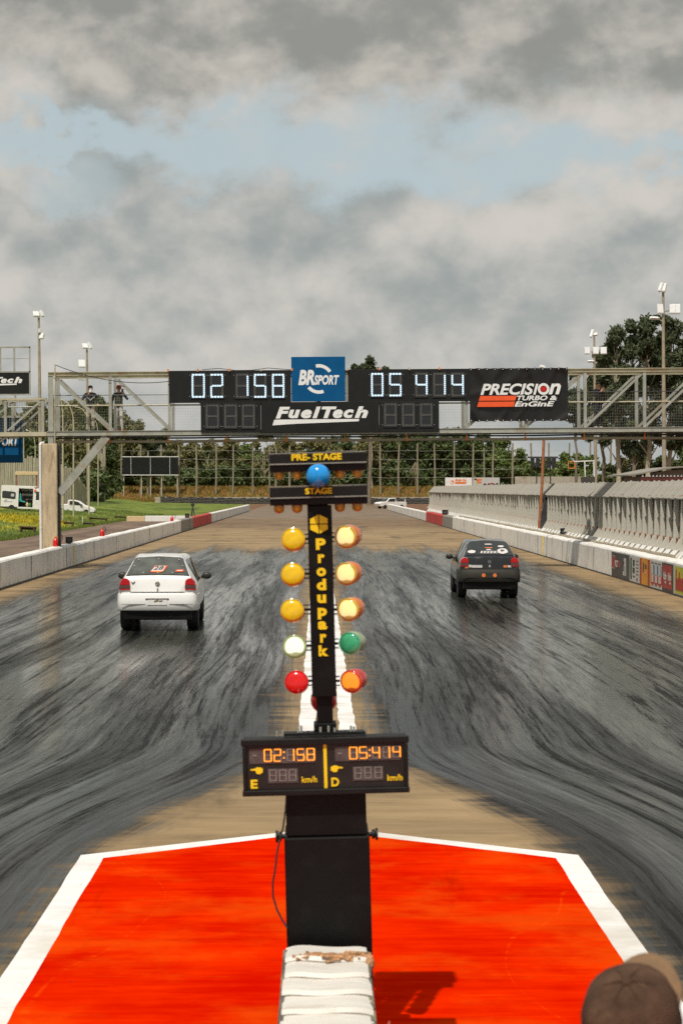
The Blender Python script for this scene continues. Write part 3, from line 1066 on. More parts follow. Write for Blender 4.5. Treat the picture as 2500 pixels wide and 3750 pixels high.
pp = [2239, 2271, 2305, 2342, 2382, 2423.5, 2465.5, 2520]
for a, b_, base, dr, lab in zip(pp, pp[1:], (m_brownp, m_greyp, m_lightp, m_orangep, m_lightp, m_brownp, m_lightp), (d1, d2, d3, d4, d5, d6, d7),
                                ('dark brown poster with red blocks, farthest along the right wall', 'dark grey poster with one pale upright mark on the right wall',
                                 'pale grey poster with a green stripe and small text on the right wall', 'orange poster with red side bands on the right wall',
                                 'pale poster with rows of blue and red blocks on the right wall', 'brown poster with two tall red panels on the right wall',
                                 'yellow-green poster with red scrawled writing at the photo edge')):
    poster(lab, a, b_, base, dr)

# ------------------------------------------------------------------ timing gantry over the track
GY = 60.0
TILT = 0.007
GLOC, GROT = (0, GY, CAM_H), (0, -TILT, 0)


def gl(px, py):
    return (px - VX) / 100.0, (VY - (py + TILT * (px - VX))) / 100.0


ZB0, ZB1 = 2.02, 2.20       # bottom chord
ZT0, ZT1 = 4.22, 4.36       # top chord
XL, XR = -9.85, 15.6
gan = thing('timing_gantry', 'grey steel truss gantry spanning the track, with mesh walkway and concrete pillars', 'gantry', GLOC, GROT)
DB = 1.5                    # depth of the gantry


def gpart(mb, name, mat, bevel=0.0):
    return mb.build(name, mat, gan, bevel=bevel, seg=1)


for yo in (0.0, DB):
    mb = MB()      # I-section top chord
    mb.box(XL, XR, yo - 0.07, yo + 0.07, ZT1 - 0.025, ZT1)
    mb.box(XL, XR, yo - 0.012, yo + 0.012, ZT0 + 0.025, ZT1 - 0.027)
    mb.box(XL, XR, yo - 0.07, yo + 0.07, ZT0, ZT0 + 0.023)
    gpart(mb, 'top_chord', m_steely)
    mb = MB()
    mb.box(XL - 0.05, XR, yo - 0.05, yo - 0.03, ZB0 + 0.02, ZB1 - 0.02)
    mb.box(XL - 0.05, XR, yo - 0.08, yo + 0.06, ZB1 - 0.018, ZB1)
    mb.box(XL - 0.05, XR, yo - 0.08, yo + 0.06, ZB0, ZB0 + 0.018)
    gpart(mb, 'bottom_chord', m_steel)
k = 0
xv = XL + 0.1
verts = []
while xv < XR:
    verts.append(xv)
    xv += 2.17
for i, xv in enumerate(verts):
    for yo in (0.0, DB):
        mb = MB()
        w = 0.11 if i else 0.19
        mb.box(xv - w / 2, xv - w / 2 + 0.02, yo - 0.05, yo + 0.05, ZB1 + 0.002, ZT0 - 0.002)
        mb.box(xv - w / 2 + 0.022, xv + w / 2, yo - 0.05, yo - 0.03, ZB1 + 0.002, ZT0 - 0.002)
        gpart(mb, 'upright', m_steel)
        if i + 1 < len(verts):
            a, b_ = verts[i], verts[i + 1]
            if (a + b_) / 2 < 2.5:
                p, q = (a + 0.12, yo, ZT0 - 0.05), (b_ - 0.05, yo, ZB1 + 0.05)
            else:
                p, q = (a + 0.05, yo, ZB1 + 0.05), (b_ - 0.08, yo, ZT0 - 0.05)
            mb = MB()
            mb.bar(p, q, 0.05, 0.085)
            gpart(mb, 'diagonal', m_steel)
for zz, r_ in ((3.13, 0.03), (3.51, 0.016)):
    mb = MB()
    mb.tube([(XL + 0.1, 0.09, zz), (XR, 0.09, zz)], r_, 6)
    gpart(mb, 'handrail', m_steely if r_ > 0.02 else m_dark)
mb = MB()
mb.box(XL, XR, 0.06, DB - 0.09, ZB1 - 0.075, ZB1 - 0.03)
gpart(mb, 'walkway_floor', m_dark)
for xf in verts[1:]:
    mb = MB()
    mb.bar((xf, 0.07, ZB0 + 0.05), (xf, DB - 0.06, ZB0 + 0.05), 0.06, 0.08)
    gpart(mb, 'cross_beam', m_steel)
mb = MB()          # welded wire guard: real wires
xw = XL + 0.12
while xw < XR:
    mb.bar((xw, 0.125, ZB1), (xw, 0.125, 3.51), 0.0035)
    xw += 0.062
for k in range(14):
    mb.bar((XL + 0.1, 0.131, ZB1 + 0.1 + k * 0.1), (XR, 0.131, ZB1 + 0.1 + k * 0.1), 0.003)
gpart(mb, 'guard_mesh', m_steel)
for zz, r_, mt in ((1.93, 0.030, m_dark), (1.80, 0.052, m_pipe)):
    mb = MB()
    pts = [(XL + 0.15 + i * 1.27, 0.14, zz + 0.012 * math.sin(i * 1.3)) for i in range(21)]
    mb.tube(pts, r_, 8)
    gpart(mb, 'conduit', mt)
for px in (402, 617, 832, 1050, 1265, 1490, 1710, 1925, 2140, 2362):
    x_, _ = gl(px, 1600)
    mb = MB()
    mb.lathe([(0.065, -0.035), (0.065, 0.035)], 8, mat=Matrix.Translation((x_, 0.14, 1.80)), axis='x')
    mb.box(x_ - 0.022, x_ + 0.022, 0.07, 0.10, 1.78, 2.0)
    gpart(mb, 'cable_tie', m_tie)
for px in (620, 728, 844, 960, 1073, 1275, 1390, 1500, 1610):
    x_, _ = gl(px, 1360)
    mb = MB()
    mb.box(x_ - 0.025, x_ + 0.025, -0.20, -0.08, ZT1 - 0.03, ZT1 + 0.07)
    gpart(mb, 'hook', m_tie if px % 3 else m_steely)
# concrete pillar under the left end, drain pipe, steel column and brace
mb = MB()
vs = []
for zz, sx in ((-CAM_H, 0.0), (1.72, 0.0)):
    pass
mb.box(-10.08, -9.52, -0.20, 0.42, -CAM_H - 0.05, 1.735)
gpart(mb, 'concrete_pillar', m_pillar, 0.02)
mb = MB()
mb.tube([(-10.12, -0.22, -CAM_H), (-10.12, -0.22, 1.70), (-10.10, -0.16, 1.76), (-10.0, -0.10, 1.775)], 0.048, 8)
gpart(mb, 'drain_pipe', m_white)
mb = MB()
mb.box(-9.86, -9.66, -0.05, 0.15, 1.735, ZB0 - 0.002)
gpart(mb, 'bearing_bracket', m_steel)
mb = MB()
mb.box(-9.50, -9.44, 0.0, 0.2, -CAM_H, 1.68)
gpart(mb, 'steel_column', m_dark)
mb = MB()          # U-channel brace
p, q = Vector((-9.46, -0.02, -0.08)), Vector((-7.72, -0.02, 1.99))
mb.bar(p, q, 0.03, 0.27)
n_ = Vector((-(q - p).z, 0, (q - p).x)).normalized() * 0.135
for s_ in (1, -1):
    mb.bar(p + n_ * s_ + Vector((0, .06, 0)), q + n_ * s_ + Vector((0, .06, 0)), 0.16, 0.018)
gpart(mb, 'brace', m_steel)
mb = MB()
mb.box(15.0, 15.6, -0.2, 0.42, -CAM_H - 0.05, ZB0 - 0.002)
gpart(mb, 'concrete_pillar', m_pillar, 0.02)
# lower side walkway running off to the left
mb = MB()
zt = 3.42
for yo in (0.0, DB):
    mb.box(-17, XL - 0.06, yo - 0.06, yo + 0.06, zt - 0.07, zt)
    mb.box(-17, XL - 0.06, yo - 0.06, yo + 0.06, ZB0 + 0.0, ZB0 + 0.15)
gpart(mb, 'side_chord', m_steely)
for xv, xn in ((-10.05, -11.42), (-11.42, -12.9), (-12.9, -14.4), (-14.4, -15.9)):
    for yo in (0.0, DB):
        mb = MB()
        mb.box(xv - 0.05, xv + 0.05, yo - 0.04, yo + 0.04, ZB0 + 0.152, zt - 0.072)
        gpart(mb, 'upright', m_steel)
        mb = MB()
        mb.bar((xv - 0.05, yo, zt - 0.1), (xn + 0.08, yo, ZB0 + 0.2), 0.05, 0.075)
        gpart(mb, 'diagonal', m_steel)
mb = MB()
xw = -17
while xw < XL - 0.1:
    mb.bar((xw, 0.10, ZB0 + 0.15), (xw, 0.10, zt - 0.07), 0.005)
    xw += 0.062
mb.tube([(-17, 0.09, 3.10), (XL - 0.1, 0.09, 3.10)], 0.025, 6)
for k in range(12):
    mb.bar((-17, 0.106, ZB0 + 0.2 + k * 0.1), (XL - 0.1, 0.106, ZB0 + 0.2 + k * 0.1), 0.004)
gpart(mb, 'guard_mesh', m_steel)
mb = MB()
mb.box(-17, XL - 0.06, 0.07, DB - 0.07, ZB0 + 0.06, ZB0 + 0.11)
gpart(mb, 'walkway_floor', m_dark)
# sagging cable from a thin mast at the left end
mb = MB()
a, b_ = Vector((-9.58, -0.1, 4.62)), Vector((-4.2, -0.12, 4.22))
mb.tube([(-9.60, -0.1, 1.75), (-9.58, -0.1, 4.62)], 0.022, 6)
gpart(mb, 'thin_mast', m_steely)
mb = MB()
mb.tube([a.lerp(b_, i / 16) - Vector((0, 0, 3.0 * (i / 16) * (1 - i / 16) * 0.62)) for i in range(17)], 0.014, 5)
pts = [(-4.2 + i * 0.6, -0.12, 4.40 + 0.05 * math.sin(i * 1.9)) for i in range(9)]
mb.tube(pts, 0.012, 5)
gpart(mb, 'cable', m_dark)


# ------------------------------------------------------------------ boards hung on the gantry
def gboard(name, label, cat, x0, y0, x1, y1, mat, group=None, dep=0.10, yoff=-0.13, bevel=0.006):
    a, zt_ = gl(x0, y0)
    b_, zb_ = gl(x1, y1)
    cx, w = (a + b_) / 2, (b_ - a)
    r = thing(name, label, cat, (cx, GY + yoff, CAM_H + zb_ + TILT * cx), GROT, group)
    h = zt_ - zb_
    mb = MB()
    mb.box(-w / 2, w / 2, -0.0, dep, 0, h)
    mb.build('panel', mat, r, bevel=bevel, seg=1)
    return r, cx, zb_, w, h


def gdigits(r, cx, zb, digits):
    """digits: (px0, px1, py0, py1, char)"""
    for x0, x1, y0, y1, ch in digits:
        a, zt_ = gl(x0, y0)
        b_, zb_ = gl(x1, y1)
        a, b_, zt_, zb_ = a - cx, b_ - cx, zt_ - zb, zb_ - zb
        mb = MB()
        mb.box(a - 0.04, b_ + 0.04, -0.028, -0.001, zb_ - 0.05, zt_ + 0.04)
        fr = mb.build('digit', m_pane, r, bevel=0.004, seg=1)
        mb = MB()
        seg_digit(mb, a, b_, zb_, zt_, 0.062, ch, -0.030, on=0, off=1, dep=0.012)
        mb.build('segments', [m_led, m_ledoff], fr)
        mb = MB()
        for sx in (a - 0.07, b_ + 0.07):
            for sz in (zb_ + 0.05, zt_ - 0.05):
                mb.ico((sx, -0.008, sz), 0.011, seg=6, rings=4)
        mb.build('screw', m_lampwhite, fr)


yt, yb = 1370.5, 1457.0
r, cx, zb, w, h = gboard('time_board', 'large black time board reading 02 158 on the gantry, left of the blue sign', 'scoreboard', 621, 1359, 1066, 1473, m_blackb)
gdigits(r, cx, zb, [(704, 752, yt, yb, '0'), (772, 819, yt, yb, '2'), (865, 911, yt, yb, '1'), (931, 976, yt, yb, '5'), (997, 1042, yt, yb, '8')])
r, cx, zb, w, h = gboard('time_board', 'large black time board reading 05 414 on the gantry, right of the blue sign', 'scoreboard', 1274, 1354, 1718, 1469, m_blackb)
yt, yb = 1367.5, 1452.0
gdigits(r, cx, zb, [(1358, 1403, yt, yb, '0'), (1424, 1469, yt, yb, '5'), (1520, 1564, yt, yb, '4'), (1585, 1630, yt, yb, '1'), (1651, 1696, yt, yb, '4')])
r, cx, zb, w, h = gboard('speed_board', 'smaller black board with three unlit digits, left of the white-lettered black sign', 'scoreboard', 737, 1475.5, 956, 1583, m_blackb, yoff=-0.15)
yt, yb = 1483, 1567
gdigits(r, cx, zb, [(756, 803, yt, yb, ' '), (823, 869, yt, yb, ' '), (888, 934, yt, yb, ' ')])
r, cx, zb, w, h = gboard('speed_board', 'smaller black board with three unlit digits, right of the white-lettered black sign', 'scoreboard', 1388, 1470.5, 1606, 1581, m_blackb, yoff=-0.15)
yt, yb = 1479, 1561
gdigits(r, cx, zb, [(1406, 1451, yt, yb, ' '), (1471, 1516, yt, yb, ' '), (1537, 1581, yt, yb, ' ')])

# white-on-black sign in the middle
r, cx, zb, w, h = gboard('sponsor_sign', 'wide black sign with slanted white lettering in the middle of the gantry', 'sign', 957, 1474, 1387, 1583, m_blackb, yoff=-0.16)


def gbox(cx, zb, x0, y0, x1, y1):
    a, zt_ = gl(x0, y0)
    b_, zb_ = gl(x1, y1)
    return a - cx, b_ - cx, zb_ - zb, zt_ - zb


def fueltech(r, box, y):
    x0, x1, z0, z1 = box
    W, Hh = x1 - x0, z1 - z0
    base = z0 + Hh * 0.37
    for ch, a, b_, top in (('F', 0.035, 0.185, 1.0), ('u', 0.168, 0.292, 0.84), ('e', 0.298, 0.412, 0.84), ('l', 0.418, 0.505, 1.0), ('T', 0.512, 0.672, 1.0), ('e', 0.630, 0.735, 0.84), ('c', 0.742, 0.850, 0.84), ('h', 0.856, 0.998, 1.0)):
        lettering(ch, x0 + W * a, x0 + W * b_, base, z0 + Hh * top, y, m_whitel, r, bold=0.05, shear=0.25)
    mb = MB()      # the long foot under the letters
    mb.prism([(x0, z0), (x0 + W * 0.25, z0 + Hh * 0.08), (x0 + W * 0.90, z0 + Hh * 0.19), (x0 + W * 0.905, z0 + Hh * 0.32), (x0 + W * 0.02, z0 + Hh * 0.31)], y - 0.004, y)
    mb.build('underline', m_whitel, r)


fueltech(r, gbox(cx, zb, 998, 1491, 1348, 1556), -0.001)
# blue sign
r, cx, zb, w, h = gboard('sponsor_sign', 'square blue sign with white lettering and two arcs, highest on the gantry', 'sign', 1067.5, 1308.5, 1264, 1470, m_blue, yoff=-0.18)
b0 = gbox(cx, zb, 1093, 1356, 1153, 1411)
lettering('BR', b0[0], b0[1], b0[2], b0[3], -0.001, m_whitel, r, bold=0.045, shear=0.22)
b0 = gbox(cx, zb, 1150, 1375, 1242, 1410)
lettering('SPORT', b0[0], b0[1], b0[2], b0[3], -0.001, m_whitel, r, bold=0.04, shear=0.2)
for px, py, a0, a1 in ((1168, 1389, 33, 103), (1168, 1389, 219, 290)):
    mb = MB()
    x_, z_ = gl(px, py)
    x_ -= cx
    z_ -= zb
    n = 12
    up_ = a0 < 100
    for i in range(n):
        t0, t1 = R(a0 + (a1 - a0) * i / n), R(a0 + (a1 - a0) * (i + 1) / n)
        ri, ro = 0.42, 0.54
        sh = 0.0
        mb.prism([(x_ + sh + ri * math.cos(t0), z_ + ri * math.sin(t0)), (x_ + sh + ro * math.cos(t0), z_ + ro * math.sin(t0)),
                  (x_ + sh + ro * math.cos(t1), z_ + ro * math.sin(t1)), (x_ + sh + ri * math.cos(t1), z_ + ri * math.sin(t1))], -0.005, -0.001)
    mb.build('arc', m_whitel, r)
# black banner with folds
a, zt_ = gl(1718, 1349)
b_, zb_ = gl(2077, 1543)
cx = (a + b_) / 2
r = thing('banner', 'large creased black vinyl banner with white and red lettering on the right of the gantry', 'banner', (cx, GY - 0.13, CAM_H + zb_ + TILT * cx), GROT)
w, h = b_ - a, zt_ - zb_
mb = MB()
nx_, nz_ = 90, 48
vs = []
for j in range(nz_ + 1):
    for i in range(nx_ + 1):
        u, v = i / nx_, j / nz_
        x_ = (u - .5) * w
        z_ = v * h
        fold = 0.0
        for (fx, fv, ang, amp, wd) in ((.08, 1, -.5, .05, .05), (.32, 1, .55, .05, .04), (.55, 1, .7, .045, .05), (.60, 1, -.4, .04, .04), (.95, 1, -.9, .06, .05), (.88, 1, .4, .04, .03),
                                       (.12, 0, -.7, .05, .04), (.30, 0, .5, .05, .03), (.45, 0, .6, .04, .03), (.93, 0, .9, .06, .05), (.22, 0, -.9, .05, .05), (.75, 0, -.2, .035, .04), (.02, .5, 1.2, .03, .04)):
            d_ = (u - fx) * math.cos(ang) - (v - fv) * math.sin(ang) * 0.6
            fade = math.exp(-abs(v - fv) * 2.6)
            fold += amp * fade * math.exp(-(d_ / wd) ** 2)
        fold += 0.012 * math.sin(u * 37 + 3 * v) * (0.3 + abs(v - .5))
        edge_ = 0.02 * abs(math.sin(u * math.pi * 12)) * (1 if j in (0, nz_) else 0)
        vs.append((x_, -fold * 0.9 + 0.02, z_ + (edge_ if j == 0 else -edge_)))
mb.add(vs, [(q * (nx_ + 1) + i, q * (nx_ + 1) + i + 1, (q + 1) * (nx_ + 1) + i + 1, (q + 1) * (nx_ + 1) + i) for q in range(nz_) for i in range(nx_)])
mb.build('sheet', m_banner, r, smooth=True)
mb = MB()
for i in range(13):
    for zz in (0.05, h - 0.05):
        mb.lathe([(0.018, -0.045), (0.018, -0.03)], 6, mat=Matrix.Translation(((i / 12 - .5) * (w - 0.1), 0.0, zz)), axis='y')
mb.build('eyelet', m_lampwhite, r)


def bl(x0, y0, x1, y1):
    """from the close-up crop of the banner (1568/400 px per source px, origin 1700,1350)"""
    k_ = 1568 / 400
    return gbox(cx, zb_, 1700 + x0 / k_, 1350 + y0 / k_, 1700 + x1 / k_, 1350 + y1 / k_)


yl = -0.075
bx = bl(222, 222, 850, 380)
lettering('PRECIS', bx[0], bx[1] + 0.36, bx[2], bx[3], yl, m_whitel, r, bold=0.03, shear=0.28)
bx = bl(975, 222, 1050, 378)
lettering('I', bx[0], bx[1] + 0.0, bx[2], bx[3], yl, m_whitel, r, bold=0.03, shear=0.28)
bx = bl(1195, 218, 1372, 372)
lettering('n', bx[0], bx[1], bx[2], bx[3], yl, m_whitel, r, bold=0.03, shear=0.28)
x0_, x1_, z0_, z1_ = bl(1040, 212, 1208, 382)
ox, oz, orr = (x0_ + x1_) / 2, (z0_ + z1_) / 2, (x1_ - x0_) / 2
mb = MB()
for i in range(28):
    t0, t1 = 2 * math.pi * i / 28, 2 * math.pi * (i + 1) / 28
    mb.prism([(ox + .58 * orr * math.cos(t0), oz + .58 * orr * math.sin(t0)), (ox + orr * math.cos(t0), oz + orr * math.sin(t0)),
              (ox + orr * math.cos(t1), oz + orr * math.sin(t1)), (ox + .58 * orr * math.cos(t1), oz + .58 * orr * math.sin(t1))], yl - 0.005, yl)
mb.build('ring_letter', m_whitel, r)
mb = MB()
mb.prism([(ox + .56 * orr * math.cos(2 * math.pi * i / 24) * (1 if i % 3 else .62), oz + .56 * orr * math.sin(2 * math.pi * i / 24) * (1 if i % 3 else .62)) for i in range(24)], yl - 0.005, yl)
mb.build('turbine', m_red, r)
for y0_, y1_, xa, xb_ in ((397, 462, 196, 718), (480, 550, 172, 695)):
    q0 = bl(xa, y0_, xb_, y1_)
    mb = MB()
    sh = 0.055
    mb.prism([(q0[0], q0[2]), (q0[1], q0[2]), (q0[1] + sh, q0[3]), (q0[0] + sh, q0[3])], yl - 0.005, yl)
    mb.build('red_bar', m_orange, r)
bx = bl(742, 392, 1180, 458)
lettering('TURBO', bx[0], bx[1], bx[2], bx[3], yl, m_whitel, r, bold=0.03, shear=0.25)
bx = bl(1212, 392, 1318, 458)
lettering('&', bx[0], bx[1], bx[2], bx[3], yl, m_whitel, r, bold=0.03, shear=0.15)
bx = bl(706, 474, 1282, 545)
lettering('EnGinE', bx[0], bx[1], bx[2], bx[3], yl, m_whitel, r, bold=0.03, shear=0.25)

# signs over the left side walkway
r, cx, zb, w, h = gboard('sponsor_sign', 'black sign ending in ech at the left photo edge above the side walkway', 'sign', -190, 1366, 108, 1442, m_blackb, yoff=-0.02)
fueltech(r, gbox(cx, zb, -130, 1382, 84, 1416), -0.001)
mb = MB()
mb.box(-w / 2 - 0.05, w / 2 + 0.05, 0.005, 0.05, h, h + 0.05)
mb.box(-w / 2 - 0.05, w / 2 + 0.05, 0.005, 0.05, -0.05, -0.002)
mb.box(w / 2 + 0.002, w / 2 + 0.05, 0.005, 0.05, 0, h + 0.95)
mb.box(-w / 2 - 0.05, -w / 2 - 0.002, 0.005, 0.05, 0, h + 0.95)
mb.box(-w / 2 - 0.05, w / 2 + 0.05, 0.005, 0.05, h + 0.90, h + 0.951)
for q in (54, 3, -90):
    x_ = gl(q, 1300)[0] - cx
    mb.box(x_ - 0.03, x_ + 0.03, 0.006, 0.049, h + 0.05, h + 0.9)
mb.box(-w / 2, w / 2, 0.015, 0.035, h + 0.50, h + 0.52)
mb.build('frame', m_steel, r)
r, cx, zb, w, h = gboard('sponsor_sign', 'blue sign ending in RT at the left photo edge, hanging below the side walkway', 'sign', -150, 1524, 48, 1691, m_blue, yoff=2.0)
q0 = gbox(cx, zb, -60, 1594, 34, 1628)
lettering('SPORT', q0[0], q0[1], q0[2], q0[3], -0.001, m_whitel, r, bold=0.04, shear=0.2)
mb = MB()
mb.box(-w / 2, -w / 2 + 0.06, 0.03, 0.09, h, h + 1.2)
mb.box(w / 2 - 0.3, w / 2 - 0.24, 0.03, 0.09, h, h + 1.2)
mb.box(-w / 2, w / 2, -0.45, 0.03, h + 0.002, h + 0.08)
mb.build('hanger', m_steel, r)
# small floodlight standing on the top chord
x_, _ = gl(1984, 1340)
r = thing('floodlight', 'small white floodlight standing on top of the gantry above the black banner', 'floodlight', (x_, GY, CAM_H + ZT1 + TILT * x_))
mb = MB()
mb.box(-0.10, 0.10, -0.05, 0.05, 0.03, 0.13, mat=Euler((R(-25), R(12), R(20))).to_matrix().to_4x4())
mb.build('housing', m_lampwhite, r, bevel=0.01)
mb = MB()
mb.box(-0.03, 0.03, -0.02, 0.02, 0.0, 0.04)
mb.build('bracket', m_steel, r)

# ------------------------------------------------------------------ starting tree in the foreground
TY = 8.2
TS = F / (TY - 0.16)      # px per metre at its front faces
TX = (1206 - VX) / TS + 0.0193
TT = 0.026       # it leans a little to the left
tree = thing('starting_tree', 'tall black drag-race starting tree with coloured lamps and a lit two-lane display', 'starting lights', (TX, TY, 0), (0, -TT, 0))


def tl(px, py):
    """pixel -> local x,z of the leaning tree"""
    x_ = (px - VX) / TS - TX
    z_ = CAM_H + (VY - py) / TS
    c_, s_ = math.cos(TT), math.sin(TT)
    return x_ * c_ + z_ * s_, -x_ * s_ + z_ * c_


def tpart(mb, name, mat, parent=None, bevel=0.0, smooth=False, seg=2):
    return mb.build(name, mat, parent or tree, bevel=bevel, smooth=smooth, seg=seg)


def zpy(py):
    return CAM_H + (VY - py) / TS


m_case = M("case_black", (0.007, 0.007, 0.0065), 0.5, var=0.25, vs=8, bump=0.06, bs=120, spec=0.3)
m_screen = M("screen_black", (0.012, 0.012, 0.011), 0.4, var=0.2, vs=8)
# pedestal: two boxes hinged together
mb = MB()
mb.box(-0.209, 0.209, -0.17, 0.17, 0.0, zpy(3064))
tpart(mb, 'lower_pedestal', m_black, bevel=0.008)
mb = MB()
mb.box(-0.197, 0.197, -0.155, 0.155, zpy(3061), zpy(2880))
tpart(mb, 'upper_pedestal', m_black, bevel=0.006)
for s_ in (-1, 1):
    mb = MB()
    zz = zpy(3068)
    mb.lathe([(0.012, 0.20), (0.012, 0.222), (0.024, 0.224), (0.024, 0.236), (0.012, 0.238), (0.028, 0.240), (0.028, 0.250)][::s_] if False else
             [(0.012, 0.20 * s_), (0.012, 0.222 * s_), (0.024, 0.224 * s_), (0.024, 0.236 * s_), (0.014, 0.238 * s_), (0.030, 0.241 * s_), (0.030, 0.252 * s_)], 12,
             mat=Matrix.Translation((0, -0.10, zz)), axis='x')
    tpart(mb, 'hinge_knob', m_case, smooth=True)
# display
xa, _ = tl(891, 2808)
xb_, _ = tl(1492, 2800)
zt_, zb_ = zpy(2703), zpy(2896)
dc = (xa + xb_) / 2
W = xb_ - xa
z0, z1 = zb_, zt_
dyf = -0.20     # front of the display in y
mb = MB()
mb.box(dc - W / 2, dc + W / 2, dyf + 0.012, dyf + 0.15, z0, z1)
disp = tpart(mb, 'display', m_case, bevel=0.006)
mb = MB()
fw = 0.020
mb.box(dc - W / 2 - 0.006, dc + W / 2 + 0.006, dyf - 0.02, dyf + 0.010, z1 - 0.022, z1 + 0.010)
mb.box(dc - W / 2 - 0.004, dc + W / 2 + 0.004, dyf - 0.02, dyf + 0.010, z0 - 0.008, z0 + 0.020)
mb.box(dc - W / 2, dc - W / 2 + fw, dyf - 0.018, dyf + 0.010, z0 + 0.021, z1 - 0.023)
mb.box(dc + W / 2 - fw, dc + W / 2, dyf - 0.018, dyf + 0.010, z0 + 0.021, z1 - 0.023)
tpart(mb, 'bezel', m_case, disp, bevel=0.004)
mb = MB()
mb.box(dc - W / 2 + fw, dc + W / 2 - fw, dyf, dyf + 0.011, z0 + 0.021, z1 - 0.023)
tpart(mb, 'screen', m_screen, disp)
K = 1568 / 700.0


def dl(x, y):
    """crop of the display (origin 850,2650) -> local"""
    return tl(850 + x / K, 2650 + y / K)


def dbox(x0, y0, x1, y1):
    a = dl(x0, (y0 + y1) / 2)
    b2 = dl(x1, (y0 + y1) / 2)
    c_ = dl((x0 + x1) / 2, y0)
    d_ = dl((x0 + x1) / 2, y1)
    return a[0], b2[0], d_[1], c_[1]


ys_ = dyf - 0.001
x0, x1, za, zc = dbox(752, 145, 782, 536)
mb = MB()
mb.box(x0 - 0.0005, x1 - 0.003, ys_ - 0.004, ys_, z0 + 0.022, z1 - 0.024)
tpart(mb, 'divider', m_yellow, disp)
for bx in ((145, 190, 685, 312), (842, 172, 1382, 290), (297, 356, 541, 473), (988, 338, 1236, 452)):
    x0, x1, za, zc = dbox(*bx)
    mb = MB()
    mb.box(x0, x1, ys_ - 0.003, ys_, za, zc)
    tpart(mb, 'digit_window', m_dispwin, disp)
yd = ys_ - 0.004


def dots_digit(mb, x0, x1, z0, z1, ch, on, off, r_, y, n=4):
    """seven-segment digit drawn with round LED dots"""
    zm = (z0 + z1) / 2
    segs = {'a': ((x0, z1), (x1, z1)), 'd': ((x0, z0), (x1, z0)), 'g': ((x0, zm), (x1, zm)), 'f': ((x0, zm), (x0, z1)),
            'b': ((x1, zm), (x1, z1)), 'e': ((x0, z0), (x0, zm)), 'c': ((x1, z0), (x1, zm))}
    for k_, (p, q) in segs.items():
        lit = k_ in SEG[ch]
        nn_ = n if k_ in 'adg' else n + 1
        for i in range(nn_):
            f = (i + 0.5) / nn_
            cx_, cz_ = p[0] + (q[0] - p[0]) * f, p[1] + (q[1] - p[1]) * f
            rr = r_ * (1.0 if lit else 0.85)
            yy_ = y - (0.004 if lit else 0.0)
            mb.prism([(cx_ + rr * math.cos(2 * math.pi * q_ / 8), cz_ + rr * math.sin(2 * math.pi * q_ / 8)) for q_ in range(8)], yy_ - 0.003, yy_, on if lit else off)


def row(txt, boxes, mats, r_=0.0030):
    for ch, bx in zip(txt, boxes):
        x0, x1, za, zc = dbox(*bx)
        mb = MB()
        dots_digit(mb, x0 + r_, x1 - r_, za + r_, zc - r_, ch, 0, 1, r_, yd)
        tpart(mb, 'digit', mats, disp)


am = [m_amberled, m_greyled]
row('02158', [(262, 195, 327, 300), (342, 193, 405, 299), (450, 192, 512, 296), (530, 190, 594, 292), (610, 187, 678, 290)], am)
row('05414', [(957, 176, 1025, 280), (1038, 174, 1106, 276), (1144, 174, 1208, 275), (1232, 172, 1290, 272), (1310, 170, 1377, 265)], am)
row('   ', [(306, 364, 368, 460), (386, 362, 448, 460), (466, 360, 528, 458)], am)
row('   ', [(1000, 344, 1060, 442), (1080, 340, 1140, 438), (1163, 338, 1226, 436)], am)
for x_, y_ in ((427, 222), (427, 268), (1124, 204), (1124, 250)):
    q = dl(x_, y_)
    mb = MB()
    mb.lathe([(0.0034, yd - 0.005), (0.0034, yd)], 8, mat=Matrix.Translation((q[0], 0, q[1])), axis='y')
    tpart(mb, 'colon_dot', m_amberled, disp)
mb = MB()
for x_, y_ in ((188, 250), (882, 232)):
    q = dl(x_, y_)
    for k_ in (-1, 0, 1):
        mb.box(q[0] + k_ * 0.007 - 0.002, q[0] + k_ * 0.007 + 0.002, yd - 0.003, yd, q[1] - 0.003, q[1] + 0.003)
tpart(mb, 'minus_sign', m_greyled, disp)
for txt, bx in (('E', (155, 448, 212, 520)), ('D', (812, 430, 876, 502)), ('km/h', (572, 420, 696, 470)), ('km/h', (1268, 404, 1392, 455))):
    x0, x1, za, zc = dbox(*bx)
    lettering(txt, x0, x1, za, zc, ys_, m_yellow, disp, bold=0.035 if len(txt) == 1 else 0.015, depth=0.003)
for flip, bx in ((1, (152, 346, 254, 404)), (-1, (808, 330, 908, 386))):
    x0, x1, za, zc = dbox(*bx)
    hand = [(0, .62), (.06, .54), (.38, .54), (.44, .40), (.48, .12), (.60, .02), (.82, .06), (.90, .22), (1.0, .26), (1.0, .82), (.90, .84), (.80, .96), (.52, .98), (.46, .90), (.36, .80), (.06, .74)]
    pts = [((x0 + u * (x1 - x0)) if flip > 0 else (x1 - u * (x1 - x0)), za + v * (zc - za)) for u, v in hand]
    mb = MB()
    mb.prism(pts if flip > 0 else pts[::-1], ys_ - 0.003, ys_)
    tpart(mb, 'pointing_hand', m_yellow, disp)
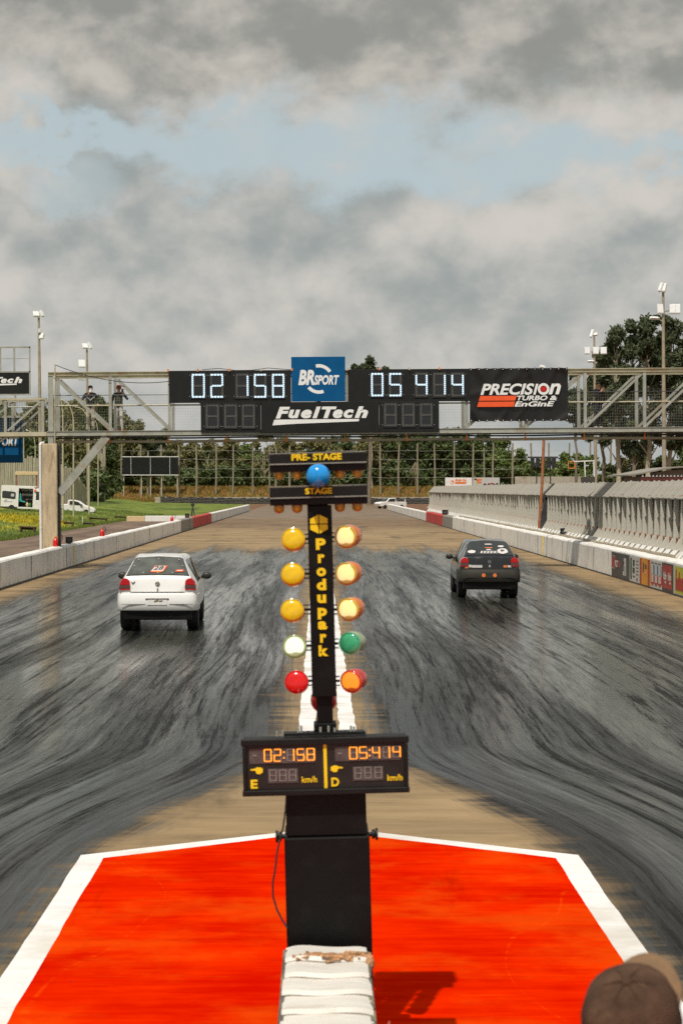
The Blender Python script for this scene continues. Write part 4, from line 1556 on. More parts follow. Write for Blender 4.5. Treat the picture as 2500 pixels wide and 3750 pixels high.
# clutter on top of the display
mb = MB()
mb.box(dc - 0.20, dc + 0.20, -0.14, -0.06, z1 + 0.011, z1 + 0.024)
tpart(mb, 'mounting_rail', m_case)
for x_ in (-0.235, -0.205, -0.13, -0.115, -0.02, 0.02, 0.05, 0.13, 0.145, 0.20):
    mb = MB()
    mb.lathe([(0.006, 0.0), (0.006, random.uniform(0.025, 0.05))], 7, mat=Matrix.Translation((dc + x_, -0.11, z1 + 0.008)))
    tpart(mb, 'bolt', m_steel)
xm = tl(1190, 2650)[0]
mb = MB()
mb.box(xm - 0.056, xm + 0.056, -0.10, 0.0, z1 + 0.026, zpy(2655))
tpart(mb, 'mast_foot', m_black, bevel=0.004)
mb = MB()
mb.box(xm - 0.040, xm + 0.040, -0.085, -0.01, zpy(2655), zpy(2545))
tpart(mb, 'lower_mast', m_black, bevel=0.003)
mb = MB()
mb.box(xm - 0.060, xm + 0.060, -0.115, -0.005, zpy(2556), zpy(1850))
mast = tpart(mb, 'mast', m_black, bevel=0.004)
mb = MB()
mb.lathe([(0.03, 0.0), (0.058, 0.02), (0.066, 0.06), (0.066, 0.10)], 20, mat=Matrix.Translation((xm - 0.004, 0.0, zpy(2585))), axis='y')
tpart(mb, 'rear_lamp', m_red, smooth=True)

# logo and vertical lettering on the mast
yl = -0.116
hx, hz = tl(1167.5, 1920)
mb = MB()
for sx in (-1, 1):
    for sz in (-1, 1):
        q = [(0.0025, 0.0025), (0.043, 0.0025), (0.043, 0.026), (0.0025, 0.047)]
        q = [(hx + sx * a, hz + sz * b2) for a, b2 in q]
        mb.prism(q if sx * sz > 0 else q[::-1], yl - 0.003, yl)
tpart(mb, 'hexagon_logo', m_yellow, mast)
KL = 1568 / 550.0


def ml(x, y, y0):
    return tl(900 + x / KL, y0 + y / KL)


for ch, x0_, ya_, x1_, yb2, oy in (('P', 730, 1062, 833, 1182, 1600), ('r', 752, 1228, 823, 1320, 1600), ('o', 738, 1370, 837, 1460, 1600), ('d', 740, 1486, 838, 1606, 1600),
                                   ('u', 745, 227, 838, 316, 2100), ('p', 750, 366, 846, 486, 2100), ('a', 752, 506, 848, 594, 2100), ('r', 775, 640, 842, 730, 2100), ('k', 760, 758, 862, 872, 2100)):
    a = ml(x0_, (ya_ + yb2) / 2, oy)
    b2 = ml(x1_, (ya_ + yb2) / 2, oy)
    c_ = ml((x0_ + x1_) / 2, ya_, oy)
    d_ = ml((x0_ + x1_) / 2, yb2, oy)
    lettering(ch, a[0], b2[0], d_[1], c_[1], yl, m_yellow, mast, bold=0.05, depth=0.003)


# lamps
def lens_mat(name, col, emit=0.0, ecol=None, rim=None):
    """tinted lens over a reflector: lit in the middle when the lamp is on"""
    mt, t, b = new_mat(name)
    tcn = t.node('ShaderNodeTexCoord')
    x, y, z = t.sep(tcn.outputs['Object'])
    rr = t.m('SQRT', t.m('ADD', t.m('MULTIPLY', x, x), t.m('MULTIPLY', z, z)))
    n1 = t.noise(tcn.outputs['Object'], 26.0, 3.0, 0.5)
    c = t.mix(t.ss(n1, 0.30, 0.70), tuple(v * 0.86 for v in col), tuple(min(1, v * 1.08) for v in col))
    ribs = t.m('SINE', t.m('MULTIPLY', rr, 900.0))
    c = t.mix(t.ss(ribs, 0.2, 1.0, 0.0, 0.22), c, tuple(v * 0.55 for v in col))
    low = t.m('SUBTRACT', rr, t.m('MULTIPLY', z, 0.22))
    c = t.mix(t.ss(low, 0.053, 0.066), c, rim or tuple(v * 0.5 for v in col))
    t.l.new(c, b.inputs['Base Color'])
    b.inputs['Roughness'].default_value = 0.16
    b.inputs['Coat Weight'].default_value = 0.5
    b.inputs['Coat Roughness'].default_value = 0.05
    if emit:
        n2 = t.noise(tcn.outputs['Object'], 18.0, 2.0, 0.5)
        f = t.m('MULTIPLY', t.ss(rr, 0.051, 0.044), t.ss(t.m('ADD', z, t.m('MULTIPLY', t.m('SUBTRACT', n2, 0.5), 0.05)), -0.034, -0.022, 0.12, 1.0))
        b.inputs['Emission Color'].default_value = (*ecol, 1)
        t.l.new(t.m('MULTIPLY', f, emit), b.inputs['Emission Strength'])
    return mt


m_amber = lens_mat("amber_lens", (0.80, 0.52, 0.006), rim=(0.55, 0.14, 0.004))
m_amberlit = lens_mat("amber_lens_lit", (0.80, 0.50, 0.03), 0.72, (1.0, 0.86, 0.52), rim=(0.60, 0.18, 0.01))
m_greenl = lens_mat("green_lens", (0.05, 0.42, 0.20), rim=(0.35, 0.55, 0.38))
m_greenlit = lens_mat("green_lens_lit", (0.40, 0.52, 0.22), 0.85, (1.0, 0.97, 0.88), rim=(0.25, 0.34, 0.10))
m_redl = lens_mat("red_lens", (0.70, 0.006, 0.005), rim=(0.45, 0.004, 0.006))
m_redlit = lens_mat("red_lens_lit", (0.75, 0.05, 0.01), 0.8, (1.0, 0.42, 0.03), rim=(0.70, 0.01, 0.005))
m_bluel = lens_mat("blue_lens", (0.008, 0.30, 0.78), rim=(0.01, 0.09, 0.38))
m_canamber = M("amber_can", (0.75, 0.17, 0.006), 0.15, var=0.2, vs=18, coat=0.5)
m_cangreen = M("green_can", (0.30, 0.40, 0.24), 0.2, var=0.25, vs=18, coat=0.5)
m_canred = M("red_can", (0.55, 0.01, 0.006), 0.2, var=0.2, vs=18, coat=0.5)
m_smallamber = M("small_amber_lamp", (0.48, 0.21, 0.012), 0.25, var=0.3, vs=30, coat=0.5)


def lamp(px, py, rpx, lens, can, yaw, pitch, label):
    x_, z_ = tl(px, py)
    o = bpy.data.objects.new('lamp', None)
    r0 = rpx / TS
    mb = MB()          # the lens: a shallow dome facing -y
    prof = [(r0 * 0.02, -0.015), (r0 * 0.40, -0.0138), (r0 * 0.70, -0.010), (r0 * 0.88, -0.0045), (r0 * 0.94, 0.0), (r0 * 0.955, -0.005), (r0 * 1.0, -0.004), (r0 * 1.0, 0.010), (r0 * 0.97, 0.014)]
    ln = mb
    ln.lathe(prof, 28, axis='y')
    l_o = ln.build('lamp', [lens], tree, smooth=True)
    l_o.location = (x_, -0.10, z_)
    l_o.rotation_euler = (pitch, 0, yaw)
    l_o['label'] = label
    mb = MB()
    prof = [(r0 * 0.99, 0.012), (r0 * 1.0, 0.030), (r0 * 0.97, 0.060), (r0 * 0.80, 0.095), (r0 * 0.45, 0.115), (r0 * 0.05, 0.12)]
    mb.lathe(prof, 24, axis='y')
    mb.build('lamp_can', can, l_o, smooth=True)
    mb = MB()
    s_ = 1 if x_ < xm else -1
    for zz in (0.0, 0.022, -0.022):
        mb.bar((x_ + s_ * r0 * 0.95, -0.06, z_ + zz), (xm - s_ * 0.055, -0.06, z_ + zz), 0.012 if zz == 0 else 0.006)
    tpart(mb, 'lamp_arm', m_case)


for i, (pl, pr, lm, rm_, can) in enumerate((((1073, 1977), (1266, 1968), m_amber, m_amberlit, m_canamber), ((1071, 2106), (1268, 2104), m_amber, m_amberlit, m_canamber),
                                            ((1069, 2239), (1276, 2236), m_amber, m_amberlit, m_canamber), ((1078, 2373), (1281, 2362), m_greenlit, m_greenl, m_cangreen),
                                            ((1085, 2503), (1286, 2501), m_redl, m_redlit, m_canred))):
    col = ('amber', 'amber', 'amber', 'green', 'red')[i]
    lamp(pl[0], pl[1], 43.5, lm, can, R(-4), R(-10), ('lit ' if i == 3 else 'unlit ') + col + ' lamp left of the mast')
    lamp(pr[0], pr[1], 43.0, rm_, can, R(-27), R(5), ('unlit ' if i == 3 else 'lit ') + col + ' lamp right of the mast')

# pre-stage and stage light bars
for (x0p, x1p, pt, pm, pb, txt, tb) in ((985, 1343, 1658, 1697, 1724, 'PRE- STAGE', (1067, 1661, 1251, 1686)), (987, 1346, 1780, 1821, 1847, 'STAGE', (1117, 1787, 1216, 1810))):
    xl_, zz = tl(x0p, (pt + pb) / 2)
    xr_, _ = tl(x1p, (pt + pb) / 2)
    z_t, z_m, z_b = zpy(pt), zpy(pm), zpy(pb)
    off = -(tl(1165, pt)[1] - zpy(pt))
    mb = MB()
    mb.box(xl_, xr_, -0.15, 0.05, z_m, z_t)
    mb.box(xl_, xr_, -0.135, 0.05, z_b, z_m - 0.002)
    bar = tpart(mb, 'light_bar', m_case, bevel=0.003)
    mb = MB()
    mb.box(xl_ + 0.002, xr_ - 0.002, -0.1545, -0.1505, z_m - 0.001, z_m + 0.004)
    mb.box(xl_ + 0.002, xr_ - 0.002, -0.149, -0.10, z_t + 0.001, z_t + 0.004)
    tpart(mb, 'edge_highlight', m_steel, bar)  # pale strips stand in for the highlight along the bar's lip edges
    a = tl(tb[0], (tb[1] + tb[3]) / 2)
    b2 = tl(tb[2], (tb[1] + tb[3]) / 2)
    c_ = zpy(tb[1]), zpy(tb[3])
    lettering(txt, a[0], b2[0], c_[1] + 0.002, c_[0] + 0.002, -0.151, m_yellow, bar, bold=0.04, depth=0.003)
    for px in (1020, 1087, 1245, 1309):
        x_, _ = tl(px, pb)
        mb = MB()
        mb.lathe([(0.020, 0.02), (0.026, 0.0), (0.0265, -0.014), (0.022, -0.026), (0.012, -0.034), (0.002, -0.037)][::-1], 14, mat=Matrix.Translation((x_, -0.10, z_b - 0.004)))
        tpart(mb, 'small_lamp', m_smallamber, bar, smooth=True)
# column behind the bars, top plate, blue lamp with its round black can
xt = tl(1160, 1780)[0]
mb = MB()
mb.box(xt - 0.052, xt + 0.052, -0.05, 0.03, zpy(1852), zpy(1652))
mb.box(xt - 0.045, xt + 0.049, -0.06, 0.03, zpy(1651), zpy(1646))
tpart(mb, 'top_mast', m_black)
bx_, bz_ = tl(1165, 1743)
mb = MB()
r0 = 44.0 / TS
mb.lathe([(r0 * 0.02, -0.034), (r0 * 0.35, -0.032), (r0 * 0.65, -0.024), (r0 * 0.88, -0.011), (r0 * 0.985, 0.003), (r0, 0.012), (r0 * 0.97, 0.016)], 28, axis='y')
bl_ = mb.build('blue_lamp', m_bluel, tree, smooth=True, loc=(bx_, -0.235, bz_))
mb = MB()
mb.lathe([(r0 * 0.99, 0.014), (r0 * 1.0, 0.03), (r0 * 1.0, 0.10)], 24, axis='y')
mb.build('lamp_can', m_case, bl_, smooth=True)
# loose cable down the left of the pedestal
mb = MB()
pts = [tl(*p) for p in ((1050, 2900), (1046, 2960), (1036, 3030), (1024, 3075), (1014, 3120), (1008, 3180), (999, 3230), (1000, 3280), (1015, 3330), (1034, 3365), (1052, 3392))]
mb.tube([(x_, -0.185 + 0.01 * math.sin(i), z_) for i, (x_, z_) in enumerate(pts)], 0.0048, 7)
tpart(mb, 'cable', m_rubber, smooth=True)

# ------------------------------------------------------------------ white dividing block in front of the tree
BZ = 0.75
m_block = M("white_coated_rubber", (0.66, 0.63, 0.58), 0.55, var=0.07, vs=5, bump=0.25, bs=22, stain=(0.50, 0.44, 0.36), ss=3.5, stretch=(0.5, 1.6, 1))
m_blockside = M("dirty_block_side", (0.12, 0.11, 0.085), 0.8, var=0.4, vs=6, stain=(0.32, 0.28, 0.18), ss=4)
blk = thing('dividing_block', 'worn white segmented dividing block between the lanes at the foot of the starting tree', 'barrier block', (0.035, 5.0, 0))
y_end = 7.95
seg_l = 0.255
k = 0
y1 = y_end - 5.0
while y1 > -2.9:
    y0 = y1 - seg_l
    wl, wr = -0.194 + random.uniform(-.008, .008), 0.196 + random.uniform(-.008, .008)
    mb = MB()
    nx_, ny_ = 14, 8
    vs = []
    for j in range(ny_ + 1):
        for i in range(nx_ + 1):
            u, v = i / nx_, j / ny_
            bow = 0.022 * (1 - (2 * u - 1) ** 2)           # the lip bows towards the viewer
            yy = y0 + v * seg_l - bow * (1 - 0.2 * v)
            lip = 0.012 * math.exp(-(v / 0.10) ** 2)
            zz = BZ - 0.012 * v + lip - 0.014 * abs(2 * u - 1) ** 6 + 0.004 * math.sin(u * 7 + k)
            vs.append((wl + (wr - wl) * u, yy, zz))
    mb.add(vs, [(j * (nx_ + 1) + i, j * (nx_ + 1) + i + 1, (j + 1) * (nx_ + 1) + i + 1, (j + 1) * (nx_ + 1) + i) for j in range(ny_) for i in range(nx_)])
    # rolled front lip of each segment
    fr = [vs[i] for i in range(nx_ + 1)]
    lo = [(p[0], p[1] - 0.012, p[2] - 0.018) for p in fr]
    lo2 = [(p[0], p[1] + 0.02, p[2] - 0.05) for p in fr]
    mb.add(fr + lo + lo2, [(i + 1, i, nx_ + 1 + i, nx_ + 2 + i) for i in range(nx_)] + [(nx_ + 2 + i, nx_ + 1 + i, 2 * nx_ + 2 + i, 2 * nx_ + 3 + i) for i in range(nx_)])
    mb.build('segment', m_block, blk, smooth=True)
    y1 = y0
    k += 1
mb = MB()
mb.box(-0.185, 0.188, -3.2, y_end - 5.0 - 0.03, 0.0, BZ - 0.035)
mb.build('core', m_blockside, blk, bevel=0.01)
for s_, xx in ((-1, -0.192), (1, 0.197)):      # frayed edge on both sides
    mb = MB()
    yy = -3.0
    while yy < y_end - 5.0 - 0.05:
        L_ = random.uniform(0.08, 0.25)
        mb.box(xx - 0.012, xx + 0.012, yy, min(yy + L_, y_end - 5.05), BZ - random.uniform(0.10, 0.22), BZ - 0.02)
        yy += L_ + random.uniform(0, 0.05)
    mb.build('frayed_edge', m_blockside, blk, bevel=0.004)
# torn patch across the end segment
m_torn = M("torn_layers", (0.40, 0.22, 0.11), 0.9, var=0.6, vs=25, stain=(0.05, 0.03, 0.02), ss=18)
mb = MB()
for i in range(70):
    u = random.random()
    x_ = -0.12 + 0.325 * u
    yy = 2.70 + 0.02 * math.sin(u * 9) + random.gauss(0, 0.016)
    z_ = BZ - 0.002 + 0.010 * random.random()
    mb.box(-random.uniform(0.012, 0.045), random.uniform(0.012, 0.045), -0.007, 0.010, -0.003, 0.006,
           mat=Matrix.Translation((x_, yy, z_)) @ Euler((random.uniform(-.6, .6), random.uniform(-.3, .3), random.uniform(-.6, .6))).to_matrix().to_4x4())
mb.build('torn_patch', m_torn, blk)
mb = MB()
mb.ico((0.205, 2.70, BZ - 0.03), (0.025, 0.05, 0.04), seg=8, rings=6)
mb.build('torn_corner', m_torn, blk)
mb = MB()      # red plastic sheet leaning on the right side of the block
pts = [(0.0, 0.0), (0.02, 0.45), (0.01, 0.9), (0.03, 1.3)]
vs = []
for yy, wob in ((0, 0.0), (0.35, 0.010), (0.7, -0.006), (1.1, 0.012), (1.5, 0.0), (1.62, 0.02)):
    for zz in (0.0, 0.3, 0.55, 0.69 - 0.02 * (yy < 1.5)):
        vs.append((wob + (0.7 - zz) * 0.05, yy, zz))
mb.add(vs, [(i * 4 + j, (i + 1) * 4 + j, (i + 1) * 4 + j + 1, i * 4 + j + 1) for i in range(5) for j in range(3)])
o = mb.build('plastic_sheet', M("faded_red_plastic", (0.62, 0.12, 0.08), 0.35, var=0.12), smooth=True, loc=(0.285, 5.35, 0.0))
o.modifiers.new('thickness', 'SOLIDIFY').thickness = 0.006
tag(o, 'faded red plastic sheet standing against the right side of the white dividing block', 'plastic sheet')

# ------------------------------------------------------------------ people
def skin_mesh(joints, bones, root):
    """joints: name -> (pos, radius); bones: (a, b, material index). A skinned, subdivided surface."""
    names = list(joints)
    idx = {n: i for i, n in enumerate(names)}
    me = bpy.data.meshes.new('skeleton')
    me.from_pydata([joints[n][0] for n in names], [(idx[a], idx[b]) for a, b, _ in bones], [])
    ob = bpy.data.objects.new('skeleton', me)
    COL.objects.link(ob)
    ob.modifiers.new('skin', 'SKIN').use_smooth_shade = True
    layer = me.skin_vertices[0].data
    for n in names:
        r = joints[n][1]
        layer[idx[n]].radius = r if isinstance(r, (tuple, list)) else (r, r)
        layer[idx[n]].use_root = n in root
    sb = ob.modifiers.new('sub', 'SUBSURF')
    sb.levels = sb.render_levels = 1
    dg = bpy.context.evaluated_depsgraph_get()
    out = bpy.data.meshes.new_from_object(ob.evaluated_get(dg))
    bpy.data.objects.remove(ob)
    bpy.data.meshes.remove(me)
    # material of every face = that of its nearest bone
    segs = [(Vector(joints[a][0]), Vector(joints[b][0]), m_) for a, b, m_ in bones]
    for p in out.polygons:
        c = p.center
        best, bm_ = 1e9, 0
        for a, b, m_ in segs:
            ab = b - a
            t_ = max(0, min(1, (c - a).dot(ab) / max(1e-9, ab.dot(ab))))
            d_ = (c - (a + ab * t_)).length
            if d_ < best:
                best, bm_ = d_, m_
        p.material_index = bm_
        p.use_smooth = True
    return out


def hand_bones(J, B, side, wrist, direction, curl, mi):
    """palm and five fingers of different length, each its own short chain"""
    d_ = Vector(direction).normalized()
    acr = d_.cross(Vector((0, 0, 1)))
    if acr.length < 0.2:
        acr = d_.cross(Vector((0, 1, 0)))
    acr.normalize()
    nrm = acr.cross(d_).normalized()
    w = Vector(wrist)
    palm = w + d_ * 0.075
    J[side + 'palm'] = (palm, (0.036, 0.020))
    B.append((side + 'wrist', side + 'palm', mi))
    for k, (off, ln) in enumerate(((-0.027, 0.060), (-0.009, 0.075), (0.009, 0.080), (0.027, 0.070))):
        a = palm + acr * off - d_ * 0.01
        b_ = palm + acr * off * 1.15 + d_ * ln * 0.55 - nrm * curl * 0.02
        c = b_ + d_ * ln * (0.55 - 0.5 * curl) - nrm * curl * 0.04
        for q, p in enumerate((a, b_, c)):
            J['%sf%d%d' % (side, k, q)] = (p, 0.0095 - 0.001 * q)
        B.append(('%sf%d0' % (side, k), '%sf%d1' % (side, k), mi))
        B.append(('%sf%d1' % (side, k), '%sf%d2' % (side, k), mi))
    a = w + d_ * 0.03 - acr * 0.024
    b_ = a + d_ * 0.035 - acr * 0.024
    c = b_ + d_ * 0.032
    for q, p in enumerate((a, b_, c)):
        J['%st%d' % (side, q)] = (p, 0.0115 - 0.001 * q)
    B.append((side + 't0', side + 't1', mi))
    B.append((side + 't1', side + 't2', mi))
    return ['%sf%d0' % (side, k) for k in range(4)] + [side + 't0']


def person(label, loc, rotz, mats, arms, legs, h=1.72, hair='hair', hairmat=None, jacket_stripe=None, group=None, lean=0.0, head_tilt=0.0, scale=1.0, hoodie=False, seat=False, category='person'):
    """faces -y before rotation; mats = (skin, top, trousers, shoes). arms: side -> (elbow, wrist, hand direction, curl)"""
    r = thing('person', label, category, loc, (0, 0, rotz), group)
    k = h / 1.72
    base = 0.0
    hipz = 0.92
    J, B = {}, []
    dz = -0.46 if seat else 0.0
    J['pelvis'] = ((0, 0.0, hipz + dz), (0.155, 0.115))
    J['waist'] = ((0, -0.01, 1.06 + dz), (0.145, 0.110))
    J['chest'] = ((0, -0.01 + lean * .5, 1.27 + dz), (0.180, 0.125))
    J['collar'] = ((0, 0.0 + lean, 1.42 + dz), (0.125, 0.085))
    J['neck'] = ((0, 0.0 + lean, 1.49 + dz), 0.056)
    J['skull_base'] = ((0, -0.02 + lean + head_tilt * .3, 1.55 + dz), (0.066, 0.076))
    J['skull'] = ((0, -0.012 + lean + head_tilt * .6, 1.63 + dz), (0.080, 0.098))
    J['crown'] = ((0, -0.005 + lean + head_tilt, 1.69 + dz), (0.062, 0.076))
    B += [('pelvis', 'waist', 1), ('waist', 'chest', 1), ('chest', 'collar', 1), ('collar', 'neck', 0), ('neck', 'skull_base', 0), ('skull_base', 'skull', 0), ('skull', 'crown', 0)]
    roots = ['pelvis']
    for s_, side in ((-1, 'l'), (1, 'r')):
        sh = Vector((s_ * 0.185, lean * .9, 1.40 + dz))
        el_, wr_, hd_, curl = arms[side]
        el_, wr_ = Vector(el_) + Vector((0, 0, dz)), Vector(wr_) + Vector((0, 0, dz))
        J[side + 'sh'] = (sh, 0.070)
        J[side + 'el'] = (el_, 0.052)
        J[side + 'wrist'] = (wr_, (0.036, 0.030))
        mid = wr_.lerp(el_, 0.12)
        J[side + 'cuff'] = (mid, 0.042)
        B += [('collar', side + 'sh', 1), (side + 'sh', side + 'el', 1), (side + 'el', side + 'cuff', 1), (side + 'cuff', side + 'wrist', 0)]
        roots += hand_bones(J, B, side, wr_, hd_, curl, 0)
        hp = Vector((s_ * 0.095, 0.0, 0.86 + dz))
        kn, an, toe = [Vector(v) for v in legs[side]]
        J[side + 'hip'] = (hp, 0.098)
        J[side + 'kn'] = (kn, 0.068)
        J[side + 'calf'] = (kn.lerp(an, 0.35), 0.066)
        J[side + 'an'] = (an, 0.050)
        J[side + 'heel'] = (an + Vector((0, 0.03, -0.055)), 0.042)
        J[side + 'ball'] = (toe.lerp(an, 0.3) * 1.0 + Vector((0, 0, -0.012)), (0.046, 0.036))
        J[side + 'toe'] = (toe, (0.040, 0.028))
        B += [('pelvis', side + 'hip', 2), (side + 'hip', side + 'kn', 2), (side + 'kn', side + 'calf', 2), (side + 'calf', side + 'an', 2), (side + 'an', side + 'heel', 3),
              (side + 'heel', side + 'ball', 3), (side + 'ball', side + 'toe', 3)]
    me = skin_mesh(J, B, roots)
    # face: nose, ears, brow and mouth added to the same surface
    bm = bmesh.new()
    bm.from_mesh(me)
    hc = Vector(J['skull'][0])

    def blob(c, rad, mi):
        q = bmesh.ops.create_icosphere(bm, subdivisions=1, radius=1.0, matrix=Matrix.Translation(hc + Vector(c)) @ Matrix.Diagonal((*rad, 1)))
        fs = {f for v in q['verts'] for f in v.link_faces}
        for f in fs:
            f.material_index = mi
            f.smooth = True
    blob((0, -0.100, -0.030), (0.014, 0.020, 0.024), 0)
    for s_ in (-1, 1):
        blob((s_ * 0.083, 0.005, -0.025), (0.010, 0.020, 0.033), 0)
        blob((s_ * 0.032, -0.090, 0.0), (0.013, 0.008, 0.007), 4)
        blob((s_ * 0.032, -0.092, 0.018), (0.020, 0.008, 0.005), 4)
    blob((0, -0.088, -0.070), (0.022, 0.010, 0.005), 5)
    bm.to_mesh(me)
    bm.free()
    for mt in (*mats, m_hair, m_redp):
        me.materials.append(mt)
    me.name = 'body'
    o = bpy.data.objects.new('body', me)
    COL.objects.link(o)
    o.parent = r
    r.scale = (k * scale,) * 3
    if hair == 'hair':
        mb = MB()
        n = 12
        mb.ico((hc.x, hc.y + 0.012, hc.z + 0.040), (0.089, 0.098, 0.080), seg=14, rings=8)
        keep = [f for f in mb.f if sum(mb.v[i][2] for i in f) / len(f) > hc.z + 0.028 or sum(mb.v[i][1] for i in f) / len(f) > hc.y + 0.03]
        mb.f = keep
        mb.mi = [0] * len(keep)
        mb.build('hair', hairmat or m_hair, r, smooth=True)
    elif hair == 'cap':
        cap(r, hc, hairmat)
    return r, J


def cap(r, hc, mat, back=False, detail=False, brim_mat=None):
    mb = MB()
    n = 24
    prof = [(1.0, -0.005), (1.01, 0.02), (0.98, 0.055), (0.86, 0.088), (0.60, 0.110), (0.30, 0.120), (0.03, 0.122)]
    rx, ry = 0.096, 0.112
    vs = []
    for q, z_ in prof:
        for k in range(n):
            a = 2 * math.pi * k / n
            pinch = 1.0 - 0.012 * abs(math.cos(3 * a)) ** 8
            vs.append((hc.x + rx * q * math.cos(a) * pinch, hc.y + 0.005 + ry * q * math.sin(a) * pinch, hc.z + 0.005 + z_))
    fs = [(i * n + k, i * n + (k + 1) % n, (i + 1) * n + (k + 1) % n, (i + 1) * n + k) for i in range(len(prof) - 1) for k in range(n)]
    fs.append(tuple((len(prof) - 1) * n + k for k in range(n)))
    mb.add(vs, fs)
    c = mb.build('cap', mat, r, smooth=True)
    mb = MB()
    m_ = 14
    vs = []
    for j, q in enumerate((0.98, 1.25, 1.55, 1.72)):
        for i in range(m_ + 1):
            a = math.pi + math.pi * ((0.20 + 0.60 * i / m_) if brim_mat else (0.12 + 0.76 * i / m_))
            x_ = rx * math.cos(a) * (0.98 + (0.0 if brim_mat else 0.05) * j)
            y_ = ry * math.sin(a) * q
            z_ = 0.018 + (0.007 if brim_mat else -0.012) * j - 0.018 * (2 * i / m_ - 1) ** 2
            vs.append((hc.x + x_, hc.y + 0.005 + y_, hc.z + z_))
    mb.add(vs, [(j * (m_ + 1) + i, (j + 1) * (m_ + 1) + i, (j + 1) * (m_ + 1) + i + 1, j * (m_ + 1) + i + 1) for j in range(3) for i in range(m_)])
    br = mb.build('brim', brim_mat or mat, c, smooth=True)
    br.modifiers.new('thickness', 'SOLIDIFY').thickness = 0.004
    mb = MB()
    mb.ico((hc.x, hc.y + 0.005, hc.z + 0.128), (0.011, 0.011, 0.006), seg=10, rings=6)
    mb.build('button', mat, c, smooth=True)
    if detail:
        mb = MB()
        for q in range(3):        # seams between the panels
            a = math.pi * q / 3 + 0.2
            pts = []
            for i in range(15):
                t_ = -1 + 2 * i / 14
                f = 1 - abs(t_) ** 2.6
                pts.append((hc.x + rx * 1.012 * t_ * math.cos(a), hc.y + 0.005 + ry * 1.012 * t_ * math.sin(a), hc.z + 0.012 + 0.118 * f ** 0.62))
            mb.tube(pts, 0.0011, 5)
        mb.build('seam', mat, c)
        mb = MB()
        mb.box(hc.x - 0.035, hc.x + 0.035, hc.y + 0.112, hc.y + 0.119, hc.z + 0.004, hc.z + 0.022)
        mb.build('strap', m_hair, c)
    return c


m_navy = M("navy_jacket", (0.020, 0.024, 0.030), 0.8, var=0.25)
m_beige = M("beige_trousers", (0.58, 0.50, 0.39), 0.85, var=0.1)
m_hoodie = M("dark_green_hoodie", (0.040, 0.045, 0.036), 0.85, var=0.3)
m_lgrey = M("light_grey_trousers", (0.66, 0.65, 0.63), 0.85, var=0.08)
m_shoeo = M("orange_shoes", (0.85, 0.20, 0.01), 0.5, var=0.1)
m_shoed = M("dark_shoes", (0.02, 0.02, 0.025), 0.6)
m_shoew = M("pale_shoes", (0.62, 0.58, 0.52), 0.6)
m_blackc = M("black_clothes", (0.011, 0.011, 0.013), 0.85, var=0.2)
m_jeans = M("dark_jeans", (0.014, 0.020, 0.032), 0.85, var=0.2)
m_capred = M("brown_red_cap", (0.22, 0.05, 0.03), 0.8)
m_capbrown = M("brown_cap_cloth", (0.085, 0.047, 0.030), 0.95, var=0.45, vs=14, stain=(0.20, 0.115, 0.07), ss=11, bump=0.5, bs=260, spec=0.15)
m_phone = M("white_phone", (0.75, 0.74, 0.75), 0.3)
m_phoned = M("dark_phone", (0.03, 0.035, 0.045), 0.25)
m_shirtw = M("white_shirt", (0.72, 0.72, 0.72), 0.8, var=0.05)
stand = {'l': ((-0.10, -0.015, 0.49), (-0.11, 0.02, 0.085), (-0.12, -0.13, 0.03)), 'r': ((0.10, -0.015, 0.49), (0.11, 0.02, 0.085), (0.12, -0.13, 0.03))}
PF = CAM_H + ZB1 - 0.03      # walkway level


def walk(px, dy):
    x_ = (px - VX) / F * (GY + dy)
    return Vector((x_, GY + dy, PF + TILT * x_))


def phone(r, J, side, mat, d=(0, -0.03, 0.02), s_=(0.04, 0.008, 0.075)):
    p = Vector(J[side + 'palm'][0]) + Vector(d)
    k = r.scale.x
    o_loc = r.matrix_basis @ p
    mb = MB()
    mb.box(-s_[0], s_[0], -s_[1], s_[1], -s_[2], s_[2])
    ph = mb.build('phone', mat, None, bevel=0.006)
    ph.location = o_loc
    ph.rotation_euler = (R(-8), R(6), r.rotation_euler.z)
    return ph


arms = {'l': ((-0.30, -0.14, 1.20), (-0.03, -0.25, 1.44), (0.25, 0.05, 0.9), 0.8), 'r': ((0.27, -0.03, 1.13), (0.29, -0.24, 1.00), (0.02, -0.9, -0.25), 0.9)}
r, J = person('dark-haired person in navy jacket with pale chevron and beige trousers on the gantry', walk(332, 0.42), R(6), (m_skin, m_navy, m_beige, m_shoed), arms, stand, h=1.70)
mb = MB()
for s_ in (-1, 1):
    mb.add([(s_ * 0.008, -0.165, 1.17), (s_ * 0.150, -0.135, 1.29), (s_ * 0.158, -0.128, 1.355), (s_ * 0.008, -0.162, 1.235)], [(0, 1, 2, 3) if s_ > 0 else (3, 2, 1, 0)])
o = mb.build('chevron', m_shirtw, r)
o.modifiers.new('thickness', 'SOLIDIFY').thickness = 0.012
tag(phone(r, J, 'l', m_phone, (0.02, -0.03, 0.04)), 'white phone held up by the person in the navy jacket', 'phone')
arms = {'l': ((-0.27, 0.03, 1.13), (-0.27, -0.06, 0.89), (0.02, -0.2, -0.9), 0.6), 'r': ((0.36, -0.10, 1.20), (0.20, -0.22, 1.40), (-0.05, -0.1, 0.9), 0.8)}
legs2 = {'l': ((-0.11, -0.02, 0.49), (-0.13, 0.02, 0.085), (-0.20, -0.12, 0.03)), 'r': ((0.10, -0.03, 0.49), (0.13, 0.02, 0.085), (0.15, -0.13, 0.03))}
r, J = person('person in a reddish cap, dark hoodie, light grey trousers and orange shoes on the gantry', walk(436, 0.42), R(-6), (m_skin, m_hoodie, m_lgrey, m_shoeo), arms, legs2, h=1.70, hair='cap', hairmat=m_capred)
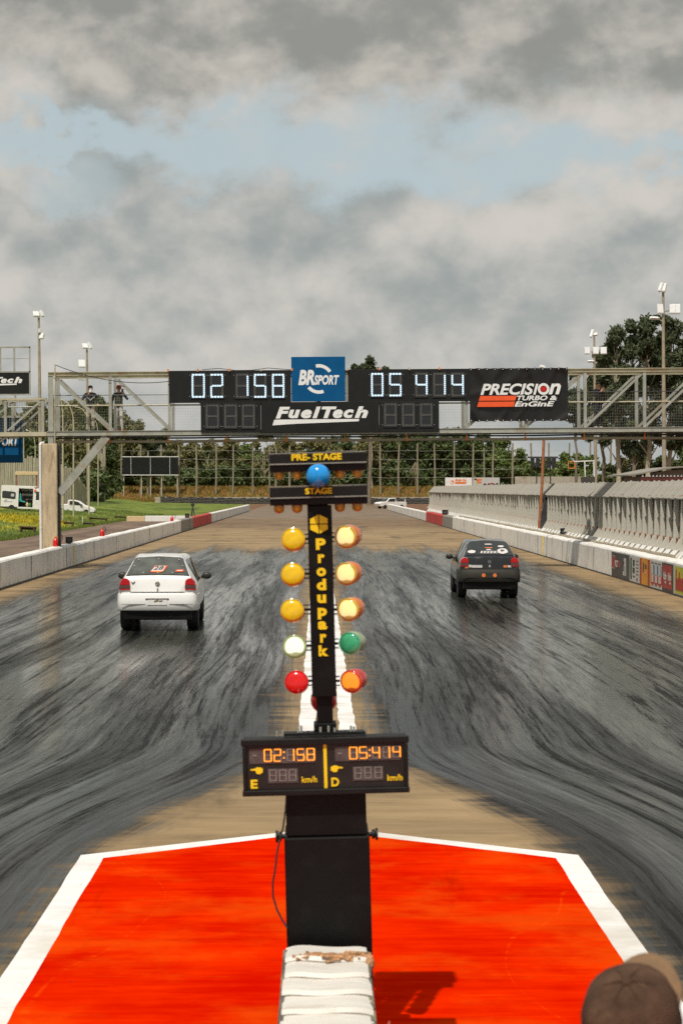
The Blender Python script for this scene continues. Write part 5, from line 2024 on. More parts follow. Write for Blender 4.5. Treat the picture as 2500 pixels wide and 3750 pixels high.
tag(phone(r, J, 'r', m_phoned, (0.0, -0.03, 0.06)), 'dark phone held up by the person in the reddish cap', 'phone')
arms = {'l': ((-0.24, -0.12, 1.18), (-0.03, -0.26, 1.38), (0.3, -0.1, 0.8), 0.8), 'r': ((0.24, -0.14, 1.18), (0.06, -0.27, 1.40), (-0.3, -0.1, 0.8), 0.8)}
r, J = person('person all in black with pale shoes on the right of the gantry', walk(2187, 0.42), R(28), (m_skin, m_blackc, m_jeans, m_shoew), arms, stand, h=1.70)

# foreground spectator in a brown cap, seen from behind
sx, sy = GX(2312, 3.5), 3.5
arms = {'l': ((-0.29, 0.05, 1.14), (-0.27, -0.10, 0.90), (0.05, -0.4, -0.9), 0.5), 'r': ((0.29, 0.05, 1.14), (0.27, -0.10, 0.90), (-0.05, -0.4, -0.9), 0.5)}
r, J = person('person in a brown baseball cap seen from behind in the right foreground', (sx, sy, 0), R(180 - 26), (m_skin, m_shirtw, m_jeans, m_shoed), arms, stand, h=1.72, hair=None)
hc = Vector(J['skull'][0])
c_ = cap(r, hc, m_capbrown, detail=True, brim_mat=M('sunlit_cap_brim', (0.19, 0.112, 0.058), 0.9, var=0.2, vs=20))  # sunlight on the brim is put into its paler colour
c_.matrix_local = Matrix.Translation(hc) @ Euler((R(-25), 0, R(2))).to_matrix().to_4x4() @ Matrix.Translation(-hc)
mb = MB()
mb.ico((hc.x, hc.y + 0.02, hc.z - 0.02), (0.086, 0.097, 0.085), seg=14, rings=8)
keep = [f for f in mb.f if sum(mb.v[i][1] for i in f) / len(f) > hc.y + 0.0]
mb.f = keep
mb.mi = [0] * len(keep)
mb.build('hair', m_hair, r, smooth=True)
# bring the top of the cap to the height it has in the photograph
top_target = CAM_H + (VY - 3540) * sy / F
r.scale = (top_target / (hc.z + 0.13),) * 3


# ------------------------------------------------------------------ the two racing hatchbacks
def cr(p0, p1, p2, p3, t):
    return 0.5 * ((2 * p1) + (-p0 + p2) * t + (2 * p0 - 5 * p1 + 4 * p2 - p3) * t * t + (-p0 + 3 * p1 - 3 * p2 + p3) * t ** 3)


class Shell:
    """body surface through cross-sections: sections = [(y, [(x, z) ...])] from sill to roof centre"""
    def __init__(s, sections, tension=1.0):
        s.sec = sections
        s.n = len(sections)
        s.m = len(sections[0][1])

    def pt(s, v, t):
        """v in 0..n-1 along the car, t in 0..m-1 round the half outline; linear along v, smooth round"""
        i = min(int(v), s.n - 2)
        f = v - i

        def ring(k):
            y, pts = s.sec[k]
            j = min(int(t), s.m - 2)
            g_ = t - j
            P = [Vector((pts[max(0, min(s.m - 1, q))][0], pts[max(0, min(s.m - 1, q))][1])) for q in (j - 1, j, j + 1, j + 2)]
            q = cr(*P, g_)
            return Vector((q.x, y, q.y))
        ks = [max(0, min(s.n - 1, q)) for q in (i - 1, i, i + 1, i + 2)]
        return cr(*[ring(k) for k in ks], f)

    def mesh(s, nv=4, nt=4):
        mb = MB()
        V, T = (s.n - 1) * nv + 1, (s.m - 1) * nt + 1
        rows = []
        for a in range(V):
            row = [s.pt(a / nv, b / nt) for b in range(T)]
            full = row + [Vector((-p.x, p.y, p.z)) for p in row[-2::-1]]
            rows.append(full)
        W_ = len(rows[0])
        vs = [p for r_ in rows for p in r_]
        fs = [(a * W_ + b, (a + 1) * W_ + b, (a + 1) * W_ + b + 1, a * W_ + b + 1) for a in range(V - 1) for b in range(W_ - 1)]
        fs.append(tuple(range(W_)))
        fs.append(tuple((V - 1) * W_ + b for b in range(W_))[::-1])
        mb.add(vs, fs)
        return mb

    def patch(s, v0, v1, t0, t1, off, side=0, nv=6, nt=8):
        """side 1/-1: one flank; 0: across the centre line (t0 .. m-1 .. t0)"""
        mb = MB()
        rows = []
        for a in range(nv + 1):
            v = v0 + (v1 - v0) * a / nv
            pts = []
            for b in range(nt + 1):
                t = t0 + (t1 - t0) * b / nt
                p = s.pt(v, t)
                e = 0.02
                du = s.pt(min(v + e, s.n - 1), t) - s.pt(max(v - e, 0), t)
                dt_ = s.pt(v, min(t + e, s.m - 1)) - s.pt(v, max(t - e, 0))
                nn_ = du.cross(dt_)
                nn_ = nn_.normalized() if nn_.length > 1e-9 else Vector((0, 0, 1))
                if nn_.z < 0 and abs(nn_.z) > abs(nn_.x) or (nn_.x < 0 and abs(nn_.x) >= abs(nn_.z)):
                    nn_ = -nn_
                pts.append(p + nn_ * off)
            if side == 0:
                pts = pts + [Vector((-p.x, p.y, p.z)) for p in pts[-2::-1]]
            elif side < 0:
                pts = [Vector((-p.x, p.y, p.z)) for p in pts]
            rows.append(pts)
        W_ = len(rows[0])
        f = [(a * W_ + b, (a + 1) * W_ + b, (a + 1) * W_ + b + 1, a * W_ + b + 1) for a in range(nv) for b in range(W_ - 1)]
        if side < 0:
            f = [q[::-1] for q in f]
        mb.add([p for r_ in rows for p in r_], f)
        return mb


def hatch_sections():
    """rounded 1990s three-door hatchback, rear at y = 0"""
    def sec(y, zb, wb, zs, w, zbelt, wbelt, zr, wr, crown):
        return (y, [(0.0, zb), (wb * 0.9, zb), (w, zs), (w * 1.005, (zs + zbelt) * .5), (wbelt, zbelt), (wbelt - (wbelt - wr) * .52, zbelt + (zr - zbelt) * .55), (wr, zr), (wr * .60, zr + crown * .7), (0.0, zr + crown)])
    return [
        sec(0.03, 0.48, 0.68, 0.60, 0.725, 0.93, 0.715, 1.080, 0.635, 0.018),
        sec(0.06, 0.46, 0.75, 0.60, 0.775, 0.95, 0.755, 1.118, 0.655, 0.022),
        sec(0.10, 0.45, 0.79, 0.60, 0.805, 0.97, 0.775, 1.150, 0.650, 0.026),
        sec(0.46, 0.44, 0.80, 0.60, 0.830, 0.98, 0.805, 1.440, 0.520, 0.045),
        sec(0.58, 0.43, 0.80, 0.60, 0.830, 0.98, 0.805, 1.492, 0.505, 0.052),
        sec(0.95, 0.42, 0.80, 0.60, 0.832, 0.98, 0.808, 1.515, 0.510, 0.055),
        sec(1.55, 0.40, 0.80, 0.60, 0.835, 0.97, 0.810, 1.530, 0.545, 0.036),
        sec(2.05, 0.40, 0.80, 0.60, 0.835, 0.96, 0.805, 1.480, 0.550, 0.034),
        sec(2.75, 0.40, 0.80, 0.60, 0.830, 0.95, 0.800, 1.080, 0.620, 0.030),
        sec(3.30, 0.40, 0.78, 0.60, 0.815, 0.86, 0.780, 0.960, 0.600, 0.030),
        sec(3.72, 0.40, 0.74, 0.58, 0.780, 0.74, 0.740, 0.830, 0.560, 0.026),
        sec(3.86, 0.42, 0.66, 0.56, 0.700, 0.64, 0.660, 0.700, 0.500, 0.020)]


m_carw = M("white_car_paint", (0.84, 0.84, 0.83), 0.28, var=0.02, coat=0.5)
m_carb = M("black_car_paint", (0.010, 0.012, 0.015), 0.16, var=0.2, coat=0.6)
m_bumpg = M("grey_plastic_bumper", (0.030, 0.027, 0.022), 0.5, var=0.1)
m_tail = M("tail_lamp_red", (0.50, 0.008, 0.012), 0.18, var=0.12, vs=20, coat=0.5)
m_tailg = M("tail_lamp_smoke", (0.11, 0.055, 0.05), 0.2, var=0.2)
m_gap = M("panel_gap", (0.05, 0.048, 0.045), 0.8)
m_gold = M("dull_badge", (0.30, 0.25, 0.17), 0.4, metal=0.4)
m_stick = M("white_sticker", (0.60, 0.58, 0.56), 0.5, var=0.15, vs=40)
m_sticko = M("orange_sticker", (0.75, 0.20, 0.05), 0.5, var=0.15, vs=30)
m_inner = M("car_interior", (0.055, 0.055, 0.05), 0.8, var=0.4, vs=3)


def hatchback(label, loc, rotz, paint, bumper, white):
    r = thing('hatchback_car', label, 'car', loc, (0, 0, rotz))
    sh = Shell(hatch_sections())
    body = sh.mesh(5, 5).build('body', paint, r, smooth=True)
    # glass
    gl_ = sh.patch(2.02, 3.55, 6.04, 8, 0.012, nv=14).build('rear_window', m_glass_w if white else m_glass, r, smooth=True)
    if white:      # seal round the rear window
        sh.patch(1.96, 3.64, 5.97, 8, 0.006, nv=14).build('window_seal', m_dark, gl_, smooth=True)
    for s_ in (1, -1):
        sh.patch(4.2, 5.35, 4.15, 5.75, 0.006, s_).build('side_window', m_glass, r, smooth=True)
        sh.patch(5.50, 7.45, 4.15, 5.70, 0.006, s_).build('side_window', m_glass, r, smooth=True)
    sh.patch(7.12, 7.92, 6.1, 8, 0.006).build('windscreen', m_glass, r, smooth=True)
    # bumper wrapped round the tail
    mb = MB()
    prof = [(-0.055, 0.46), (-0.075, 0.60), (-0.070, 0.70), (-0.045, 0.775), (0.02, 0.785)]
    cols = []
    outline = [(-0.836, 0.62), (-0.838, 0.40), (-0.826, 0.22), (-0.79, 0.10), (-0.72, 0.035), (-0.60, 0.008), (-0.30, -0.012), (0, -0.016)]
    outline = outline + [(-x_, y_) for x_, y_ in outline[-2::-1]]
    vs = []
    for x_, y_ in outline:
        n_ = Vector((x_ * 0.6, 0)).normalized() if abs(x_) > 0.83 else Vector((0, 1))
        for d_, z_ in [(0.0, 0.435), (0.035, 0.445)] + [(-q * 0.9 + 0.0, z2) for q, z2 in prof] + [(-0.02, 0.80)]:
            if abs(x_) > 0.80:
                vs.append((x_ * (1 + d_ * 0.35), y_ - d_ * 0.25, z_))
            else:
                vs.append((x_ * (1 + d_ * 0.15), y_ - d_, z_))
    m_ = len(prof) + 3
    fs = [(i * m_ + j, (i + 1) * m_ + j, (i + 1) * m_ + j + 1, i * m_ + j + 1) for i in range(len(outline) - 1) for j in range(m_ - 1)]
    mb.add(vs, fs)
    bp = mb.build('bumper', bumper, r, smooth=True)
    mb = MB()      # recess for the plate, and the groove
    yb = -0.085
    mb.box(-0.24, 0.24, yb - 0.005, yb + 0.02, 0.675, 0.698)
    for s_ in (-1, 1):
        mb.box(min(s_ * .25, s_ * .74), max(s_ * .25, s_ * .74), yb + 0.003, yb + 0.02, 0.573, 0.581)
    mb.build('bumper_groove', m_gap if white else m_dark, bp)
    mb = MB()
    mb.box(-0.20, 0.20, yb - 0.004, yb + 0.02, 0.565, 0.672)
    mb.build('number_plate', m_white if white else m_bumpg, bp)
    mb = MB()
    if white:
        mb.bar((-0.06, yb - 0.008, 0.640), (0.03, yb - 0.008, 0.665), 0.012, 0.028)
        mb.bar((0.04, yb - 0.008, 0.645), (0.11, yb - 0.008, 0.655), 0.012, 0.022)
        mb.build('torn_plate', m_gold, bp)
    else:
        for s_ in (-0.17, 0.13):
            mb.lathe([(0.05, yb - 0.012), (0.055, yb)], 14, mat=Matrix.Translation((s_, 0, 0.635)), axis='y')
        mb.build('fog_lamp', m_sticko, bp)
    # tail lamps: red above, smoked below
    for s_ in (-1, 1):
        def pl(a):
            return [(s_ * x_, z_) for x_, z_ in (a if s_ > 0 else a[::-1])]
        mb = MB()
        mb.prism(pl([(0.565, 0.965), (0.785, 0.965), (0.755, 1.06), (0.70, 1.115), (0.62, 1.10), (0.575, 1.06)]), 0.0, 0.20)
        mb.prism(pl([(0.565, 0.865), (0.800, 0.865), (0.797, 0.890), (0.565, 0.890)]), 0.0, 0.20)
        tl_ = mb.build('tail_lamp', m_tail, r, bevel=0.012)
        mb = MB()
        mb.prism(pl([(0.565, 0.892), (0.795, 0.892), (0.786, 0.963), (0.565, 0.963)]), 0.003, 0.19)
        mb.build('lower_lens', m_tailg, tl_, bevel=0.006)
    # hatch shut-line, lock and round badge
    mb = MB()
    mb.box(-0.56, 0.56, 0.022, 0.04, 0.818, 0.828)
    for s_ in (-1, 1):
        mb.box(s_ * 0.556 - 0.0015, s_ * 0.556 + 0.0015, 0.026, 0.04, 0.83, 0.87)
    mb.build('hatch_gap', m_gap, r)
    mb = MB()
    mb.box(-0.016, 0.016, 0.012, 0.035, 0.845, 0.905)
    mb.build('hatch_lock', m_gold if white else m_stick, r, bevel=0.006)
    by, bz = 0.018, 0.995
    mb = MB()
    n = 20
    pts = [(0.043 * math.cos(2 * math.pi * i / n), by, bz + 0.043 * math.sin(2 * math.pi * i / n)) for i in range(n + 1)]
    mb.tube(pts, 0.0055, 6)
    for a, b_ in (((-.024, .030), (0, -.002)), ((.024, .030), (0, -.002)), ((-.034, .018), (-.017, -.036)), ((-.017, -.036), (0, -.004)), ((0, -.004), (.017, -.036)), ((.017, -.036), (.034, .018))):
        mb.bar((a[0], by, bz + a[1]), (b_[0], by, bz + b_[1]), 0.008, 0.009)
    mb.build('round_badge', m_gold if white else m_chrome, r)
    if white:
        mb = MB()
        mb.bar((-0.535, 0.018, 1.035), (-0.510, 0.018, 1.005), 0.012, 0.014)
        mb.bar((-0.512, 0.018, 1.0), (-0.465, 0.018, 1.045), 0.010, 0.012)
        mb.build('small_emblem', m_dark, r)
    # mirrors
    for s_ in (-1, 1):
        mb = MB()
        mb.ico((s_ * 0.925, 2.28, 1.05), (0.105, 0.065, 0.08), seg=14, rings=8)
        mb.bar((s_ * 0.80, 2.32, 1.01), (s_ * 0.93, 2.29, 1.03), 0.06, 0.05)
        mr = mb.build('mirror', m_dark, r, smooth=True)
        mb = MB()
        mb.ico((s_ * 0.925, 2.232, 1.05), (0.085, 0.02, 0.062), seg=14, rings=6)
        mb.build('mirror_glass', m_bumpg, mr, smooth=True)
    # running gear
    mb = MB()
    mb.box(-0.70, 0.70, 0.02, 0.42, 0.245, 0.46)
    mb.box(-0.56, 0.56, 0.42, 3.6, 0.25, 0.46)
    mb.box(-0.74, 0.74, 1.2, 2.8, 0.24, 0.42)
    mb.tube([(0.27, 0.01, 0.30), (0.27, 0.5, 0.30)], 0.045, 10)
    mb.build('underbody', m_black, r, bevel=0.02)
    for s_ in (-1, 1):
        for yy, wd in ((0.78, 0.118), (3.12, 0.10)):
            cx_ = s_ * (0.815 - wd)
            w_ = thing('wheel', '', '', (cx_, yy, 0.305))
            for k_ in ('label', 'category'):
                del w_[k_]
            w_.parent = r
            mb = MB()
            prof = [(0.20, -wd), (0.265, -wd * 1.02), (0.297, -wd * .92), (0.305, -wd * .7), (0.305, wd * .7), (0.297, wd * .92), (0.265, wd * 1.02), (0.20, wd)]
            mb.lathe(prof, 28, axis='x')
            mb.build('tyre', m_rubber, w_, smooth=True)
            mb = MB()
            mb.lathe([(0.03, -wd * .8), (0.19, -wd * .85), (0.203, -wd * .99), (0.203, wd * .99), (0.19, wd * .85), (0.03, wd * .8)], 18, axis='x')
            mb.build('rim', m_steel, w_, smooth=True)
    # stickers on the rear glass: local frame on the slope of the window
    a, b_ = sh.pt(2.12, 8), sh.pt(2.98, 8)
    up = (b_ - a).normalized()
    nrm = Vector((0, -up.z, up.y))

    def on_glass(x_, v, off=0.022):
        return a + (b_ - a) * v + Vector((x_, 0, 0)) + nrm * off

    def gpoly(pts, mat, name='sticker', off=0.022, parent=None):
        mb = MB()
        vs_ = [on_glass(x_, v, off) for x_, v in pts] + [on_glass(x_, v, off - 0.004) for x_, v in pts]
        n_ = len(pts)
        mb.add(vs_, [tuple(range(n_)), tuple(range(2 * n_ - 1, n_ - 1, -1))] + [(i, i + n_, (i + 1) % n_ + n_, (i + 1) % n_) for i in range(n_)])
        return mb.build(name, mat, parent or gl_)

    def blobp(cx_, cv, rx_, rv, jag=0.12, n_=12):
        return [(cx_ + rx_ * math.cos(2 * math.pi * i / n_) * random.uniform(1 - jag, 1 + jag), cv + rv * math.sin(2 * math.pi * i / n_) * random.uniform(1 - jag, 1 + jag)) for i in range(n_)]
    if white:
        gpoly([(-0.17, .06), (0.10, .06), (0.16, .34), (0.20, .50), (-0.07, .50), (-0.13, .20)], m_orange)
        gpoly([(-0.15, .12), (-0.02, .12), (0.10, .12), (0.15, .48), (-0.05, .48), (-0.10, .28)], m_stick, off=0.026)
        # the number on the white panel
        t_o = lettering('28', -0.10, 0.12, 0.0, 0.115, 0.0, m_gap, gl_, bold=0.02, shear=0.3, depth=0.003, name='race_number')
        base = on_glass(0.0, .19, 0.028)
        ang = math.atan2(up.y, up.z)
        t_o.location = base
        t_o.rotation_euler = (-ang, 0, 0)
        gpoly([(-0.13, .03), (0.06, .03), (0.13, .13), (-0.06, .13)], m_sticko, off=0.027)
        gpoly([(0.36, .08), (0.52, .08), (0.54, .22), (0.38, .22)], m_orange)
        gpoly([(0.39, .125), (0.50, .125), (0.51, .18), (0.40, .18)], m_stick, off=0.026)
        for x_ in (-0.30, 0.0, 0.30):
            gpoly(blobp(x_, .015, .012, .02, 0.0, 8), m_stick, off=0.024)
        for x_, v in ((0.0, .985), (-0.42, .95), (0.42, .95), (-0.5, .5), (0.5, .5)):
            gpoly(blobp(x_, v, .012, .02, 0.0, 8), m_stick, off=0.024)
    else:
        gpoly(blobp(-0.47, .16, .11, .15), m_stick)
        gpoly([(-0.24, .02), (0.22, .02), (0.24, .22), (-0.22, .22)], m_stick)
        for k_ in range(5):
            gpoly([(-0.20 + .09 * k_, .05), (-0.15 + .09 * k_, .05), (-0.13 + .09 * k_, .18), (-0.18 + .09 * k_, .18)], m_greyp, off=0.026)
        gpoly(blobp(0.36, .22, .15, .25, 0.08, 16), m_stick)
        gpoly(blobp(0.36, .26, .06, .09, 0.3, 10), m_greyp, off=0.026)
        gpoly([(-0.08, .30), (0.06, .30), (0.04, .40), (-0.06, .40)], m_stick)
        gpoly([(-0.10, .50), (0.10, .50), (0.10, .56), (-0.10, .56)], m_sticko)
        gpoly([(-0.10, .82), (0.09, .82), (0.09, .90), (-0.10, .90)], m_stick)
        gpoly(blobp(0.33, .66, .08, .09), m_stick)
        for pts in ([(-0.56, .845), (-0.46, .845), (-0.48, .91), (-0.58, .92)],):
            mb = MB()
            mb.prism(pts, 0.012, 0.03)
            mb.build('sticker', m_stick, r)
        for x0_, x1_, z0_, z1_, mt in ((-0.47, -0.20, .835, .905, m_stick), (0.37, 0.46, .84, .90, m_sticko), (0.48, 0.58, .845, .90, m_stick), (-0.66, -0.58, .82, .86, m_sticko)):
            mb = MB()
            mb.box(x0_, x1_, 0.010, 0.028, z0_, z1_)
            mb.build('sticker', mt, r)
        mb = MB()
        mb.box(-0.36, -0.26, 0.02, 0.06, 1.088, 1.098)
        mb.build('hatch_highlight_strip', m_chrome, r)
    return r


m_glass_w = M("pale_car_glass", (0.085, 0.092, 0.082), 0.08, var=0.5, vs=2.5, spec=0.6)
hatchback('white hatchback with a red 28 sticker in its rear window, in the left lane', (GX(577, 33.9), 33.9, 0.0), R(1.5), m_carw, m_carw, True)
hatchback('black hatchback with white stickers on the rear window and grey bumper in the right lane', (GX(1792, 44.2), 44.2, 0.0), R(-0.5), m_carb, m_bumpg, False)

# ------------------------------------------------------------------ floodlight masts and street lamps
m_lampglass = M("floodlight_glass", (0.80, 0.82, 0.84), 0.12, var=0.05)


def mast_light(label, px, pytop, Y, heads, lean=0.0, r_=0.17):
    x_ = GX(px, Y)
    zt_ = CAM_H + (VY - pytop) / F * Y
    z0_ = ground_h(x_, Y) - 0.1
    r = thing('floodlight_mast', label, 'floodlight mast', (x_, Y, z0_), (0, 0, 0), 'floodlight masts behind the gantry')
    h = zt_ - z0_
    mb = MB()
    mb.tube([(lean * h, 0, 0), (lean * h * .5, 0, h * .5), (0, 0, h - 0.3)], [r_ * 1.15, r_, r_ * 0.62], 10)
    mb.build('pole', m_wood if r_ > 0.2 else m_pipe, r, smooth=True)
    for dx_, dz_, w_, hh, yaw, pit in heads:
        mb = MB()
        mb.bar((0, 0, h - 0.25 + min(0, dz_)), (dx_, -0.1, h + dz_), 0.07)
        mb.build('crossarm', m_steel, r)
    for dx_, dz_, w_, hh, yaw, pit in heads:
        mt = Matrix.Translation((dx_, -0.2, h + dz_)) @ Euler((R(pit), 0, R(yaw))).to_matrix().to_4x4()
        mb = MB()
        mb.box(-w_, w_, -0.05, 0.16, -hh, hh, mat=mt)
        hd = mb.build('lamp_head', m_lampwhite, r, bevel=0.03)
        mb = MB()
        mb.box(-w_ * .85, w_ * .85, -0.075, -0.052, -hh * .82, hh * .82, mat=mt)
        mb.build('lamp_glass', m_lampglass, hd)
    return r


mast_light('tallest floodlight mast on the left, standing between the side sign and the gantry end', 143, 1152, 160, [(-0.22, 0.05, 0.30, 0.30, 30, -30), (0.35, 0.1, 0.16, 0.34, 60, -25), (0.30, -2.1, 0.24, 0.30, -30, -20), (0.18, -1.6, 0.14, 0.2, 50, 0)], lean=0.012)
mast_light('shorter floodlight mast behind the person in the navy jacket', 319, 1270, 195, [(-0.15, 0.1, 0.36, 0.34, 30, -30), (0.40, 0.15, 0.18, 0.44, 60, -25), (-0.55, -2.0, 0.42, 0.48, 20, -20), (-0.60, -3.5, 0.44, 0.48, 25, -20)], lean=0.010)
mast_light('tallest floodlight mast on the right in front of the eucalyptus trees', 2426, 1056, 138, [(-0.25, 0.1, 0.15, 0.42, -55, -25), (0.05, 0.05, 0.14, 0.40, -40, -25), (-0.28, -1.75, 0.27, 0.42, 10, -10), (0.75, -1.75, 0.26, 0.42, -8, -10), (1.2, -1.75, 0.2, 0.42, -8, -10), (-0.75, -2.5, 0.44, 0.10, 15, -40)], lean=0.006)
mast_light('shorter floodlight mast on the right above the person in black', 2174, 1226, 180, [(-0.30, 0.15, 0.17, 0.48, -50, -25), (0.05, 0.05, 0.30, 0.18, -40, -40), (-0.80, -1.75, 0.32, 0.40, 10, -10), (0.15, -1.75, 0.32, 0.40, 0, -10), (1.00, -1.75, 0.34, 0.40, -10, -10), (-0.40, -2.9, 0.36, 0.10, 15, -40)], lean=0.010)


def street_lamp(label, px, pytop, pxtip, Y):
    x_, xt_ = GX(px, Y), GX(pxtip, Y)
    zt_ = CAM_H + (VY - pytop) / F * Y
    z0_ = ground_h(x_, Y) - 0.1
    h = zt_ - z0_
    r = thing('street_lamp', label, 'street lamp', (x_, Y, z0_), (0, 0, 0), 'curved street lamps on the grass bank')
    ax = xt_ - x_
    mb = MB()
    pts = [(0, 0, 0), (0, 0, h * .5), (0, 0, h - 2.2)]
    for i in range(1, 9):
        a = i / 8 * math.pi / 2
        pts.append((ax * 0.8 * (1 - math.cos(a)), 0, h - 2.2 + 2.1 * math.sin(a)))
    mb.tube(pts, [0.08, 0.07, 0.06] + [0.045] * 8, 8)
    mb.build('pole', m_steely, r, smooth=True)
    mb = MB()
    s_ = 1 if ax > 0 else -1
    mb.bar((ax * 0.8, 0, h - 0.1), (ax, 0, h + 0.02), 0.24, 0.13)
    mb.build('lamp_head', m_lampwhite, r, bevel=0.03)


street_lamp('curved street lamp just right of the gantry end post', 231, 1443, 209, 140)
street_lamp('curved street lamp second to the right of the gantry end post', 270, 1460, 211, 150)
street_lamp('curved street lamp whose arm reaches the legs of the person in the navy jacket', 327, 1487, 270, 165)
street_lamp('small far curved street lamp beside the second gantry upright', 360, 1537, 343, 205)
street_lamp('curved street lamp nearest the blue hanging sign', 88, 1540, 58, 210)
street_lamp('curved street lamp between the blue hanging sign and the concrete pillar', 130, 1574, 96, 196)

# ------------------------------------------------------------------ palisade, canopy, benches, stakes
def palisade(label, pts, top0, top1, seed):
    """wall of upright split logs along a line of ground points"""
    rr = random.Random(seed)
    r = thing('palisade_fence', label, 'palisade', (pts[0][0], pts[0][1], ground_h(*pts[0])))
    L = [(Vector(a), Vector(b_)) for a, b_ in zip(pts, pts[1:])]
    tot = sum((b_ - a).length for a, b_ in L)
    mb = MB()
    done = 0.0
    for a, b_ in L:
        n = int((b_ - a).length / 0.30)
        for k in range(n):
            p = a.lerp(b_, (k + .5) / n)
            f = (done + (b_ - a).length * k / n) / tot
            z0_ = ground_h(p.x, p.y)
            top = top0 + (top1 - top0) * f + rr.uniform(-0.18, 0.18)
            x_, y_ = p.x - pts[0][0], p.y - pts[0][1]
            zb = z0_ - ground_h(*pts[0]) - 0.2
            zt_ = top - ground_h(*pts[0])
            w = rr.uniform(0.13, 0.17)
            mb.tube([(x_, y_, zb), (x_ + rr.uniform(-.05, .05), y_ + rr.uniform(-.03, .03), zt_)], [w, w * 0.92], 6)
        done += (b_ - a).length
    mb.build('log_wall', m_pali, r)
    mb = MB()
    for hz in (0.35, 0.75):
        for (a, b_) in L:
            za, zb2 = ground_h(a.x, a.y), ground_h(b_.x, b_.y)
            o_ = Vector((pts[0][0], pts[0][1], ground_h(*pts[0])))
            mb.bar(Vector((a.x, a.y + 0.2, za + (top0 - za) * hz)) - o_, Vector((b_.x, b_.y + 0.2, zb2 + (top1 - zb2) * hz)) - o_, 0.08, 0.12)
    mb.build('rail', m_wood, r)


palisade('tall grey log palisade behind the white van on the grass bank', [(GX(-60, 205), 205), (GX(148, 200), 200)], 6.9, 6.9, 3)
palisade('log palisade sloping down to the right of the concrete pillar, above the white pickup', [(GX(190, 198), 198), (GX(262, 200), 200), (GX(313, 206), 206)], 6.3, 3.3, 4)
r = thing('log_cluster', 'tight cluster of tall upright logs left of the black panel board', 'log posts', (GX(372, 235), 235, ground_h(GX(372, 235), 235)))
for i, (px, top) in enumerate(((362, 1630), (368, 1634), (374, 1660), (379, 1632), (383, 1630))):
    mb = MB()
    x_ = GX(px, 235) - r.location.x
    zt_ = CAM_H + (VY - top) * 235 / F - r.location.z
    mb.tube([(x_, 0.1 * (i % 2), -0.3), (x_ + .05, 0.1 * (i % 2), zt_)], 0.15, 7)
    mb.build('log', m_pali, r)
r = thing('canopy', 'cream canvas canopy on a red post behind the white van', 'canopy', (GX(105, 176), 176, ground_h(GX(105, 176), 176)))
zc = CAM_H + (VY - 1733) * 176 / F - r.location.z
w = 43 * 176 / F
mb = MB()
mb.prism([(-w, zc - .22), (w, zc - .22), (w, zc + 0.15), (-w + .1, zc + 0.18)], -1.2, 1.2)
mb.build('roof', m_cream, r, bevel=0.04)
for x_ in (-w * .86, w * .84):
    mb = MB()
    mb.tube([(x_, -1.0, -0.2), (x_, -1.0, zc - .2)], 0.05, 6)
    mb.build('post', m_redp, r)


def bench(label, pxa, pxb, pytop, pybot, Y):
    xa, xb_ = GX(pxa, Y), GX(pxb, Y)
    zb_ = CAM_H + (VY - pybot) * Y / F
    zt_ = CAM_H + (VY - pytop) * Y / F
    cx_ = (xa + xb_) / 2
    g_ = ground_h(cx_, Y)
    h = max(0.28, zt_ - zb_)
    r = thing('plank_bench', label, 'bench', (cx_, Y, g_), (0, R(3), R(-4)), 'plank benches on the grass bank')
    w = (xb_ - xa) / 2
    mb = MB()
    mb.box(-w, w, -0.18, 0.18, h - 0.07, h)
    mb.build('seat', m_darkwood, r, bevel=0.01)
    mb = MB()
    mb.box(-w, w, 0.10, 0.15, h * .45, h - 0.072)
    mb.build('apron', m_darkwood, r)
    for s_ in (-1, 1):
        mb = MB()
        mb.box(s_ * (w - .08) - 0.05, s_ * (w - .08) + 0.05, -0.16, 0.16, -0.15, h - 0.072)
        mb.build('leg', m_darkwood, r)


bench('largest dark plank bench, nearest on the grass left of the concrete pillar', 73, 131, 1909, 1932, 108)
bench('small plank bench just right of the concrete pillar', 232, 270, 1895, 1903, 128)
bench('plank bench below the white pickup', 303, 346, 1893, 1905, 131)
bench('long plank bench right of the white stake', 326, 392, 1885, 1894, 146)
bench('farthest plank bench at the right tip of the grass bank', 420, 461, 1879, 1887, 158)
for lab, px, a, b_, Y in (('white stake standing in the grass below the white pickup', 304, 1866, 1892, 135),):
    x_ = GX(px, Y)
    mb = MB()
    g_ = ground_h(x_, Y)
    mb.tube([(0, 0, -0.1), (0.0, 0, (b_ - a) * Y / F)], 0.035, 6)
    tag(mb.build('stake', m_lampwhite, loc=(x_, Y, g_)), lab, 'stake')

# ------------------------------------------------------------------ small things along the walls
def extinguisher(label, px, pybase, Y, x=None, s_=1.0, z=0.86):
    x_ = LW - 0.22
    r = thing('fire_extinguisher', label, 'fire extinguisher', (x_, Y, z), (0, 0, random.uniform(-1, 1)))
    mb = MB()
    mb.lathe([(0.085 * s_, 0.0), (0.10 * s_, 0.02), (0.10 * s_, 0.20 * s_), (0.085 * s_, 0.25 * s_), (0.04 * s_, 0.29 * s_), (0.03 * s_, 0.33 * s_)], 14)
    mb.build('cylinder', m_red, r, smooth=True)
    mb = MB()
    mb.box(-0.03, 0.09, -0.015, 0.015, 0.33 * s_, 0.37 * s_)
    mb.build('valve', m_tie, r)
    mb = MB()
    pts = [(0.03, 0, 0.34 * s_), (0.14, 0.03, 0.46 * s_), (0.24, 0.04, 0.42 * s_), (0.27, 0.03, 0.28 * s_), (0.20, 0.0, 0.18 * s_), (0.13, -0.02, 0.24 * s_), (0.22, -0.03, 0.34 * s_)]
    mb.tube(pts, 0.012, 6)
    mb.build('hose', m_rubber, r)


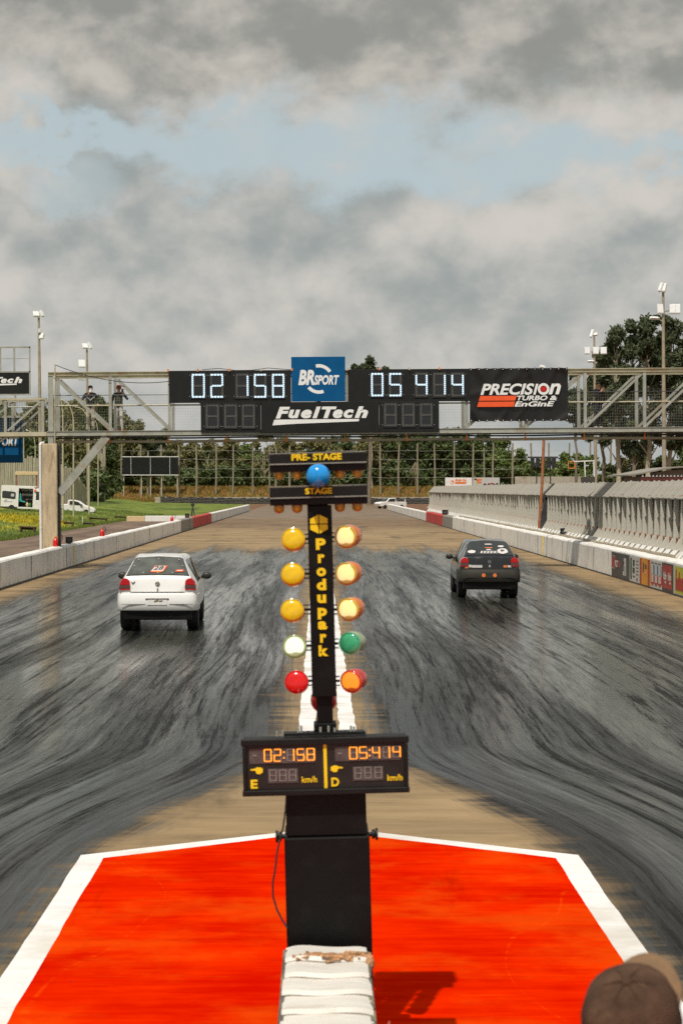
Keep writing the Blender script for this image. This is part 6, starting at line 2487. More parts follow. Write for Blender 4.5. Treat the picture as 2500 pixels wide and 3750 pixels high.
extinguisher('red fire extinguisher on the left wall at the foot of the concrete pillar', 210, 1992, F * LW / (208 - VX) * 1.02)
extinguisher('red fire extinguisher with a looped hose on the left wall above the white car', 378, 1957, F * LW / (378 - VX) * 1.02)
extinguisher('small far red fire extinguisher on the left wall near the grey block', 630, 1903, F * LW / (632 - VX) * 1.02)


def wall_lamp(label, x_, Y, z, size, rotz):
    r = thing('spot_lamp', label, 'spot lamp', (x_, Y, z), (0, 0, rotz))
    mb = MB()
    q = size
    outer = [(-q, 0.0), (q, 0.0), (q * 1.0, 2 * q), (-q, 2 * q)]
    mb.prism([(-q, 0.03), (-q + .03, 0.03), (-q + .03, 2 * q), (-q, 2 * q)], -q * .8, q * .8)
    mb.prism([(q - .03, 0.03), (q, 0.03), (q, 2 * q), (q - .03, 2 * q)], -q * .8, q * .8)
    mb.prism([(-q + .031, 2 * q - .03), (q - .031, 2 * q - .03), (q - .031, 2 * q), (-q + .031, 2 * q)], -q * .8, q * .8)
    mb.prism([(-q + .031, 0.03), (q - .031, 0.03), (q - .031, 0.06), (-q + .031, 0.06)], -q * .8, q * .8)
    mb.box(-q, q, q * .81, q * .9, 0.03, 2 * q)
    mb.build('housing', m_dark, r)
    mb = MB()
    mb.lathe([(q * .78, -q * .5), (q * .55, 0.0), (q * .25, q * .3), (0.02, q * .35)], 16, mat=Matrix.Translation((0, 0, q + .03)), axis='y')
    mb.build('reflector', m_greyp, r, smooth=True)
    mb = MB()
    mb.box(-q * .5, q * .5, -q * .4, q * .4, 0.0, 0.029)
    mb.build('foot', m_dark, r)


wall_lamp('black square spot lamp on the left wall beside the yellow stripe', LW - 0.22, F * LW / (275 - VX), 0.86, 0.13, R(4))
wall_lamp('small black spot lamp on the left wall by the tripod', LW - 0.22, F * LW / (697 - VX), 0.86, 0.16, R(4))
wall_lamp('black spot lamp on the ledge of the right fence, near the rusty pole', RW + 0.60, F * (RW + .6) / (2066 - VX), 0.99, 0.15, R(-40))
wall_lamp('small far black spot lamp on the right wall by the red block', RW + 0.3, F * (RW + .3) / (1629 - VX), 0.90, 0.20, R(-30))
Y = F * (LW - .9) / (706 - VX)
r = thing('tripod', 'black tripod with a camera behind the red block of the left wall', 'tripod', (LW - 0.9, Y, 0.0))
for a in (0.4, 2.5, 4.6):
    mb = MB()
    mb.tube([(0.35 * math.cos(a), 0.35 * math.sin(a), 0), (0, 0, 1.55)], 0.035, 6)
    mb.build('leg', m_dark, r)
mb = MB()
mb.box(-0.14, 0.14, -0.10, 0.10, 1.56, 1.82)
mb.build('camera', m_dark, r, bevel=0.02)

# ------------------------------------------------------------------ vehicles on the bank and far away
def side_vehicle(name, label, cat, loc, rotz, roof, wid, paint, win, wheels, wr=0.31):
    """vehicle from a side outline (x along its length, facing +x), rounded edges"""
    r = thing(name, label, cat, loc, rotz)
    mb = MB()
    mb.prism(roof, -wid / 2, wid / 2)
    mb.build('body', paint, r, bevel=0.07, seg=3)
    for w in win:
        for yo in (-wid / 2 - 0.012, wid / 2):
            mb = MB()
            mb.prism(w, yo, yo + 0.012)
            mb.build('side_window', m_glass, r)
    for wx in wheels:
        for s_ in (-1, 1):
            w_ = bpy.data.objects.new('wheel', None)
            COL.objects.link(w_)
            w_.parent = r
            w_.location = (wx, s_ * (wid / 2 - 0.09), wr)
            mb = MB()
            mb.lathe([(wr * .62, -0.10), (wr * .95, -0.105), (wr, -0.08), (wr, 0.08), (wr * .95, 0.105), (wr * .62, 0.10)], 20, axis='y')
            mb.build('tyre', m_rubber, w_, smooth=True)
            mb = MB()
            mb.lathe([(0.03, -0.07), (wr * .6, -0.095), (wr * .6, 0.095), (0.03, 0.07)], 14, axis='y')
            mb.build('rim', m_steel, w_, smooth=True)
    return r


# ambulance van with open sliding door
Y = 156.0
vx = GX(8, Y)
gz = ground_h(GX(90, Y), Y)
van = thing('ambulance_van', 'white ambulance van with its side door open on the grass bank', 'van', (vx, Y, gz - 0.10), (0, R(2.5), R(2)))
Lv, Wv, Hv = 5.6, 2.0, 2.48
mb = MB()
# side wall facing the camera has the door opening cut out; built from panels
yf, yk = -Wv / 2, Wv / 2
mb.prism([(0, 0.35), (1.66, 0.35), (1.66, Hv - .02), (0.06, Hv + .02), (0, Hv - .2)], yf, yf + 0.06)
mb.prism([(1.66, Hv - .22), (3.02, Hv - .22), (3.02, Hv - .06), (1.66, Hv - .02)], yf, yf + 0.06)
mb.prism([(1.66, 0.35), (3.02, 0.35), (3.02, 0.50), (1.66, 0.50)], yf, yf + 0.06)
mb.prism([(3.02, 0.35), (3.30, 0.35), (3.30, Hv - .25), (3.02, Hv - .06)], yf, yf + 0.06)
mb.prism([(3.30, 0.35), (4.25, 0.35), (5.45, 0.55), (5.55, 0.85), (5.35, 1.12), (4.55, 1.25), (3.30, 1.2)], yf, yf + 0.06)
mb.prism([(3.30, Hv - .45), (3.75, Hv - .52), (3.62, Hv - .38), (3.30, Hv - .25)], yf, yf + 0.06)
mb.prism([(0, 0.35), (5.45, 0.45), (5.55, 0.85), (5.35, 1.12), (4.55, 1.25), (3.75, Hv - .45), (3.3, Hv - .2), (0.06, Hv + .02)], yk - 0.06, yk)
mb.box(0, 0.06, yf + .061, yk - .061, 0.35, Hv)
mb.box(0.0, 3.3, yf + .061, yk - .061, Hv - 0.06, Hv + 0.01)
mb.box(0.05, 5.4, yf + .061, yk - .061, 0.35, 0.46)
mb.prism([(4.55, 1.25), (5.35, 1.12), (5.55, 0.85), (5.45, 0.5), (5.40, 0.5), (5.48, 0.85), (5.3, 1.06), (4.55, 1.18)], yf + .061, yk - .061)
mb.prism([(3.3, Hv - .25), (3.62, Hv - .45), (3.66, Hv - .40), (3.35, Hv - .15)], yf + .061, yk - .061)
mb.build('body', m_white, van)
mb = MB()
mb.box(0.07, 1.62, yf + 0.7, yk - .07, 0.47, Hv - .08)
mb.box(1.62, 3.2, yk - 0.5, yk - .07, 0.47, Hv - .5)
mb.build('interior', m_dark, van)
mb = MB()
mb.box(1.75, 3.0, yk - 0.56, yk - .51, 1.55, 1.75)
mb.box(1.75, 3.0, yk - 0.56, yk - .51, 1.2, 1.25)
mb.build('interior_shelf', m_lightp, van)
mb = MB()
mb.prism([(0.12, 1.30), (1.26, 1.22), (1.38, 1.30), (1.40, 1.80), (1.30, 1.90), (0.22, 1.96), (0.12, 1.88)], yf - 0.02, yf - 0.001)
wv = mb.build('side_window', m_glass, van)
mb = MB()
mb.box(0.95, 1.25, yf - 0.026, yf - 0.021, 1.45, 1.72)
mb.build('window_notice', m_lightp, wv)
mb = MB()
mb.box(3.34, 4.2, yf + 0.02, yf + 0.03, 1.22, Hv - .46)
mb.build('cab_window', m_glass, van)
lettering('SAMU', 0.30, 0.52, 1.00, 1.12, yf - 0.001, m_bluep, van, bold=0.03) if False else None
mb = MB()
for i in range(9):
    mb.box(0.30 + .09 * i, 0.36 + .09 * i, yf - 0.004, yf - 0.001, 0.90, 0.96 + .02 * (i % 2))
for i in range(4):
    mb.box(0.36 + .06 * i, 0.395 + .06 * i, yf - 0.004, yf - 0.001, 1.02, 1.14 - .03 * (i % 2))
mb.build('lettering', m_bluep, van)
mb = MB()
mb.box(0.0, 1.6, yf - 0.012, yf - 0.001, 0.36, 0.48)
mb.build('sill_strip', m_dark, van)
for x_, z_ in ((3.20, Hv - .38), (3.7, Hv - .1)):
    mb = MB()
    mb.lathe([(0.11, 0.0), (0.11, 0.10), (0.07, 0.17), (0.02, 0.19)], 12, mat=Matrix.Translation((x_, yf + (-.02 if z_ < 2.2 else .8), z_ - .08)))
    mb.build('beacon', m_orange if x_ < 3.5 else m_red, van, smooth=True)
for wx in (1.05, 4.55):
    mb = MB()
    mb.lathe([(0.05, -0.12), (0.30, -0.12), (0.34, -0.08), (0.34, 0.10)], 18, mat=Matrix.Translation((wx, yf + .10, 0.34)), axis='y')
    mb.build('wheel', m_rubber, van, smooth=True)
m_teal = M("teal_upholstery", (0.03, 0.34, 0.30), 0.6)
mb = MB()
mb.prism([(1.72, 1.0), (2.30, 0.90), (2.32, 1.02), (1.95, 1.10), (1.86, 1.75), (1.74, 1.78)], yf + .15, yf + .65)
mb.build('seat', m_teal, van, bevel=0.04)
rm_ = van.rotation_euler.to_matrix().to_4x4()
rm_ = Matrix.Translation(van.location) @ rm_
sit = {'l': ((-0.12, -0.42, 0.42), (-0.12, -0.48, 0.04), (-0.12, -0.62, 0.0)), 'r': ((0.12, -0.42, 0.42), (0.12, -0.46, 0.04), (0.12, -0.60, 0.0))}
arm_s = {'l': ((-0.26, -0.16, 1.16), (-0.10, -0.36, 1.06), (0.3, -0.6, 0.0), 0.7), 'r': ((0.26, -0.16, 1.16), (0.10, -0.36, 1.04), (-0.3, -0.6, 0.0), 0.7)}
p = rm_ @ Vector((2.02, yf + 0.40, 0.60))
r, J = person('person in dark clothes sitting on the teal seat in the open van door', p, R(90), (m_skin, m_blackc, m_jeans, m_shoed), arm_s, sit, h=1.68, seat=True)
p = rm_ @ Vector((3.48, yf + 0.42, 0.62))
r, J = person('person in a white shirt sitting in the front seat of the van', p, R(90), (m_skin, m_shirtw, m_jeans, m_shoed), arm_s, sit, h=1.68, seat=True)
m_greenbag = M("green_bag", (0.05, 0.20, 0.06), 0.7)
p = rm_ @ Vector((2.62, yf + 0.12, 0.505))
r = thing('duffel_bag', 'green and cream bag standing in the open van doorway', 'bag', p)
mb = MB()
mb.ico((0.12, 0, 0.20), (0.14, 0.12, 0.20), seg=12, rings=8)
mb.build('bag', m_greenbag, r, smooth=True)
mb = MB()
mb.ico((-0.12, 0, 0.22), (0.13, 0.12, 0.24), seg=12, rings=8)
mb.build('pocket', m_cream, r, smooth=True)

Y = 172.0
xc = GX(215, Y)
pick = side_vehicle('pickup_truck', 'small white pickup truck on the grass right of the concrete pillar', 'pickup truck', (xc - 0.35, Y, ground_h(GX(290, Y), Y) - 0.22), (0, R(4), R(3)),
                    [(0, 0.30), (3.75, 0.30), (4.12, 0.36), (4.18, 0.60), (4.02, 0.80), (3.10, 1.02), (2.45, 1.42), (1.95, 1.50), (1.35, 1.48), (1.28, 1.02), (0, 0.98)], 1.64, m_white,
                    [[(1.50, 1.00), (2.85, 0.98), (2.40, 1.33), (1.98, 1.41), (1.52, 1.40)]], (0.75, 3.30))
mb = MB()
mb.box(0.1, 1.2, -0.7, 0.7, 0.985, 1.06)
mb.build('load_cover', m_redp, pick)
mb = MB()
mb.box(2.62, 2.84, -0.98, -0.80, 0.98, 1.12)
mb.build('mirror', m_dark, pick, bevel=0.02)
mb = MB()
mb.box(1.60, 1.76, -0.834, -0.822, 0.86, 0.90)
mb.build('door_handle', m_dark, pick)
mb = MB()
mb.box(3.95, 4.14, -0.78, 0.78, 0.40, 0.58)
mb.build('grille', m_dark, pick, bevel=0.02)
Y = 250.0
far = side_vehicle('pickup_truck', 'tiny far white pickup truck behind the end of the right wall', 'pickup truck', (GX(1478, Y), Y, 0.02), (0, 0, R(180 + 28)),
                   [(0, 0.35), (4.6, 0.35), (4.75, 0.80), (4.5, 0.98), (3.6, 1.05), (3.05, 1.58), (1.95, 1.60), (1.80, 1.05), (0, 1.02)], 1.75, m_white,
                   [[(2.05, 1.08), (3.40, 1.08), (2.98, 1.50), (2.05, 1.52)]], (0.9, 3.8))
mb = MB()
mb.prism([(3.04, 1.54), (3.58, 1.09), (3.62, 1.10), (3.08, 1.56)], -0.72, 0.72)
mb.build('windscreen', m_glass, far)
mb = MB()
mb.tube([(0, 0, 0), (-0.1, 0, 1.5)], 0.09, 6)
tag(mb.build('stake', m_lampwhite, loc=(GX(1485, 240), 240, 0.0)), 'white post beside the far white pickup', 'stake')

# ------------------------------------------------------------------ far tyre barrier, wooden poles, boards
proto = None
x_ = -31.5
Yt = 331.0
i = 0
while x_ < 23:
    if proto is None:
        mb = MB()
        for k in range(4):
            n, q = 14, 6
            vs, fs = [], []
            for a in range(n):
                an = 2 * math.pi * a / n
                for b_ in range(q):
                    bn_ = 2 * math.pi * b_ / q
                    rr = 0.26 + 0.13 * math.cos(bn_)
                    vs.append((rr * math.cos(an), rr * math.sin(an), 0.16 + 0.30 * k + 0.15 * math.sin(bn_)))
            fs = [(a * q + b_, ((a + 1) % n) * q + b_, ((a + 1) % n) * q + (b_ + 1) % q, a * q + (b_ + 1) % q) for a in range(n) for b_ in range(q)]
            mb.add(vs, fs)
        proto = mb.build('tyre_stack', m_rubber, smooth=True)
        tag(proto, 'stack of black tyres in the long barrier at the far end of the track', 'tyre stack', 'tyre stacks of the far barrier')
        c = proto
    else:
        c = proto.copy()
        COL.objects.link(c)
    c.location = (x_, Yt + random.uniform(-.2, .2), ground_h(x_, Yt))
    c.rotation_euler = (0, 0, random.uniform(0, 3))
    c.scale = (1, 1, random.uniform(0.88, 1.08))
    x_ += 0.72
    i += 1
mb = MB()
mb.box(-33, 24, 332.2, 332.6, -0.1, 1.38)
tag(mb.build('low_wall', m_conc), 'low pale concrete wall right behind the black tyre barrier', 'wall')

Yp = 343.0
poles = [(405, 1630), (446, 1628), (515, 1629), (542, 1653), (590, 1629), (657, 1630), (720, 1629), (791, 1628), (853, 1629), (926, 1629), (988, 1630), (1010, 1640), (1060, 1632), (1393, 1625), (1459, 1626), (1528, 1625), (1591, 1625),
         (1661, 1624), (1730, 1624), (1773, 1640), (1804, 1623), (1874, 1623), (1944, 1622), (2010, 1622), (2083, 1622), (2158, 1618), (2235, 1621), (2378, 1620), (2450, 1618)]
desc = ['left of the black panel board, shaded by trees', 'at the left edge of the black panel board', 'crossing the black panel board near its first joint', 'short, ending at the foot of the black panel board', 'crossing the black panel board near its right third',
        'at the right edge of the black panel board', 'first to the right of the black panel board', 'second to the right of the black panel board', 'third to the right of the black panel board', 'fourth to the right of the black panel board',
        'just left of the starting tree light bars', 'half hidden by the left end of the light bars', 'behind the left half of the light bars', 'first to the right of the starting tree light bars', 'second to the right of the starting tree light bars',
        'beside the hanging dry palm fronds', 'above the left end of the ribbed fence', 'left one crossing the orange and white billboard', 'right one crossing the orange and white billboard', 'short, behind the fruit picture billboard',
        'at the right end of the fruit picture billboard', 'between the fruit billboard and the black traffic lights', 'behind the left end of the black traffic lights', 'behind the right end of the black traffic lights', 'beside the yellow square frame',
        'just left of the shorter right floodlight mast', 'among the eucalyptus trunks right of the white frame', 'above the curved roof building', 'dark, farthest right above the corrugated red panels']
for (px, top), ds in zip(poles, desc):
    x_ = GX(px, Yp)
    g_ = ground_h(x_, Yp)
    zt_ = CAM_H + (VY - top) * Yp / F
    r_ = random.uniform(0.17, 0.23)
    mb = MB()
    h = zt_ - g_
    mb.tube([(0, 0, -0.3), (random.uniform(-.1, .1), 0, h * .5), (random.uniform(-.15, .15), 0, h)], [r_ * 1.1, r_, r_ * .88], 8)
    tag(mb.build('wooden_pole', m_wood, smooth=True, loc=(x_, Yp, g_)), 'tall wooden pole ' + ds, 'wooden pole', 'wooden poles in a row before the trees')
mb = MB()
for zz in (11.0, 9.2, 7.2, 5.4):
    pts = [(GX(px, Yp), Yp - 0.3, zz + 0.1 * math.sin(px)) for px in range(405, 2470, 60)]
    mb.tube(pts, 0.022, 4)
tag(mb.build('fence_wires', m_steel), 'thin wires strung along the row of wooden poles', 'wires')
# black panel board on the left
Yb = 341.5
xa, xb_ = GX(450, Yb), GX(653, Yb)
zt_, zb_ = CAM_H + (VY - 1674) * Yb / F, CAM_H + (VY - 1738) * Yb / F
r = thing('panel_board', 'wide black louvred panel board in three sections with a pale frame', 'board', ((xa + xb_) / 2, Yb, ground_h(0, Yb)))
gz = r.location.z
w = (xb_ - xa) / 2
mb = MB()
mb.box(-w, w, 0, 0.12, zb_ - gz, zt_ - gz)
pb_ = mb.build('panel', m_blackb, r)
mb = MB()
for k in range(16):
    z_ = zb_ - gz + (zt_ - zb_) * (k + .5) / 16
    mb.box(-w + .1, w - .1, -0.05, -0.002, z_ - .02, z_ + .02)
mb.build('louvre', m_dark, pb_)
mb = MB()
mb.box(-w - .1, w + .1, -0.08, 0.2, zt_ - gz + .002, zt_ - gz + .16)
mb.box(-w - .1, w + .1, -0.08, 0.2, zb_ - gz - .16, zb_ - gz - .002)
for f in (-.70, .0, .70):
    mb.box(f * w - .035, f * w + .035, -0.10, -0.06, zb_ - gz, zt_ - gz)
mb.build('frame', m_lampwhite, r)
for f in (-.97, -.33, .0, .4, .97):
    mb = MB()
    mb.tube([(f * w, 0.35, 0), (f * w, 0.35, zt_ - gz)], 0.14, 6)
    mb.build('post', m_steely, r)

# billboards over the ribbed fence
Yb = 230.0
for lab, pa, pb2, fruit in (('white billboard with orange text lines and an orange lower band', 1629, 1727, False), ('billboard with a colourful fruit picture beside the orange one', 1731, 1828, True)):
    xa, xb_ = GX(pa, Yb), GX(pb2, Yb)
    zt_, zb_ = CAM_H + (VY - 1749) * Yb / F, CAM_H + (VY - 1787) * Yb / F
    w, h = (xb_ - xa), zt_ - zb_
    r = thing('billboard', lab, 'billboard', (xa, Yb, 0))
    mb = MB()
    mb.box(0, w, 0, 0.08, zb_, zt_)
    mb.build('panel', m_white if not fruit else m_lightp, r)
    for f in (0.08, 0.92):
        mb = MB()
        mb.tube([(w * f, 0.15, -0.1), (w * f, 0.15, zt_)], 0.06, 6)
        mb.build('post', m_steel, r)
    if not fruit:
        mb = MB()
        mb.box(0.02, w - .02, -0.012, -0.001, zb_ + .02, zb_ + h * .20)
        mb.build('orange_band', m_sticko, r)
        lettering('BILBA DA', w * .38, w * .80, zb_ + h * .66, zb_ + h * .86, -0.001, m_sticko, r, bold=0.05, depth=0.02)
        mb = MB()
        mb.prism([(w * .37, zb_ + h * .40), (w * .76, zb_ + h * .40), (w * .80, zb_ + h * .60), (w * .37, zb_ + h * .60)], -0.02, -0.001)
        mb.build('orange_strip', m_sticko, r)
        mb = MB()
        pts = [(w * .26 + .24 * math.cos(2 * math.pi * i / 16), -0.01, zb_ + h * .56 + .26 * math.sin(2 * math.pi * i / 16)) for i in range(17)]
        mb.tube(pts, 0.03, 5)
        mb.ico((w * .28, -0.02, zb_ + h * .62), (0.12, 0.02, 0.12))
        mb.build('round_emblem', m_sticko, r)
    else:
        m_veg = [m_sticko, m_redp, m_greenp, m_brownp, m_orange, m_cream]
        rr = random.Random(5)
        for k in range(26):
            u = rr.random()
            mb = MB()
            mb.ico((w * (.04 + .9 * u), -0.012 - 0.002 * (k % 5), zb_ + h * (rr.uniform(.08, .85) if u < .3 else rr.uniform(.05, .45))), (rr.uniform(.12, .26), 0.012, rr.uniform(.09, .18)), seg=8, rings=6)
            mb.build('fruit_print', m_veg[k % (6 if u < .3 else 4)] if u < .35 else rr.choice([m_brownp, m_dark, m_redp, m_gstripe]), r)

# lights, frame, stone wall, curved-roof building and red panels beyond the right fence
Y = 160.0
zt_, zb_ = CAM_H + (VY - 1674) * Y / F, CAM_H + (VY - 1713) * Y / F
r = thing('start_lights', 'row of five black traffic-light boxes on a thin gantry beyond the fence', 'traffic lights', (GX(1987, Y), Y, 0))
for px in (1948, 1967.5, 1987, 2007, 2027):
    x_ = GX(px, Y) - GX(1987, Y)
    mb = MB()
    mb.box(x_ - .19, x_ + .19, -0.12, 0.12, zb_, zt_)
    bx_ = mb.build('light_box', m_dark, r, bevel=0.03)
    for k in range(3):
        mb = MB()
        mb.lathe([(0.125, -0.14), (0.115, -0.125), (0.02, -0.122)], 12, mat=Matrix.Translation((x_, 0, zb_ + (zt_ - zb_) * (k + .5) / 3)), axis='y')
        mb.build('lens', m_pane, bx_)
mb = MB()
mb.box(-1.5, 1.5, 0.13, 0.2, zt_ - .1, zt_ + .06)
mb.tube([(-.6, 0.2, -0.1), (-.6, 0.2, zt_)], 0.06, 6)
mb.tube([(0.75, 0.2, -0.1), (0.75, 0.2, zt_)], 0.06, 6)
mb.build('support', m_dark, r)
Y = 140.0


def at(px, py):
    return Vector((GX(px, Y) - GX(2155, Y), 0, CAM_H + (VY - py) * Y / F))


r = thing('hoist_frame', 'white pipe frame with a yellow square cage hanging at its left end', 'frame', (GX(2155, Y), Y, 0))
mb = MB()
for a, b_ in (((2100, 1690), (2174, 1687)), ((2139, 1690), (2141, 1745)), ((2172, 1688), (2174, 1745))):
    mb.bar(at(*a), at(*b_), 0.09)
mb.build('pipe_frame', m_white, r)
mb = MB()
sq = [(2079, 1690), (2103, 1690), (2103, 1715), (2079, 1715)]
for i in range(4):
    mb.bar(at(*sq[i]), at(*sq[(i + 1) % 4]), 0.07)
mb.build('cage', m_tie, r)
mb = MB()
p, q = at(2127, 1790), at(2175, 1746)
mb.box(p.x, q.x, -0.3, 0.3, 0.0, q.z)
mb.build('base_box', m_brownp, r, bevel=0.02)
Y = 255.0
mb = MB()
mb.box(GX(1885, Y), GX(2140, Y), Y, Y + 0.4, -0.1, CAM_H + (VY - 1745) * Y / F)
tag(mb.build('stone_wall', m_conc), 'pale stone wall behind the traffic lights beyond the fence', 'wall')
Y = 128.0
r = thing('pavilion', 'low building with a thin curved grey roof at the right edge beyond the fence', 'building', (GX(2300, Y), Y, 0))
w = 230 * Y / F
k = Y / F


def zz(py):
    return CAM_H + (VY - py) * k


mb = MB()
mb.box(1.1, w + 1.5, 0.3, 8, 0, zz(1745))
mb.prism([(1.8, zz(1745) + .002), (w + 1.5, zz(1745) + .002), (w + 1.5, zz(1718)), (3.2, zz(1722)), (1.8, zz(1733))], 0.3, 0.6)
mb.build('wall', m_greyblk, r)
mb = MB()
top = [(-0.2, 1738), (0.8, 1731), (1.8, 1722), (2.6, 1714), (3.4, 1709), (4.4, 1706), (5.6, 1705.5), (7.0, 1707)]
for (xa, pa), (xb_, pb2) in zip(top, top[1:]):
    mb.prism([(xa, zz(pa) - .12), (xb_, zz(pb2) - .12), (xb_, zz(pb2)), (xa, zz(pa))], -1.0, 8.5)
mb.build('roof', m_greyblk, r)
mb = MB()
mb.tube([(1.9, -0.5, 0), (1.9, -0.5, zz(1735))], 0.12, 8)
mb.build('post', m_dark, r)
Y = 92.0
r = thing('red_panels', 'dark red corrugated panels with pale pointed tips above the right fence', 'panels', (GX(2345, Y), Y, 0))
m_maroon = M("maroon_panels", (0.095, 0.022, 0.018), 0.55, var=0.35, vs=6)
k = Y / F
st = 13.2 * k
for i in range(14):
    mb = MB()
    mb.prism([(i * st, zz(1800)), ((i + 1) * st - .02, zz(1800)), ((i + 1) * st - .02, zz(1748)), ((i + .5) * st, zz(1741)), (i * st, zz(1748))], 0.02 * i, 0.02 * i + 0.06, mat=Matrix.Shear('XZ', 4, (0.0, 0.0)))
    pn = mb.build('panel', m_maroon, r)
    mb = MB()
    mb.prism([(i * st + .03, zz(1745.5)), ((i + 1) * st - .05, zz(1745.5)), ((i + .5) * st, zz(1738.5))], 0.02 * i - 0.03, 0.02 * i - 0.001)
    mb.build('tip', m_lightp, pn)
mb = MB()
mb.box(0, 14 * st, 0.35, 0.45, 0, zz(1775))
mb.build('backing', m_wood, r)

# ------------------------------------------------------------------ trees
def leaf_cloud(clumps, per, size, rs, droop=0.3, elong=1.9):
    """leaf quads gathered in sprigs through ellipsoid clumps: clumps = (centre, radii)"""
    nC = len(clumps)
    V = []
    for c, rad in clumps:
        n = per
        d = rs.normal(size=(n, 3))
        d /= np.linalg.norm(d, axis=1)[:, None] + 1e-9
        rr = rs.random(n) ** 0.42
        # lumpy surface, hollow and ragged
        lump = 0.78 + 0.22 * np.sin(d[:, 0] * 5 + c[0]) * np.cos(d[:, 2] * 6 + c[1]) + rs.normal(0, 0.10, n)
        p = np.array(c)[None, :] + d * (rr * lump)[:, None] * np.array(rad)[None, :]
        a = rs.normal(size=(n, 3))
        a[:, 2] -= droop
        a /= np.linalg.norm(a, axis=1)[:, None]
        b = np.cross(a, d + rs.normal(0, 0.5, (n, 3)))
        b /= np.linalg.norm(b, axis=1)[:, None] + 1e-9
        s = size * rs.uniform(0.6, 1.3, n)[:, None]
        a = a * s * elong * 0.5
        b = b * s * 0.5
        V.append(np.stack([p - a, p + b * 0.9, p + a, p - b * 0.9], axis=1))
    V = np.concatenate(V).reshape(-1, 3)
    return V


def leaf_object(V, mat, parent, name='foliage'):
    n = len(V) // 4
    me = bpy.data.meshes.new(name)
    me.vertices.add(len(V))
    me.vertices.foreach_set('co', V.astype(np.float32).reshape(-1))
    me.loops.add(4 * n)
    me.loops.foreach_set('vertex_index', np.arange(4 * n, dtype=np.int32))
    me.polygons.add(n)
    me.polygons.foreach_set('loop_start', np.arange(0, 4 * n, 4, dtype=np.int32))
    me.materials.append(mat)
    me.update(calc_edges=True)
    o = bpy.data.objects.new(name, me)
    COL.objects.link(o)
    o.parent = parent
    return o


def limb(mb, p, q, r0, r1, rs, wob=0.08, n=5):
    p, q = Vector(p), Vector(q)
    L = (q - p).length
    pts, rr = [], []
    for i in range(n + 1):
        f = i / n
        o = Vector(rs.normal(0, wob * L, 3)) * math.sin(f * math.pi) if 0 < i < n else Vector()
        pts.append(p.lerp(q, f) + o)
        rr.append(r0 + (r1 - r0) * f)
    mb.tube(pts, rr, 6, cap=False)
    return pts


def broad_tree(name, label, x, y, h, w, mat, seed, bare=0.0, group=None, trunk=None, per=280, size=0.38, base=None, low=0.0):
    rs = np.random.default_rng(seed)
    g_ = ground_h(x, y) if base is None else base
    r = thing(name, label, 'tree', (x, y, g_ - 0.1), (0, 0, 0), group)
    mb = MB()
    th = h * rs.uniform(0.30, 0.42) * (1 - 0.5 * low)
    lean = rs.normal(0, 0.04, 2) * h
    top = Vector((lean[0], lean[1], th))
    limb(mb, (0, 0, 0), top, 0.030 * h * .7, 0.018 * h, rs, 0.02)
    clumps = []
    nl = int(rs.integers(7, 11))
    for i in range(nl):
        a = 2 * math.pi * i / nl + rs.uniform(-.4, .4)
        f = rs.uniform(0.35, 1.0)
        e = Vector((math.cos(a) * w * .5 * f * .85, math.sin(a) * w * .4 * f, th + (h - th) * rs.uniform(0.15, 0.93) * (1.05 - 0.35 * f)))
        limb(mb, top * rs.uniform(.7, 1), e, 0.010 * h, 0.003 * h, rs, 0.07)
        if rs.random() > bare:
            k_ = rs.uniform(0.75, 1.2)
            clumps.append((e, (w * .22 * k_, w * .22 * k_, h * .13 * k_)))
        for q in range(2 if bare < .3 else 4):
            e2 = e + Vector(rs.normal(0, 1, 3)) * w * .17
            e2.z = max(th * .6, min(h * 0.98, e2.z + h * .03))
            limb(mb, e, e2, 0.0045 * h, 0.0016 * h, rs, 0.1, 4)
            if rs.random() > bare:
                clumps.append((e2, (w * .15, w * .15, h * .09)))
    for q in range(int(9 * low)):
        a = rs.uniform(0, 2 * math.pi)
        f = rs.uniform(0.2, 0.6)
        clumps.append(((math.cos(a) * w * f, math.sin(a) * w * .3, h * rs.uniform(.08, .45)), (w * .2, w * .16, h * .11)))
    if bare < .5:
        clumps.append(((0, 0, h * .88), (w * .2, w * .2, h * .11)))
        clumps.append(((0, 0, h * .66), (w * .3, w * .28, h * .15)))
    mb.build('trunk', trunk or m_trunk, r, smooth=True)
    if clumps:
        leaf_object(leaf_cloud(clumps, per, size, rs), mat, r, 'crown')
    return r


